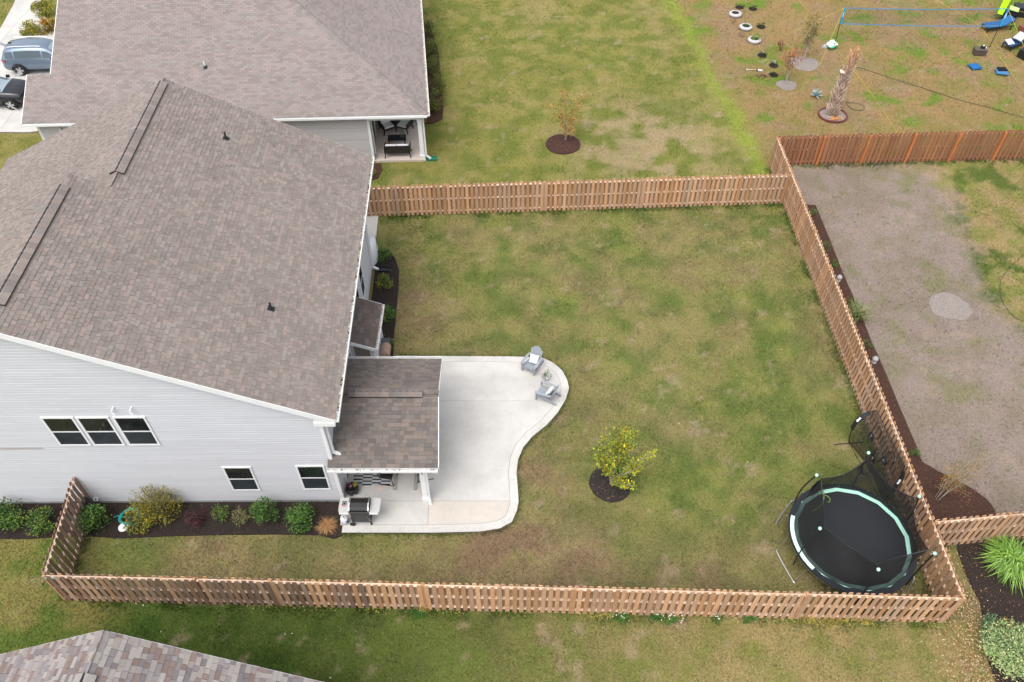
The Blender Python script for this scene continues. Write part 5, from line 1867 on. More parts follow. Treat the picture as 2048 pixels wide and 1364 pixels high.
# grill, seen from its back
def grill():
    p = (-5.51, 14.50)
    t = thing('gas_grill', 'stainless gas grill with black lid and two side shelves on the patio corner', 'grill', (-5.36, 14.52, PZ), 0.0, local=True)
    m = MB()
    m.hexa([(-.30, -.26, .70), (.34, -.26, .70), (.34, .26, .70), (-.30, .26, .70), (-.34, -.30, .90), (.38, -.30, .90), (.38, .28, .90), (-.34, .28, .90)])
    m.build('firebox', 'dark_grey', parent=t)
    m = MB()                                              # lid: a quarter-round hood
    prof = [(-.28, .905), (-.27, 1.00), (-.18, 1.085), (-.02, 1.11), (.14, 1.085), (.24, 1.01), (.26, .905)]
    n = len(prof)
    k = 0
    for x in (-.29, .33):
        m.v.extend((x, y, z) for y, z in prof)
    m.face(tuple(range(n)))
    m.face(tuple(n + i for i in reversed(range(n))))
    for i in range(n - 1):
        m.face((i + 1, i, n + i, n + i + 1))
    m.face((0, n - 1, 2 * n - 1, n))
    lid = m.build('lid', 'black_metal', parent=t)
    for x in (-.325, .345):
        m = MB()
        for i in range(n - 1):
            (y0, z0), (y1, z1) = prof[i], prof[i + 1]
            m.bar((x, y0 * 1.03, z0 + .004), (x, y1 * 1.03, z1 + .004), 0.045, 0.02, up=(0, 0, 1) if abs(y1 - y0) > 0.04 else (0, 1, 0))
        m.build('lid_rim', 'steel', parent=lid)
    m = MB().tube([(-.22, .30, 1.0), (-.22, .34, 1.02), (.26, .34, 1.02), (.26, .30, 1.0)], 0.014, 8)
    m.build('handle', 'steel', parent=lid)
    for s, x0, x1 in ((-1, -.72, -.345), (1, .385, .74)):
        m = MB()
        xe = x0 if s < 0 else x1
        xi = x1 if s < 0 else x0
        pts = [(xi, -.31), (xi, .30), (xe - s * .05, .30), (xe - s * .01, .22), (xe, 0.0), (xe - s * .01, -.22), (xe - s * .05, -.31)]
        m.prism(pts, .865, .90)
        sf = m.build('side_shelf', 'shelf_grey', parent=t)
        m = MB()
        m.box(min(xi, xe - s * .05), max(xi, xe - s * .05), -.335, -.312, .82, .905)
        m.build('shelf_lip', 'white_plastic', parent=sf)
        if s < 0:
            m = MB()
            m.box(-.62, -.46, .00, .16, .901, .905)
            m.build('control_panel', 'black_plastic', parent=sf)
            m = MB()
            m.col = (0.55, 0.03, 0.05)
            m.box(-.62, -.46, -.055, -.02, .901, .904)
            m.build('red_plate', 'painted', parent=sf)
            m = MB()
            for q in ((-.60, .10), (-.55, .12), (-.49, .09), (-.57, .04), (-.50, .03)):
                m.col = (.6, .6, .62)
                m.box(q[0] - .012, q[0] + .012, q[1] - .01, q[1] + .012, .9055, .911)
            m.build('control_marks', 'painted', parent=sf)
    for i, x in enumerate((-.24, -.10, .04, .18, .30)):
        m = MB().lathe([(0, 0), (.028, 0), (.024, .035), (0, .04)], 10)
        m.xform(Matrix.Translation((x, .27, .82)) @ Matrix.Rotation(math.radians(-90), 4, 'X'))
        m.build('knob', 'steel', parent=t)
    for x in (-.30, .34):
        for y in (-.24, .24):
            m = MB().bar((x, y, .08 if x > 0 else .10), (x * .98, y, .70), .045, .045)
            m.build('leg', 'dark_grey', parent=t)
    m = MB().box(-.27, .31, -.245, -.235, .24, .70)
    m.build('back_panel', 'dark_grey', parent=t)
    MB().box(-.31, .35, -.25, .25, .16, .19).build('bottom_shelf', 'dark_grey', parent=t)
    m = MB().bar((.24, -.26, .68), (.335, -.27, .30), .035, .012)
    m.build('hose_bracket', 'steel', parent=t)
    for y in (-.30, .30):
        m = MB().lathe([(.0, -.02), (.05, -.022), (.085, -.022), (.10, -.012), (.10, .012), (.085, .022), (.05, .022), (0, .02)], 18)
        m.xform(Matrix.Translation((-.31, y, .10)) @ Matrix.Rotation(math.radians(90), 4, 'X'))
        m.build('wheel', 'rubber', parent=t, smooth=False)
    for y in (-.25, .25):
        m = MB().lathe([(0, 0), (.035, 0), (.035, .08), (0, .08)], 10, (.34, y, 0))
        m.build('caster', 'rubber', parent=t)
grill()

def propane():
    t = thing('propane_tank', 'round white propane tank under the left shelf of the grill', 'gas tank', (-5.98, 14.36, PZ), local=True)
    MB().lathe([(.10, 0), (.12, .0), (.12, .04), (.135, .05), (.155, .10), (.155, .30), (.13, .37), (.07, .405), (.0, .41)], 20).build('tank', 'white_plastic', parent=t, smooth=True)
    m = MB()
    for a0 in (0.2, 2.3, 4.4):
        pts = [(math.cos(a0 + i * .2) * .10, math.sin(a0 + i * .2) * .10, .40 + (.06 if 1 < i < 6 else 0)) for i in range(8)]
        m.tube(pts, .012, 6)
    m.build('collar', 'steel_soft', parent=t)
    m = MB()
    m.col = (.05, .05, .25)
    m.box(.10, .158, -.12, -.02, .14, .26)
    m.build('tank_sticker', 'painted', parent=t)
    MB().lathe([(0, .40), (.03, .40), (.03, .46), (.0, .47)], 10).build('valve', 'dark_grey', parent=t)
    t.scale = (.88, .88, .88)
propane()

def planter():
    p = (-5.88, 15.60)
    t = thing('flower_planter', 'dark round barrel planter with purple and yellow flowers by the porch wall', 'planter', (p[0] + .02, p[1], PZ), local=True)
    MB().lathe([(0, 0), (.19, 0), (.235, .16), (.24, .26), (.215, .37), (.195, .37), (.20, .31), (0, .31)], 22).build('barrel', 'black_plastic', parent=t, smooth=True)
    mb = MB()
    rr = random.Random(9)
    leaf_blob(mb, rr, Vector((-.03, 0, .38)), .15, .15, .09, 200, .05, PURPLE + [(.03, .06, .02)], 8)
    leaf_blob(mb, rr, Vector((.09, .07, .42)), .09, .09, .08, 90, .05, [(.32, .30, .04), (.22, .26, .04)], 5)
    mb.build('foliage', 'leaf', parent=t)
    mf = MB()
    for _ in range(14):
        a, r = rr.uniform(0, 6.28), rr.uniform(0, .13)
        mf.col = rr.choice([(.25, .08, .25), (.30, .05, .10), (.4, .3, .35)])
        mf.lathe([(0, .45), (.020, .458), (0, .468)], 6, (math.cos(a) * r - .03, math.sin(a) * r, 0))
    mf.build('flower', 'leaf', parent=t)
planter()

def rug():
    t = thing('striped_rug', 'grey outdoor rug with staggered black stripes under the porch', 'rug', (-5.3, 16.5, PZ), local=True)
    m = MB()
    m.col = (.42, .43, .44)
    m.box(-0.62, 0.78, -.62, 1.6, 0.0, 0.010)
    m.build('weave', 'cloth', parent=t)
    m = MB()
    m.col = (.012, .012, .013)
    k = 0
    for ci, (x0, x1) in enumerate(((-.62, -.27), (-.27, .08), (.08, .43), (.43, .78))):
        y = -.61 + (0.0 if ci % 2 else .075)
        while y < 1.56:
            m.box(x0, x1, y, y + .052, 0.0102, 0.0122)
            y += .150
    m.build('stripes', 'cloth', parent=t)
rug()

def porch_table():
    t = thing('slatted_table', 'weathered grey slatted table mostly hidden under the porch roof', 'table', (-3.92, 16.75, PZ), local=True)
    for i in range(8):
        m = MB()
        m.col = jit((.30, .29, .27), .15)
        m.box(-.52 + i * .13, -.52 + i * .13 + .12, -.62, .95, .70, .735)
        m.build('plank', 'wood', parent=t)
    m = MB()
    m.col = (.42, .41, .39)
    m.box(-.54, .54, -.665, -.622, .60, .738)
    m.build('apron', 'wood', parent=t)
    for y in (-.45, .75):
        for x in (-.44, .44):
            m = MB()
            m.col = jit((.27, .26, .24), .1)
            m.bar((x, y, 0), (x, y, .70), .09, .09)
            m.build('leg', 'wood', parent=t)
    for x in (-.42, .34):
        m = MB()
        m.col = jit((.28, .26, .24), .1)
        m.box(x - .06, x + .06, -1.06, .2, 0.0, .05)
        m.build('foot', 'wood', parent=t)
porch_table()

def patio_seat(label, p, rz, nm='metal_chair'):
    t = thing(nm, label, 'chair', (p[0], p[1], PZ), rz, group='black metal chairs under the porch', local=True)
    m = MB()
    m.box(-.25, .25, -.24, .24, .42, .45)
    m.build('seat', 'black_metal', parent=t)
    for s in (-1, 1):
        m = MB().tube(curve([(s * .27, -.30, 0.02), (s * .27, -.26, .30), (s * .28, -.25, .60), (s * .28, -.05, .64), (s * .27, .22, .62), (s * .26, .30, .95)], 5), .017, 6)
        m.build('arm_frame', 'black_metal', parent=t)
        m = MB().tube([(s * .27, -.30, .02), (s * .27, .30, .02)], .015, 6)
        m.build('runner', 'black_metal', parent=t)
    m = MB()
    for i in range(7):
        m.tube([(-.24 + i * .08, .25, .46), (-.24 + i * .08, .31, .96)], .009, 5)
    m.tube([(-.26, .30, .95), (0, .31, 1.0), (.26, .30, .95)], .016, 6)
    m.build('backrest', 'black_metal', parent=t)
patio_seat('black metal armchair at the rug end of the slatted table', (-4.62, 16.15), math.radians(80))
patio_seat('black metal armchair between the slatted table and the white post', (-3.28, 16.35), math.radians(-75))
m = MB().lathe([(0, 0), (.15, 0), (.15, .006), (.13, .010), (0, .010)], 20, (0, 0, 0), 1.0, .9)
o = m.build('drain_cover', 'concrete_tan', loc=(0, 0, 0), label='small oval drain cover set in the porch slab', cat='drain cover')
p = (-4.83, 15.79); o.location = (p[0], p[1], PZ)

def splash(label, p, rz, m, z=0.035):
    t = MB()
    t.hexa([(0, -.13, 0), (.62, -.17, 0), (.62, .17, 0), (0, .13, 0), (0, -.13, .03), (.62, -.17, .02), (.62, .17, .02), (0, .13, .03)])
    t.box(0.0, .6, -.165, -.135, .0, .085)
    t.box(0.0, .6, .135, .165, .0, .085)
    t.box(-.02, -.0005, -.13, .13, 0, .10)
    o = t.build('splash_block', m, label=label, cat='splash block', loc=(0, 0, 0))
    o.location = (p[0], p[1], z)
    o.rotation_euler = (0, 0, rz)
mat('green_plastic', (0.015, 0.16, 0.085), rough=0.4)
splash('black splash block under the downspout at the grey house corner', (-6.30, 27.74), math.radians(-4), 'black_plastic')
splash('green plastic splash block beside the white porch post of the brown house', (-4.70, 36.61), math.radians(6), 'green_plastic', 0.0)

# white rounded cover at the far corner
def white_cover():
    t = thing('white_cover', 'white rounded plastic cover standing against the far house corner', 'cover', (-6.60, 28.45, 0.05), local=True)
    m = MB().lathe([(.30, 0), (.33, .12), (.34, .5), (.33, .85), (.27, 1.08), (.15, 1.2), (0, 1.24)], 24, (0, 0, 0), .75, 1.7)
    m.build('shell', 'white_plastic', parent=t, smooth=True)
    m = MB().tube(curve([(.17, .42, 1.06), (.20, .30, .98), (.245, .12, .92), (.245, 0.0, .86), (.24, -.14, .80)], 5), .011, 6)  # dark strip drawn for the crease in the cover
    m.build('cord', 'black_plastic', parent=t)
white_cover()

def smoker():
    t = thing('barrel_smoker', 'tan barrel smoker with a black side box behind the porch roof', 'smoker', (-5.28, 22.02, PZ + .0), local=True)
    m = MB().lathe([(0, 0), (.18, .01), (.22, .04), (.22, .56), (.18, .60), (0, .61)], 18)
    m.xform(Matrix.Translation((0, -.3, .62)) @ Matrix.Rotation(math.radians(-90), 4, 'X'))
    mat('tan_metal', (.30, .20, .145), rough=.4, nscale=5, namt=.12)
    m.build('barrel', 'tan_metal', parent=t, smooth=False)
    MB().box(-.58, -.24, -.3, .25, .45, .85).build('side_box', 'black_metal', parent=t)
    MB().box(-.30, .16, .33, .62, .70, .73).build('shelf', 'dark_grey', parent=t)
    for x in (-.16, .16):
        for y in (-.25, .27):
            MB().bar((x, y, 0), (x, y, .5), .03, .03).build('leg', 'black_metal', parent=t)
smoker()

def bracket():
    t = thing('hose_holder', 'small white metal hose holder by the bump-out wall', 'hose holder', (-5.72, 20.45, PZ), local=True)
    m = MB()
    m.tube([(-.12, 0, 0), (-.12, 0, .62), (.12, 0, .62), (.12, 0, 0)], .022, 8)
    m.build('frame', 'white_plastic', parent=t)
    m = MB()
    m.tube([(-.12, 0, .36), (.12, 0, .36)], .018, 8)
    m.tube([(.0, 0, .60), (.0, -.18, .62), (.0, -.20, .72)], .016, 8)
    m.build('hook', 'white_plastic', parent=t)
bracket()

# things in the wall bed
def drum():
    p = (-15.34, 14.67)
    t = thing('plastic_drum', 'black plastic drum standing in the corner behind the short side fence', 'drum', (p[0], p[1] + .1, .03), local=True)
    MB().lathe([(0, 0), (.26, 0), (.28, .05), (.28, .28), (.295, .30), (.28, .32), (.28, .62), (.295, .64), (.27, .70), (.25, .68), (0, .66)], 24).build('body', 'black_plastic', parent=t, smooth=False)
    MB().tube([(.05, .02, .67), (.05, .02, .75), (.12, .06, .75)], .02, 8).build('spigot', 'dark_grey', parent=t)
drum()
def yard_sign():
    p = (-15.08, 15.12)
    t = thing('yard_sign', 'tiny white sign on a black stake in front of the siding', 'sign', (p[0], p[1], .03), local=True)
    MB().box(-.012, .012, -.006, .006, 0, .34).build('stake', 'black_metal', parent=t)
    m = MB()
    m.hexa([(-.09, -.03, .30), (.09, -.03, .30), (.09, -.018, .30), (-.09, -.018, .30), (-.09, .05, .40), (.09, .05, .40), (.09, .062, .40), (-.09, .062, .40)])
    b = m.build('panel', 'white_plastic', parent=t)
    m = MB()
    m.hexa([(-.03, -.015, .3225), (.035, -.015, .3225), (.035, -.013, .3225), (-.03, -.013, .3225), (-.03, .022, .371), (.035, .022, .371), (.035, .024, .371), (-.03, .024, .371)])
    m.build('print', 'black_plastic', parent=b)
yard_sign()
m = MB()
pts = []
p = (-13.74, 14.54)
for i in range(110):
    a = i * 0.33
    r = 0.36 + 0.05 * math.sin(i * .61) - 0.0006 * i
    pts.append((p[0] + math.cos(a + 1.2) * r, p[1] + math.sin(a + 1.2) * r * 0.95, 0.05 + 0.0022 * i + 0.015 * math.sin(i * .9)))
pts += [(p[0] - .42, p[1] + .02, .2), (p[0] - .60, p[1] + .02, .08)]
m.tube(pts, 0.013, 6)
m.build('garden_hose', 'teal_hose', label='coiled teal garden hose lying round a plant in the wall bed', cat='hose')
def cleanout():
    p = (-13.89, 14.20)
    t = thing('drain_cleanout', 'white plastic drain cleanout like a small hat in black mulch', 'drain cleanout', (p[0], p[1], .035), local=True)
    MB().lathe([(0, 0), (.17, 0), (.17, .012), (.10, .03), (0, .03)], 22, (0, 0, 0), 1.05, 1.1).build('collar', 'white_plastic', parent=t, smooth=False)
    MB().lathe([(.085, .03), (.085, .10), (.075, .115), (0, .118)], 18).build('cap', 'white_plastic', parent=t)
cleanout()
m = MB()
m.col = (.20, .50, .55)
m.box(-.16, .16, -.004, .004, -.05, .05)
o = m.build('fence_tag', 'painted', loc=(0, 0, 0), label='pale blue strip nailed to the top corner of the front fence', cat='tag')
o.location = (-14.74, 11.46, 1.70)

# ------------------------------------------------------------------ trampoline
def trampoline():
    cx, cy, zt, Rr = 11.62, 13.33, 0.90, 2.08
    t = thing('trampoline', 'round black trampoline with mint edging and a safety net in the fence corner', 'trampoline', (cx, cy, 0))
    n = 60
    def ring(m, r0, r1, z0, z1, a0=0.0, a1=2 * PI, k=60, th=0.03):
        full = abs(a1 - a0 - 2 * PI) < 1e-6
        b = len(m.v)
        cnt = k if full else k + 1
        for i in range(cnt):
            a = a0 + (a1 - a0) * i / k
            for r, z in ((r0, z0), (r1, z1), (r1, z1 - th), (r0, z0 - th)):
                m.v.append((cx + math.cos(a) * r, cy + math.sin(a) * r, z))
        for i in range(k):
            p, q = b + 4 * i, b + 4 * ((i + 1) % cnt)
            for u, v in ((0, 1), (1, 2), (2, 3), (3, 0)):
                m.face((p + u, p + v, q + v, q + u))
        if not full:
            m.face((b, b + 3, b + 2, b + 1))
            e = b + 4 * k
            m.face((e, e + 1, e + 2, e + 3))
        return m
    m = MB().lathe([(0, zt - .035), (.6, zt - .035), (1.2, zt - .03), (1.85, zt - .01), (1.85, zt - .015), (0, zt - .045)], 60, (cx, cy, 0))
    m.build('jumping_mat', 'trampoline_mat', parent=t)
    ring(MB(), 1.84, 2.12, zt + .008, zt + .024, k=64).build('safety_pad', 'trampoline_pad', parent=t)
    ring(MB(), 1.81, 1.945, zt + .03, zt + .034, k=16, th=.016).build('edging', 'mint', parent=t)
    ring(MB(), 1.815, 2.06, zt + .042, zt + .046, math.radians(156), math.radians(216), 10, th=.012).build('entry_pad', 'mint_pale', parent=t)
    ring(MB(), 2.05, 2.10, zt - .02, zt - .02, k=64, th=.05).build('frame', 'steel', parent=t)
    tops = [(10.28, 14.70), (12.30, 15.60), (13.46, 13.88), (13.24, 11.83), (11.31, 11.29), (9.87, 12.70)]
    ztop = 2.65
    inn = []
    for x, y in tops:
        a = math.atan2(y - cy, x - cx)
        b = Vector((cx + math.cos(a) * 2.15, cy + math.sin(a) * 2.15, .35))
        e = Vector((x, y, ztop))
        mid = Vector((cx + math.cos(a) * 2.15, cy + math.sin(a) * 2.15, 1.5))
        pole = MB().tube(curve([b, mid, e], 5), .025, 8).build('pole', 'black_plastic', parent=t)
        MB().lathe([(0, -.05), (.045, -.05), (.06, 0), (.045, .045), (0, .06)], 12, (x, y, ztop)).build('pole_cap', 'mint', parent=pole, smooth=True)
        MB().tube([e - Vector((0, 0, .05)), e.lerp(Vector((cx, cy, ztop - .2)), .09)], .012, 5).build('strap', 'black_plastic', parent=pole)
        inn.append(e.lerp(Vector((cx, cy, ztop - .35)), .09))
    m = MB()
    K, H = 12, 8
    N = len(inn)
    idx = {}
    for i in range(N):
        for k in range(K):
            f = k / K
            T = inn[i].lerp(inn[(i + 1) % N], f)
            sag = math.sin(PI * f)
            a = math.atan2(T.y - cy, T.x - cx)
            T = T + Vector((-math.cos(a) * .10 * sag, -math.sin(a) * .10 * sag, -.20 * sag))
            B = Vector((cx + math.cos(a) * 1.93, cy + math.sin(a) * 1.93, zt + .05))
            for h in range(H + 1):
                g = h / H
                p = B.lerp(T, g)
                bl = math.sin(PI * g) * (.05 + .05 * math.sin(7 * a + 3 * g))
                p -= Vector((math.cos(a), math.sin(a), 0)) * bl
                idx[(i * K + k, h)] = len(m.v)
                m.v.append(tuple(p))
    W = N * K
    for i in range(W):
        for h in range(H):
            m.face((idx[(i, h)], idx[((i + 1) % W, h)], idx[((i + 1) % W, h + 1)], idx[(i, h + 1)]))
    net = m.build('safety_net', 'tramp_net', parent=t, smooth=True)
    m = MB()
    rim = [m_ for m_ in range(W)]
    pts = [m0 for m0 in (net.data.vertices[idx[(i, H)]].co + Vector((cx, cy, 0)) for i in range(W))]
    m.tube(pts, .014, 5, closed=True)
    m.build('net_hem', 'black_plastic', parent=net)
    # legs: hooped tubes
    for a in (math.radians(196), math.radians(252), math.radians(318), math.radians(16), math.radians(75), math.radians(140)):
        d, s = Vector((math.cos(a), math.sin(a), 0)), Vector((-math.sin(a), math.cos(a), 0))
        c0 = Vector((cx, cy, 0))
        m = MB().tube(curve([c0 + d * 2.08 + s * .62 + Vector((0, 0, .86)), c0 + d * 2.24 + s * .62 + Vector((0, 0, .12)), c0 + d * 2.30 + s * .52 + Vector((0, 0, .03)), c0 + d * 2.30 - s * .52 + Vector((0, 0, .03)), c0 + d * 2.24 - s * .62 + Vector((0, 0, .12)), c0 + d * 2.08 - s * .62 + Vector((0, 0, .86))], 4), .021, 8)
        m.build('leg', 'steel', parent=t)
    # zip opening gathered at the far left with a loose yellow-green cord
    a = math.radians(118)
    q = Vector((cx + math.cos(a) * 1.86, cy + math.sin(a) * 1.86, zt))
    m = MB()
    for i in range(5):
        m.tube(curve([q + Vector((.05 * i - .1, .03 * i, .05)), q + Vector((.06 * i - .12, .1, .35)), q + Vector((.02, .16, .75))], 4), [.05, .06, .055, .05, .045, .04, .03, .025, .02], 6)
    m.build('gathered_net', 'trampoline_pad', parent=t)
    m = MB()
    m.col = (.22, .40, .06)
    m.tube(curve([(11.12, 15.19, 0.98), (11.07, 14.87, 0.94), (10.89, 14.57, 0.93), (10.50, 14.29, 0.93)], 5), .013, 6)
    m.tube(curve([(11.13, 14.95, 0.97), (11.26, 14.85, 0.94), (11.24, 14.71, 0.93), (11.15, 14.69, 0.93)], 4), .009, 6)
    m.build('cord', 'painted', parent=t)
trampoline()

# ------------------------------------------------------------------ football goal leaning on the side fence
def goal():
    L = [Vector(p) for p in curve([(13.10, 17.86, 0.00), (13.03, 17.97, 0.45), (13.16, 18.16, 1.00), (13.46, 18.22, 1.42), (13.69, 18.17, 1.70)], 5)]
    Rr = [Vector(p) for p in curve([(13.57, 15.24, 0.00), (13.65, 15.25, 0.40), (13.85, 15.42, 0.95), (13.99, 15.57, 1.40), (14.05, 15.71, 1.70)], 5)]
    for P in (L, Rr):
        for p in P:
            p.x = min(p.x, 13.93)
    t = thing('football_goal', 'black pop-up football goal with bowed posts leaning on the side fence', 'goal', tuple(L[0]))
    for P, seed in ((L, 1), (Rr, 2)):
        post = MB().tube(P, .020, 7).build('post', 'black_plastic', parent=t)
        k = len(P)
        i0, i1 = int(k * .38), int(k * .78)
        m = MB()
        for i in range(i0, i1):
            a, b = P[i], P[i + 1]
            m.bar(a, b, .16, .05, up=(1, .3, .4))
        m.build('sleeve', 'black_plastic', parent=post)
        m = MB()
        m.col = (.78, .78, .80)
        rr = random.Random(seed)
        j = (i0 + i1) // 2
        for q in range(7):                                         # the white wordmark on the sleeve, too small to read
            f = q / 7
            a = P[j - 1].lerp(P[j + 1], f)
            b = P[j - 1].lerp(P[j + 1], f + .10)
            o_ = Vector((-.02, -.035, .045))
            m.bar(a + o_, b + o_, .075 + rr.uniform(-.02, .02), .006, up=(-.4, -.5, .8))
        m.build('wordmark', 'painted', parent=post)
    MB().tube([L[-1], Rr[-1]], .012, 6).build('crossbar', 'black_plastic', parent=t)
    MB().tube([L[0], Rr[0]], .014, 6).build('ground_bar', 'black_plastic', parent=t)
    MB().tube([(12.48, 17.77, 0.03), (13.68, 17.89, 0.03)], .018, 6).build('foot', 'black_plastic', parent=t)
    m = MB()
    n, W = len(L), 14
    for i in range(n):
        for j in range(W + 1):
            f = j / W
            p = L[i].lerp(Rr[i], f)
            p += Vector((.35 * math.sin(PI * f) * (1 - i / (n - 1)) * .6, 0, 0))
            p.x = min(p.x, 13.94)
            m.v.append(tuple(p))
    for i in range(n - 1):
        for j in range(W):
            a = i * (W + 1) + j
            m.face((a, a + 1, a + W + 2, a + W + 1))
    m.build('goal_net', 'goal_net', parent=t)
    m = MB()
    for i in range(0, n, 2):
        for j in range(W):
            m.bar(m_pt(L, Rr, i, j / W), m_pt(L, Rr, i, (j + 1) / W), .008, .008)
    for j in range(0, W + 1):
        for i in range(n - 1):
            m.bar(m_pt(L, Rr, i, j / W), m_pt(L, Rr, i + 1, j / W), .008, .008)
    m.build('net_cord', 'black_plastic', parent=t, kind='stuff')
    for px, mark in (((13.73, 17.51, 1.15), 0), ((13.80, 16.91, 0.55), 1), ((13.89, 16.43, 1.10), 2), ((13.30, 16.52, 0.30), 3)):
        c = Vector(px)
        c.x = min(c.x, 13.9) - .05
        u, v = Vector((.10, -.28, 0)).normalized(), Vector((.12, .08, .9)).normalized()
        pts = [c + u * (.20 * math.cos(k * PI / 10)) + v * (.27 * math.sin(k * PI / 10)) for k in range(20)]
        rg = MB().tube(pts, .017, 6, closed=True).build('target_ring', 'black_plastic', parent=t)
        m = MB()
        b = c - v * .24 - u * .04
        w_ = Vector((-.06, -.03, 0))
        m.hexa([b - u * .16 - v * .14, b + u * .12 - v * .14, b + u * .12 - v * .14 + w_, b - u * .16 - v * .14 + w_, b - u * .18 + v * .10, b + u * .02 + v * .06, b + u * .02 + v * .06 + w_, b - u * .18 + v * .10 + w_])
        m.build('pocket', 'black_plastic', parent=rg)
        m = MB()
        m.col = (.8, .8, .8)
        f = b - u * .05 + w_ * 1.25
        sq = {0: [(-.03, .05), (.02, .07), (-.01, -.06)], 1: [(-.04, .05), (.03, .07), (.02, .0), (-.02, -.06)], 2: [(-.04, -.05), (-.03, .05), (.03, .06), (.04, -.04)], 3: [(-.04, .05), (.03, .06), (-.02, -.05), (.04, -.05)]}[mark]
        m.tube([f + u * a_ + v * b_ for a_, b_ in sq], .012, 5)
        m.build('mark', 'painted', parent=rg)
def m_pt(L, Rr, i, f):
    p = L[i].lerp(Rr[i], f)
    p += Vector((.35 * math.sin(PI * f) * (1 - i / (len(L) - 1)) * .6, 0, 0))
    p.x = min(p.x, 13.935)
    return p
goal()

# ------------------------------------------------------------------ porch furniture of the brown house
def woven_seat(label, pos, rz, w, cat, nm, group=None):
    t = thing(nm, label, cat, tuple(pos), rz, group=group, local=True)
    h = w / 2
    MB().box(-h + .05, h - .05, -.30, .30, .28, .35).build('seat_frame', 'black_metal', parent=t)
    m = MB()
    m.hexa([(-h + .05, .26, .30), (h - .05, .26, .30), (h - .05, .31, .30), (-h + .05, .31, .30), (-h + .02, .38, .80), (h - .02, .38, .80), (h - .02, .43, .80), (-h + .02, .43, .80)])
    m.build('backrest', 'black_plastic', parent=t)
    for s in (-1, 1):
        m = MB()
        m.hexa([(s * h - .025, -.32, .34), (s * h + .025, -.32, .34), (s * h + .025, .40, .34), (s * h - .025, .40, .34), (s * h - .025, -.34, .58), (s * h + .025, -.34, .58), (s * h + .025, .42, .66), (s * h - .025, .42, .66)])
        m.build('armrest', 'black_plastic', parent=t)
        for y in (-.28, .32):
            MB().bar((s * (h + .03), y * 1.1, 0), (s * (h - .04), y, .34), .045, .045).build('leg', 'black_metal', parent=t)
    n = 1 if w < 1 else 2
    for i in range(n):
        x0, x1 = -h + .06 + (w - .12) * i / n + .005, -h + .06 + (w - .12) * (i + 1) / n - .005
        m = MB()
        m.col = (.62, .62, .61)
        m.box(x0, x1, -.30, .24, .352, .45)
        m.build('cushion', 'cloth', parent=t, bevel=.025)
        m = MB()
        m.col = (.70, .71, .72)
        m.hexa([(x0, .13, .452), (x1, .13, .452), (x1, .255, .452), (x0, .255, .452), (x0, .24, .84), (x1, .24, .84), (x1, .36, .84), (x0, .36, .84)])
        m.build('back_cushion', 'cloth', parent=t, bevel=.025)
    return t
woven_seat('black loveseat with white cushions seen from behind on the far porch', (-6.23, 36.93, 0.10), math.radians(182), 1.35, 'loveseat', 'loveseat')
woven_seat('black armchair with white cushion by the sliding door on the far porch', (-7.04, 39.22, 0.10), math.radians(-28 + 60), .72, 'chair', 'porch_chair', 'black cushioned porch armchairs')
woven_seat('black armchair with white cushion nearer the white corner post', (-6.11, 39.32, 0.10), math.radians(-24), .72, 'chair', 'porch_chair', 'black cushioned porch armchairs')
def coffee_table():
    p = (-6.38, 37.99, 0.10)
    t = thing('coffee_table', 'low black coffee table in front of the loveseat', 'table', p, math.radians(3), local=True)
    MB().box(-.50, .50, -.27, .27, .36, .40).build('tabletop', 'black_metal', parent=t)
    for x in (-.42, .42):
        for y in (-.22, .22):
            MB().bar((x * 1.08, y * 1.1, 0), (x, y, .36), .04, .04).build('leg', 'black_metal', parent=t)
    q = (p[0] + .28, p[1] + .12, p[2] + .402)
    g = thing('glass_lantern', 'small glass lantern with dried stems on the coffee table', 'lantern', q, local=True)
    m = MB()
    for a in range(4):
        x, y = math.cos(a * PI / 2 + .8) * .12, math.sin(a * PI / 2 + .8) * .12
        m.bar((x, y, 0), (x, y, .34), .014, .014)
    m.box(-.1, .1, -.1, .1, 0, .012)
    m.build('frame', 'dark_grey', parent=g)
    mb = MB()
    leaf_blob(mb, random.Random(3), Vector((0, 0, .32)), .12, .12, .10, 40, .05, [(.15, .12, .09), (.25, .2, .16)], 5)
    mb.build('dried_stems', 'leaf', parent=g)
coffee_table()
def side_table():
    for pp, lab in (((-6.61, 39.73, 0.10), 'small dark side table between the two porch armchairs'), ((-5.64, 39.83, 0.10), 'little dark side table beside the white corner post')):
        t = thing('side_table', lab, 'table', pp, local=True)
        MB().lathe([(0, .44), (.22, .44), (.22, .47), (0, .47)], 16).build('tabletop', 'dark_grey', parent=t)
        for k in range(3):
            a = k * 2.1
            MB().bar((math.cos(a) * .2, math.sin(a) * .2, 0), (math.cos(a) * .12, math.sin(a) * .12, .44), .03, .03).build('leg', 'black_metal', parent=t)
side_table()

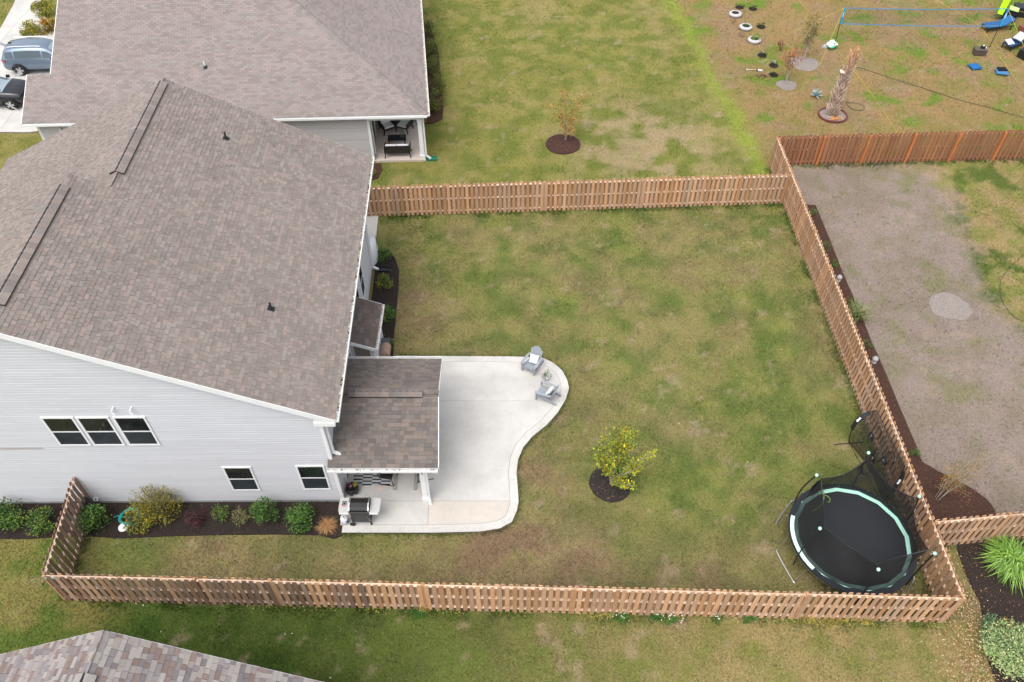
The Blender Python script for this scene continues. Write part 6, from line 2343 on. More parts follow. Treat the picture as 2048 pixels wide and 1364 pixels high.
# ------------------------------------------------------------------ cars on the driveway
def car(label, pos, rz, paint, L=4.65, W=.92, Hh=1.68, rails=True, name='parked_car'):
    t = thing(name, label, 'car', (pos[0], pos[1], .062), rz, local=True)
    k = Hh / 1.68
    S = [(-2.32, .50, .80, .80, .85, .70), (-2.27, .36, .86, .98, 1.08 * k, .72), (-2.15, .33, .90, 1.04, 1.36 * k, .64), (-1.95, .32, .91, 1.06, 1.58 * k, .66), (-1.4, .30, .92, 1.05, 1.66 * k, .68), (-.6, .27, .92, 1.03, 1.68 * k, .68),
         (.2, .27, .92, 1.01, 1.64 * k, .66), (.55, .28, .92, 1.00, 1.54 * k, .65), (.9, .28, .92, 1.00, 1.30 * k, .70), (1.20, .29, .92, .99, 1.07, .78), (1.6, .31, .91, .95, 1.03, .76), (2.05, .33, .87, .86, .95, .70), (2.25, .36, .80, .74, .82, .62), (2.33, .48, .70, .62, .66, .5)]
    m = MB()
    def half(s):
        x, zb, w, belt, rz_, rw = s
        return [(w * .86, zb), (w, zb + .16), (w * 1.01, zb + (belt - zb) * .55), (w * .965, belt), (rw + .035, rz_ - .10 if rz_ > belt + .15 else rz_ - .02), (rw * .84, rz_ - .012), (rw * .45, rz_ + .012), (0, rz_ + .02)]
    rows = []
    for s in S:
        h = half(s)
        pts = [(s[0], -y, z) for y, z in h] + [(s[0], y, z) for y, z in reversed(h[:-1])]
        rows.append(pts)
    n = len(rows[0])
    for r in rows:
        m.v.extend(r)
    for i in range(len(rows) - 1):
        for j in range(n - 1):
            m.face((i * n + j, (i + 1) * n + j, (i + 1) * n + j + 1, i * n + j + 1))
        m.face((i * n + n - 1, (i + 1) * n + n - 1, (i + 1) * n, i * n))
    m.face(tuple(reversed(range(n))))
    m.face(tuple((len(rows) - 1) * n + j for j in range(n)))
    body = m.build('body', paint, parent=t, smooth=True)
    # glass: side windows, windscreen, rear window
    def patch(name, i0, i1, j0, j1, fx0, fx1, fy0, fy1, off, mt='glass_car'):
        def pt(a, b):
            x = i0 + (i1 - i0) * a
            i = min(int(x), len(rows) - 2)
            f = x - i
            y = j0 + (j1 - j0) * b
            j = min(int(y), n - 2)
            g = y - j
            P = lambda q, w: Vector(rows[q][w])
            return (P(i, j).lerp(P(i, j + 1), g)).lerp(P(i + 1, j).lerp(P(i + 1, j + 1), g), f)
        mm = MB()
        NA_, NB_ = 8, 4
        c = Vector((0, 0, .9))
        for a in range(NA_ + 1):
            for b in range(NB_ + 1):
                p = pt(fx0 + (fx1 - fx0) * a / NA_, fy0 + (fy1 - fy0) * b / NB_)
                d = Vector((0, p.y, (p.z - .75) * .8))
                if mt and abs(j0 - 7) < 4.2 and j1 - j0 > 2:
                    d = Vector((1 if p.x > 0 else -1, 0, .8))
                mm.v.append(tuple(p + d.normalized() * off))
        for a in range(NA_):
            for b in range(NB_):
                q = a * (NB_ + 1) + b
                mm.face((q, q + 1, q + NB_ + 2, q + NB_ + 1))
        return mm.build(name, mt, parent=t, smooth=True)
    for j0, j1 in ((3, 4), (10, 11)):
        for (f0, f1) in ((.03, .20), (.225, .56), (.585, .96)):
            patch('side_window', 2.6, 8.6, j0, j1, f0, f1, .14, .86, .012, 'glass_car')
    patch('windscreen', 7, 9, 4, 10, .06, .97, .06, .94, .014, 'glass_windscreen')
    patch('rear_window', 2, 3, 4, 10, .0, .9, .1, .9, .014)
    for s in (-1, 1):
        patch('sill_trim', 1.2, 12, 0 if s < 0 else 14 - .35, .35 if s < 0 else 14, .0, 1, 0, 1, .012, 'black_plastic')
        if rails:
            MB().tube(curve([(-1.75, s * .60, 1.66 * k), (-1.6, s * .61, 1.72 * k), (-.2, s * .61, 1.73 * k), (.25, s * .60, 1.69 * k)], 5), .022, 6).build('roof_rail', 'steel', parent=t)
        MB().hexa([(-2.34, s * .42 - .3 * (s < 0), .92), (-2.2, s * .42 - .3 * (s < 0), .92), (-2.2, s * .42 + .3 * (s > 0) + .0, .92), (-2.34, s * .42 + .3 * (s > 0), .92), (-2.31, s * .5 - .3 * (s < 0), 1.06), (-2.1, s * .5 - .3 * (s < 0), 1.06), (-2.1, s * .5 + .3 * (s > 0), 1.06), (-2.31, s * .5 + .3 * (s > 0), 1.06)])
        m = MB()
        pts = [(-2.31, s * .50, .93), (-2.28, s * .80, .93), (-2.05, s * .925, .95)]
        for a, b in zip(pts[:-1], pts[1:]):
            m.bar(a, b, .05, .13)
        m.build('tail_light', 'tail_light', parent=t)
        m = MB()
        m.hexa([(.78, s * .93, 1.02), (.95, s * .93, 1.02), (.95, s * 1.10, 1.02), (.78, s * 1.08, 1.02), (.78, s * .93, 1.16), (.93, s * .93, 1.16), (.93, s * 1.09, 1.16), (.78, s * 1.07, 1.16)] if s > 0 else
               [(.78, s * 1.08, 1.02), (.95, s * 1.10, 1.02), (.95, s * .93, 1.02), (.78, s * .93, 1.02), (.78, s * 1.07, 1.16), (.93, s * 1.09, 1.16), (.93, s * .93, 1.16), (.78, s * .93, 1.16)])
        m.build('mirror', 'black_plastic', parent=t)
        for x in (-1.42, 1.42):
            m = MB().lathe([(.22, -.10), (.31, -.11), (.345, -.08), (.35, 0), (.345, .08), (.31, .11), (.22, .10)], 26)
            m.xform(Matrix.Translation((x, s * .86, .35)) @ Matrix.Rotation(math.radians(90), 4, 'X'))
            w = m.build('wheel', 'rubber', parent=t, smooth=False)
            m = MB()
            for q in range(5):
                a = q * 2 * PI / 5
                for da in (-.16, .16):
                    m.bar((x, s * .975, .35), (x + math.cos(a + da) * .225, s * .968, .35 + math.sin(a + da) * .225), .05, .03, up=(0, 1, 0))
            m.lathe([(.0, 0), (.05, 0), (.05, .02), (0, .02)], 10, (0, 0, 0))
            m.v[-44:] = [tuple(Matrix.Translation((x, s * .975, .35)) @ Matrix.Rotation(math.radians(90), 4, 'X') @ Vector(v)) for v in m.v[-44:]]
            m.build('rim', 'steel', parent=w)
            m = MB().lathe([(0, -.095), (.23, -.095), (.23, .095), (0, .095)], 20)
            m.xform(Matrix.Translation((x, s * .86, .35)) @ Matrix.Rotation(math.radians(90), 4, 'X'))
            m.build('hub', 'black_metal', parent=w)
            m = MB()
            arc = [(x + math.cos(a) * .41, s * .93, .36 + math.sin(a) * .41) for a in [PI * i / 12 for i in range(13)]]
            for a, b in zip(arc[:-1], arc[1:]):
                m.bar(a, b, .045, .10, up=(0, 1, 0))
            m.build('wheel_arch', 'black_plastic', parent=t)
    m = MB().hexa([(-1.85, -.01, 1.64 * k), (-1.68, -.02, 1.66 * k), (-1.68, .02, 1.66 * k), (-1.85, .01, 1.64 * k), (-1.84, -.006, 1.76 * k), (-1.80, -.006, 1.76 * k), (-1.80, .006, 1.76 * k), (-1.84, .006, 1.76 * k)])
    m.build('aerial', 'black_plastic', parent=t)
    return t
car('blue-grey suv with silver roof rails parked at the top left', (-29.0, 46.4), math.radians(4), 'car_blue')
car('black car with its windscreen in view parked below the blue-grey suv', (-30.75, 42.35), math.radians(2), 'car_black', Hh=1.5, rails=False)

# ------------------------------------------------------------------ the yard at the upper right
mat('white_paint_tyre', (.42, .42, .42), rough=.7, nscale=14, namt=.15)
def tyre_planter(label, p, plant, seed):
    t = thing('tyre_planter', label, 'planter', (p[0], p[1], 0), group='white painted tyre planters', local=True)
    m = MB().lathe([(.24, .0), (.36, .0), (.42, .06), (.435, .11), (.42, .17), (.36, .22), (.25, .215), (.25, .205), (.34, .15), (.34, .04), (.24, .0)], 26)
    m.build('tyre', 'white_paint_tyre', parent=t, smooth=True)
    m = MB()
    rr = random.Random(seed)
    for k in range(26):
        a = k * 2 * PI / 26
        m.bar((math.cos(a) * .425, math.sin(a) * .425, .07), (math.cos(a + .05) * .425, math.sin(a + .05) * .425, .16), .03, .02, up=(math.cos(a), math.sin(a), 0))
    m.build('tread', 'white_paint_tyre', parent=t, kind='stuff')
    MB().lathe([(0, .10), (.33, .10), (.33, .06), (0, .06)], 20).build('soil', 'mulch_dark', parent=t)
    mb = MB()
    pal, n, h, dx = plant
    leaf_blob(mb, rr, Vector((dx, 0.02, h)), .27, .24, h * .7, n, .07, pal, 10)
    mb.build('foliage', 'leaf', parent=t)
tyre_planter('farthest white tyre planter, nearly bare inside', (15.37, 53.50), ([(.12, .10, .03), (.07, .07, .03)], 40, .14, 0), 1)
tyre_planter('middle white tyre planter with a low green plant', (15.72, 51.62), (GREEN, 130, .18, .02), 2)
tyre_planter('nearest white tyre planter with a lime green bush', (15.93, 49.83), ([(.16, .24, .03), (.10, .18, .02), (.24, .30, .05)], 330, .30, .12), 3)
for i, (p, pal, n, lab) in enumerate((((15.91, 54.70), [(.02, .02, .018), (.04, .035, .02)], 90, 'dark potted seedling farthest along the tyre row'), ((16.81, 54.47), [(.02, .022, .018), (.03, .04, .02)], 90, 'dark seedling right of the farthest tyre'),
                                      ((16.81, 51.83), [(.015, .03, .015), (.03, .06, .02), (.12, .16, .03)], 150, 'dark leafy plant right of the middle tyre'), ((16.07, 47.98), [(.012, .025, .014), (.02, .04, .02), (.3, .33, .2)], 130, 'dark plant with a pale heart below the tyre row'),
                                      ((16.53, 46.72), [(.014, .03, .015), (.02, .045, .02), (.45, .45, .38)], 140, 'dark plant with a white flower near the shovel'), ((16.27, 45.56), [(.015, .03, .015), (.03, .05, .02), (.35, .33, .06)], 150, 'dark plant with yellow flowers below the shovel'))):
    t = thing('bedding_plant', lab, 'plant', (p[0], p[1], 0), group='dark bedding plants in the upper right yard', local=True)
    MB().lathe([(0, .0), (.30, .0), (.28, .02), (0, .025)], 14, (0, 0, .012)).build('soil', 'mulch_dark', parent=t)
    mb = MB()
    rr = random.Random(200 + i)
    leaf_blob(mb, rr, Vector((0, 0, .12)), .28, .24, .10, n, .075, pal[:2], 8)
    if len(pal) > 2:
        leaf_blob(mb, rr, Vector((0, 0.02, .24)), .10, .09, .05, 40, .06, pal[2:], 4)
    mb.build('foliage', 'leaf', parent=t)
for i, (p, lab) in enumerate((((15.03, 52.40), 'withered purple seedling below the farthest tyre'), ((15.27, 50.51), 'withered purple seedling below the middle tyre'))):
    shrub(lab, p, .22, .15, 90, .05, [(.14, .06, .05), (.09, .06, .04)], 210 + i, name='seedling', cat='plant', stems=3, clumps=5)
small_tree('bare sapling with red-orange young leaves in a small sandy patch', (16.90, 44.78), [(-.35, .2, 1.5), (.35, .3, 2.0), (-.05, .4, 2.2), (.6, .2, 1.6), (-.6, .3, 1.9)], 520, .10, [(.40, .10, .03), (.32, .10, .03), (.22, .13, .04)], 220, r0=.022, twigs=6, spread=.25, start=.45, leaf_r=.10)
small_tree('multi-stemmed sapling in the larger sandy patch by the plastic bag', (18.58, 47.47), [(-.25, .3, 2.3), (.2, .4, 2.6), (.45, .2, 2.2), (-.45, .1, 1.9), (.7, .5, 2.0), (0, .2, 2.5)], 1100, .09, OLIVE + [(.22, .10, .03)], 221, r0=.020, twigs=8, spread=.2, start=.42, leaf_r=.11)
shrub('small dark spiky shrub with a red tip left of the saplings', (17.37, 48.63), .26, .34, 110, .05, [(.05, .045, .02), (.10, .06, .03)], 222, name='dry_shrub', spikes=9, tips=[(.35, .05, .02), (.12, .08, .03)])
def agave():
    p = (18.25, 43.06)
    rr = random.Random(4)
    t = thing('agave', 'blue-grey agave rosette alone on the brown grass', 'plant', (p[0], p[1], 0), local=True)
    for k in range(17):
        a = k * 2.4
        el = .25 + k * .07
        L = rr.uniform(.42, .55)
        m = MB()
        m.col = jit((.27, .36, .36), .15)
        d = Vector((math.cos(a) * math.cos(el), math.sin(a) * math.cos(el), math.sin(el)))
        s = Vector((-math.sin(a), math.cos(a), 0))
        u = s.cross(d) * -1
        rows = [(0, .035), (.35, .06), (.7, .045), (1.0, .004)]
        for f, w in rows:
            c = d * (L * f) + Vector((0, 0, .04 - .12 * f * f * math.cos(el)))
            m.v.extend([tuple(c - s * w), tuple(c - u * .012), tuple(c + s * w), tuple(c + u * .006)])
        for i in range(3):
            for j in range(4):
                m.face((i * 4 + j, i * 4 + (j + 1) % 4, i * 4 + 4 + (j + 1) % 4, i * 4 + 4 + j))
        m.build('leaf', 'leaf', parent=t)
agave()
def palm():
    b = Vector((18.68, 41.09, 0.00))
    t = thing('palm_trunk', 'cut palm trunk of shaggy grey boots standing in a brick ring', 'palm', tuple(b))
    top = b + Vector((.18, .05, 3.55))
    pts = [b, b + Vector((.0, 0, 1.2)), b + Vector((.08, .02, 2.4)), top]
    rr = random.Random(12)
    C = [Vector(p) for p in curve(pts, 6)]
    m = MB()
    m.col = (.30, .23, .19)
    k = len(C)
    m.tube(C, [.27 - .12 * i / (k - 1) for i in range(k)], 12)
    m.build('trunk', 'palm_bark', parent=t)
    lev = 0
    for i in range(150):
        f = i / 150
        h = f * .80
        x = h * (k - 1)
        p = C[int(x)].lerp(C[min(int(x) + 1, k - 1)], x - int(x))
        a = i * 2.39996
        r = .27 - .12 * h
        d = Vector((math.cos(a), math.sin(a), 0))
        s = Vector((-math.sin(a), math.cos(a), 0))
        m = MB()
        m.col = jit(rr.choice([(.60, .46, .37), (.50, .39, .32), (.66, .53, .44), (.40, .30, .24)]), .18)
        L = rr.uniform(.22, .36)
        w = .085 * (1 - .3 * f)
        q = p + d * (r - .02)
        e = q + d * rr.uniform(.12, .22) + Vector((0, 0, L)) + s * rr.uniform(-.05, .05)
        z = Vector((0, 0, .0))
        m.hexa([q - s * w, q + s * w, q + s * w + d * .035, q - s * w + d * .035, e - s * w * .35, e + s * w * .35, e + s * w * .35 + d * .02, e - s * w * .35 + d * .02])
        m.build('frond_base', 'palm_bark', parent=t)
    m = MB()
    for i in range(70):
        f = rr.uniform(.72, 1.0)
        x = f * (k - 1)
        p = C[min(int(x), k - 1)]
        a = rr.uniform(0, 6.28)
        d = Vector((math.cos(a) * .35, math.sin(a) * .35, 1.0)).normalized()
        L = rr.uniform(.25, .75)
        m.col = jit(rr.choice([(.62, .38, .20), (.50, .27, .13), (.66, .50, .34), (.46, .26, .15)]), .2)
        q = p + Vector((math.cos(a), math.sin(a), 0)) * .10
        m.bar(q, q + d * L, rr.uniform(.03, .07), .015)
    for i in range(14):
        q = top + Vector((rr.gauss(.0, .05), rr.gauss(0, .05), rr.uniform(-.1, .15)))
        m.col = jit((.46, .23, .12), .25)
        m.bar(q, q + Vector((rr.gauss(.05, .06), rr.gauss(.02, .06), rr.uniform(.3, .65))), .06, .02)
    m.build('crown_stub', 'palm_bark', parent=t)
    m = MB()
    m.col = (.72, .68, .60)
    q = C[int(k * .72)]
    m.hexa([tuple(q + Vector(v)) for v in ((-.45, -.1, .1), (-.15, -.15, .02), (-.12, .05, .04), (-.42, .08, .12), (-.45, -.1, .16), (-.15, -.15, .08), (-.12, .05, .10), (-.42, .08, .2))])
    m.build('loose_sheath', 'palm_bark', parent=t)
    c = Vector((18.71, 40.98, 0.00))
    ring = thing('brick_ring', 'ring of dark red edging bricks round the palm trunk', 'edging', tuple(c), local=True)
    for i in range(26):
        a = i * 2 * PI / 26
        m = MB()
        m.box(-.095, .095, -.05, .05, -.02, .09)
        o = m.build('brick', 'brick_red', parent=ring)
        o.location = (math.cos(a) * .80, math.sin(a) * .76, 0)
        o.rotation_euler = (rr.uniform(-.06, .06), rr.uniform(-.06, .06), a + PI / 2)
    MB().prism(ring_poly(c.x, c.y, .76, 30, .01, 1, .95, 5), -.03, .03).build('sandy_patch', 'sand', kind='structure')
    m = MB()
    for i in range(46):
        a = rr.uniform(0, 6.28)
        q = Vector((c.x + .12 + rr.gauss(0, .18), c.y - .38 + rr.gauss(0, .12), .05 + rr.uniform(0, .06)))
        m.col = jit(rr.choice([(.58, .27, .10), (.48, .2, .08), (.62, .38, .2)]), .2)
        m.bar(q, q + Vector((rr.uniform(-.3, .3), rr.uniform(-.15, .15), rr.uniform(-.02, .05))), .03, .012)
    m.build('palm_debris', 'palm_bark', label='heap of orange palm bark shreds at the foot of the trunk', cat='bark')
mat('brick_red', (.13, .035, .025), rough=.85, nscale=20, namt=.3, objrand=.2)
palm()

# hoses and ropes on the grass
def rope(name, label, cat, pts, r, m, col=None, k=8):
    mb = MB()
    if col:
        mb.col = col
    mb.tube(curve(pts, k), r, 6)
    mb.build(name, m, label=label, cat=cat)
mat('green_hose', (.035, .045, .032), rough=.5)
rope('garden_hose', 'long dark hose running from the palm across the brown grass', 'hose', [(20.70, 45.50, 0.03), (20.93, 45.75, 0.30), (21.63, 46.48, 0.03), (22.28, 46.11, 0.03), (23.40, 45.20, 0.03), (25.12, 43.91, 0.03), (26.75, 42.61, 0.03), (28.09, 41.84, 0.03), (29.76, 40.72, 0.03), (31.37, 39.68, 0.03)], .015, 'green_hose')
rope('garden_hose', 'loose loop of dark hose right of the palm ring', 'hose', [(19.87, 42.34, 0.03), (20.45, 42.28, 0.03), (20.78, 42.01, 0.03), (20.79, 41.74, 0.03), (20.52, 41.52, 0.03), (20.12, 41.57, 0.03), (19.91, 41.95, 0.03), (19.87, 42.25, 0.05), (20.06, 42.50, 0.03)], .014, 'green_hose')
rope('garden_hose', 'short dark hose hanging in a bow left of the palm', 'hose', [(19.97, 44.22, 0.02), (19.96, 44.52, 0.25), (19.96, 44.49, 0.60), (19.95, 44.13, 1.00)], .018, 'green_hose')
rope('edging_cable', 'dark cable curving over the yellow grass at the right edge', 'cable', [(26.60, 29.87, 0.02), (25.02, 29.06, 0.02), (24.14, 28.42, 0.02), (22.99, 27.30, 0.02), (22.53, 26.53, 0.02), (22.29, 25.78, 0.02), (22.27, 25.20, 0.02), (22.42, 24.64, 0.02), (22.94, 24.30, 0.02), (24.20, 24.15, 0.02)], .011, 'green_hose')
YEL = (.46, .40, .04)
for i, (pts, lab) in enumerate((([(19.81, 59.46, 0.03), (20.29, 55.63, 0.03), (20.80, 52.92, 0.03)], 'yellow court rope at the top above the saplings'),
                                ([(29.53, 56.58, 0.03), (31.48, 52.42, 0.03), (31.30, 48.64, 0.03), (31.01, 43.63, 0.03), (30.92, 39.94, 0.03)], 'long yellow court rope passing the blue loungers'),
                                ([(21.03, 48.77, 0.03), (21.30, 46.85, 0.03), (21.66, 43.34, 0.03), (21.89, 39.13, 0.03)], 'yellow court rope passing behind the palm trunk'))):
    mb = MB()
    mb.col = YEL
    mb.tube(curve(pts, 6), .011, 5)
    mb.build('court_rope', 'painted', label=lab, cat='rope', group='yellow ropes of the badminton court')

def badminton():
    a0, a1 = Vector((21.24, 49.69, 0)), Vector((21.12, 49.71, 2.3))
    b0, b1 = Vector((31.11, 49.05, 0)), Vector((31.36, 49.40, 2.4))
    t = thing('badminton_net', 'badminton net with blue tapes on two black poles', 'net', tuple(a0))
    MB().tube([a0, a1], .022, 8).build('pole', 'black_metal', parent=t)
    MB().tube([b0, b1], .022, 8).build('pole', 'black_metal', parent=t)
    z0 = .56
    A0, B0 = a0.lerp(a1, z0), b0.lerp(b1, z0)
    blue = (.09, .24, .42)
    for p, q, n in ((a1, b1, 'top_tape'), (A0, B0, 'bottom_tape')):
        m = MB()
        m.col = blue
        prev = p
        for i in range(1, 13):
            f = i / 12
            c = p.lerp(q, f) - Vector((0, 0, .07 * math.sin(PI * f)))
            m.bar(prev, c, .015, .055)
            prev = c
        m.build(n, 'cloth', parent=t)
    for p, q in ((A0, a1), (B0, b1)):
        m = MB()
        m.col = (.03, .27, .48)
        m.bar(p + Vector((.04, -.03, 0)), q + Vector((.04, -.03, 0)), .12, .025, up=(0, 1, 0))
        tp = m.build('end_tape', 'cloth', parent=t)
        m = MB()
        m.col = (.7, .75, .8)
        m.bar(p.lerp(q, .45) + Vector((.04, -.046, .01)), p.lerp(q, .75) + Vector((.04, -.046, .01)), .04, .006, up=(0, 1, 0))
        m.build('printed_mark', 'painted', parent=tp)
    m = MB()
    for i in range(1, 84):
        f = i / 84
        s = Vector((0, 0, .07 * math.sin(PI * f)))
        m.bar(A0.lerp(B0, f) - s, a1.lerp(b1, f) - s, .007, .007)
    for j in range(1, 9):
        g = j / 9
        p, q = A0.lerp(a1, g), B0.lerp(b1, g)
        m.bar(p, q, .007, .007)
    m.build('net_cord', 'dark_grey', parent=t, kind='stuff')
    for p, e in ((a1, (18.20, 50.67, 0.02)), (a1, (19.36, 46.56, 0.02)), (b1, (32.94, 47.06, 0.02)), (b1, (37.44, 52.80, 0.02))):
        m = MB()
        m.col = YEL
        m.tube([p, e], .011, 5)
        m.build('guy_rope', 'painted', parent=t)
badminton()

def bag():
    p = (20.73, 48.96)
    rr = random.Random(8)
    t = thing('plastic_bag', 'crumpled white and green plastic bag by the net pole', 'bag', (p[0], p[1], 0), local=True)
    m = MB()
    n, k = 14, 8
    for i in range(k + 1):
        f = i / k
        r = .34 * math.sin(PI * (.12 + .80 * f)) ** .7
        for j in range(n):
            a = 2 * PI * j / n
            q = r * (1 + .22 * math.sin(3 * a + 4 * f) + .12 * rr.uniform(-1, 1))
            m.v.append((q * math.cos(a), q * math.sin(a) * .9, .50 * f + .02 * rr.uniform(-1, 1)))
    for i in range(k):
        for j in range(n):
            c = (.68, .70, .70)
            if i < 4 and j > 6 or rr.random() < .16:
                c = (.04, .42, .22)
            m.col = jit(c, .1)
            m.face((i * n + j, i * n + (j + 1) % n, (i + 1) * n + (j + 1) % n, (i + 1) * n + j))
    m.face(tuple(reversed(range(n))))
    m.face(tuple(k * n + j for j in range(n)))
    m.build('sack', 'glossy', parent=t)
    m = MB()
    m.col = (.35, .35, .36)
    m.hexa([(-.55, .05, 0), (-.28, -.1, 0), (-.2, .2, 0), (-.4, .3, 0), (-.5, .08, .12), (-.3, -.02, .18), (-.25, .18, .2), (-.38, .25, .14)])
    m.build('loose_flap', 'glossy', parent=t)
bag()
def shovel():
    p = (15.30, 46.10)
    t = thing('shovel', 'shovel lying flat on the grass near the dark seedlings', 'shovel', (p[0], p[1], 0.02), math.radians(176), local=True)
    m = MB()
    m.col = (.55, .36, .2)
    m.tube([(0, 0, .03), (.42, 0, .03)], .020, 8)
    m.build('shaft', 'wood_flat', parent=t)
    m = MB()
    m.col = (.6, .6, .6)
    m.tube([(.42, 0, .03), (.50, 0, .03), (.52, .07, .03), (.62, .07, .03), (.62, -.07, .03), (.52, -.07, .03), (.50, 0, .03)], .016, 6)
    m.build('grip', 'glossy', parent=t)
    MB().hexa([(0, -.05, .0), (-.10, -.11, 0), (-.10, .11, 0), (0, .05, 0), (0, -.05, .05), (-.10, -.11, .04), (-.10, .11, .04), (0, .05, .05)]).build('collar', 'dark_grey', parent=t)
    MB().hexa([(-.10, -.11, .0), (-.40, -.10, 0), (-.40, .10, 0), (-.10, .11, 0), (-.10, -.11, .035), (-.40, -.10, .015), (-.40, .10, .015), (-.10, .11, .035)]).build('blade', 'steel_soft', parent=t)
shovel()
m = MB()
rr = random.Random(3)
p = (15.56, 45.44)
for _ in range(60):
    m.col = jit((.20, .12, .06), .4)
    a = rr.uniform(0, 6.28)
    m.leaf((p[0] + rr.gauss(0, .16), p[1] + rr.gauss(0, .14), rr.uniform(.02, .1)), (math.cos(a), math.sin(a), rr.uniform(-.2, .4)), (rr.uniform(-.5, .5), rr.uniform(-.5, .5), 1), .16, .1)
m.build('leaf_heap', 'leaf', label='small heap of brown dead leaves below the shovel', cat='leaves')

# loungers and cushions
def lounger(label, p, rz, cloth, group, pillows=False):
    t = thing('sun_lounger', label, 'sun lounger', (p[0], p[1], 0), rz, group=group, local=True)
    for y in (-.31, .31):
        MB().bar((-1.0, y, .27), (.98, y, .27), .05, .05).build('side_rail', 'black_metal', parent=t)
        for x in (-.92, .85):
            MB().bar((x, y, 0), (x, y, .27), .05, .05).build('leg', 'black_metal', parent=t)
    m = MB()
    m.col = cloth
    m.box(-1.02, .25, -.34, .34, .30, .40)
    m.build('seat_cushion', 'cloth', parent=t, bevel=.03)
    m = MB()
    m.col = tuple(c * 1.15 for c in cloth)
    m.hexa([(.27, -.34, .30), (.95, -.34, .66), (.95, .34, .66), (.27, .34, .30), (.22, -.34, .40), (.90, -.34, .76), (.90, .34, .76), (.22, .34, .40)])
    m.build('back_cushion', 'cloth', parent=t, bevel=.03)
    return t
lounger('blue sun lounger behind the badminton pole', (32.57, 51.55), math.radians(14), (.030, .105, .24), 'blue sun loungers')
lounger('navy sun lounger with pale cushions at the right edge', (32.86, 49.23), math.radians(30), (.022, .060, .14), 'blue sun loungers')
q = (32.12, 48.82, 0.52)
pillow('pale grey cushion lying on the seat of the navy lounger', (q[0], q[1]), .50, math.radians(20), math.radians(18), .5, 'plain', (.50, .52, .58), thick=.16)
q = (32.75, 48.99, 0.70)
pillow('pale grey cushion leaning on the back of the navy lounger', (q[0], q[1]), .78, math.radians(300), math.radians(32), .62, 'plain', (.48, .50, .57), thick=.16)
q = (29.11, 46.41)
pillow('bright blue cushion lying on the grass, the left one', q, .10, math.radians(12), math.radians(3), .66, 'plain', (.020, .11, .30), thick=.2, cat='cushion', h=.62)
q = (30.51, 45.74)
pillow('blue and white cushion under a black cloth on the grass', q, .11, math.radians(-14), math.radians(-4), .74, 'plain', (.06, .17, .34), thick=.2, cat='cushion', h=.7)
m = MB()
m.col = (.012, .014, .022)
m.hexa([(-.28, -.2, 0), (.34, -.16, 0), (.30, .30, 0), (-.26, .28, 0), (-.26, -.18, .05), (.32, -.15, .03), (.28, .28, .04), (-.25, .26, .06)])
o = m.build('folded_cloth', 'cloth', loc=(0, 0, 0), label='black cloth folded on the blue and white cushion', cat='cloth', bevel=.02)
o.location = (q[0], q[1] + .06, .215)
def ottoman():
    p = (30.06, 48.18)
    t = thing('wicker_table', 'low brown wicker table with small things on top', 'table', (p[0], p[1], 0), math.radians(-8), local=True)
    mat('wicker', (.085, .065, .055), rough=.7, nscale=30, namt=.5, bump=.8, bscale=40)
    MB().box(-.36, .36, -.26, .26, .02, .34).build('body', 'wicker', parent=t, bevel=.02)
    m = MB()
    for i in range(13):
        x = -.345 + i * .0575
        m.box(x - .012, x + .012, -.272, -.2605, .03, .33)
    m.build('weave_ribs', 'wicker', parent=t)
    MB().box(-.38, .38, -.28, .28, .341, .375).build('tabletop', 'wicker', parent=t)
    b = thing('camera_bag', 'small black and white bag on the wicker table', 'bag', (p[0] + .12, p[1] + .02, .376), local=True)
    MB().hexa([(-.12, -.09, 0), (.14, -.09, 0), (.14, .1, 0), (-.12, .1, 0), (-.1, -.07, .17), (.1, -.07, .15), (.1, .08, .19), (-.1, .08, .2)]).build('pouch', 'black_plastic', parent=b)
    MB().box(-.07, .03, -.05, .04, .17, .215).build('strap_clip', 'white_plastic', parent=b)
    MB().box(.145, .21, -.05, .03, .0, .10).build('cup', 'white_plastic', parent=b)
ottoman()
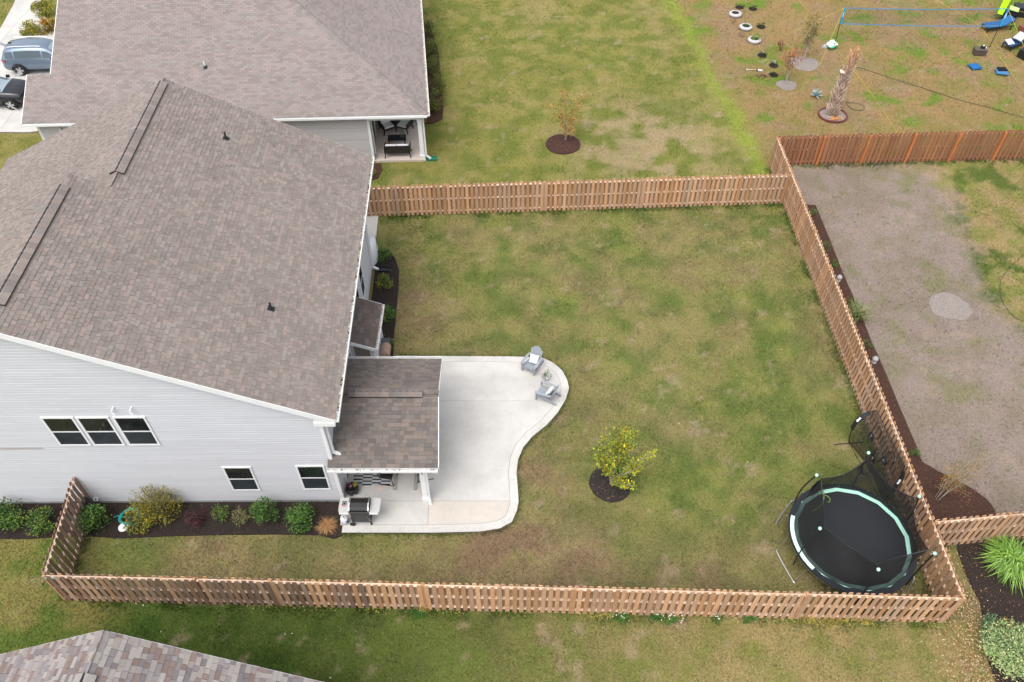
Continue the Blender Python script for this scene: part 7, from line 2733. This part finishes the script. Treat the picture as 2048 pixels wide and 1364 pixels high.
def camp_chair():
    p = (33.70, 52.98)
    t = thing('camp_chair', 'lime green and black camp chair at the top right corner', 'chair', (p[0], p[1], 0), math.radians(-20), local=True)
    m = MB()
    m.col = (.30, .62, .012)
    m.hexa([(-.62, -.30, .42), (-.30, -.42, .42), (-.30, -.38, .42), (-.62, -.26, .42), (-.42, .55, 1.25), (-.02, .45, 1.25), (-.02, .49, 1.25), (-.42, .59, 1.25)])
    m.build('backrest', 'cloth', parent=t)
    m = MB()
    m.col = (.42, .66, .22)
    m.hexa([(.02, -.10, .70), (.62, -.10, .62), (.72, .42, .64), (.12, .48, .74), (.02, -.10, .74), (.62, -.10, .66), (.72, .42, .68), (.12, .48, .78)])
    m.build('side_tray', 'cloth', parent=t)
    m = MB()
    for a, b in (((-.6, -.28, .45), (-.1, .4, 0)), ((-.1, -.3, .45), (-.6, .4, 0)), ((-.02, .0, .7), (.7, .4, 0)), ((.62, -.08, .64), (.1, .45, 0)), ((-.6, -.28, 0), (-.4, .55, 1.25))):
        m.tube([a, b], .02, 6)
    m.build('frame', 'black_metal', parent=t)
    m = MB()
    m.col = (.010, .010, .014)
    m.hexa([(-.30, -.42, .10), (.55, -.55, .10), (.80, .30, .10), (-.05, .42, .10), (-.28, -.36, .55), (.50, -.48, .52), (.70, .22, .56), (-.05, .35, .60)])
    m.build('seat', 'cloth', parent=t)
camp_chair()
def cooler(label, p, col, s, rz, nm='storage_box', cat='box'):
    t = thing(nm, label, cat, (p[0], p[1], 0), rz, local=True)
    m = MB()
    m.col = col
    m.box(-.35 * s, .35 * s, -.24 * s, .24 * s, 0, .36 * s)
    m.build('body', 'painted', parent=t, bevel=.02)
    m = MB()
    m.col = tuple(c * .8 for c in col)
    m.box(-.36 * s, .36 * s, -.25 * s, .25 * s, .361 * s, .41 * s)
    m.build('lid', 'painted', parent=t, bevel=.015)
cooler('rust brown box standing between the loungers', (34.26, 51.27), (.22, .07, .045), .9, .3)
cooler('black box at the right edge below the navy lounger', (32.89, 47.79), (.012, .012, .014), 1.3, .5)
cooler('black box behind the blue lounger at the top right', (35.05, 53.57), (.012, .012, .016), 1.6, -.3)
# small ornaments in the mulch strip
for i, (p, lab) in enumerate((((15.18, 26.98), 'pale stone ornament in the upper mulch strip'), ((15.31, 21.98), 'round pale ornament in the middle of the mulch strip'))):
    t = thing('garden_ornament', lab, 'ornament', (p[0], p[1], .03), local=True)
    MB().lathe([(0, 0), (.11, 0), (.10, .05), (.06, .08), (0, .08)], 12).build('base', 'stone_grey', parent=t, smooth=False)
    m = MB().lathe([(0, .08), (.06, .09), (.12, .16), (.13, .22), (.09, .30), (0, .33)], 14)
    m.build('figure', 'stone_grey', parent=t, smooth=True)
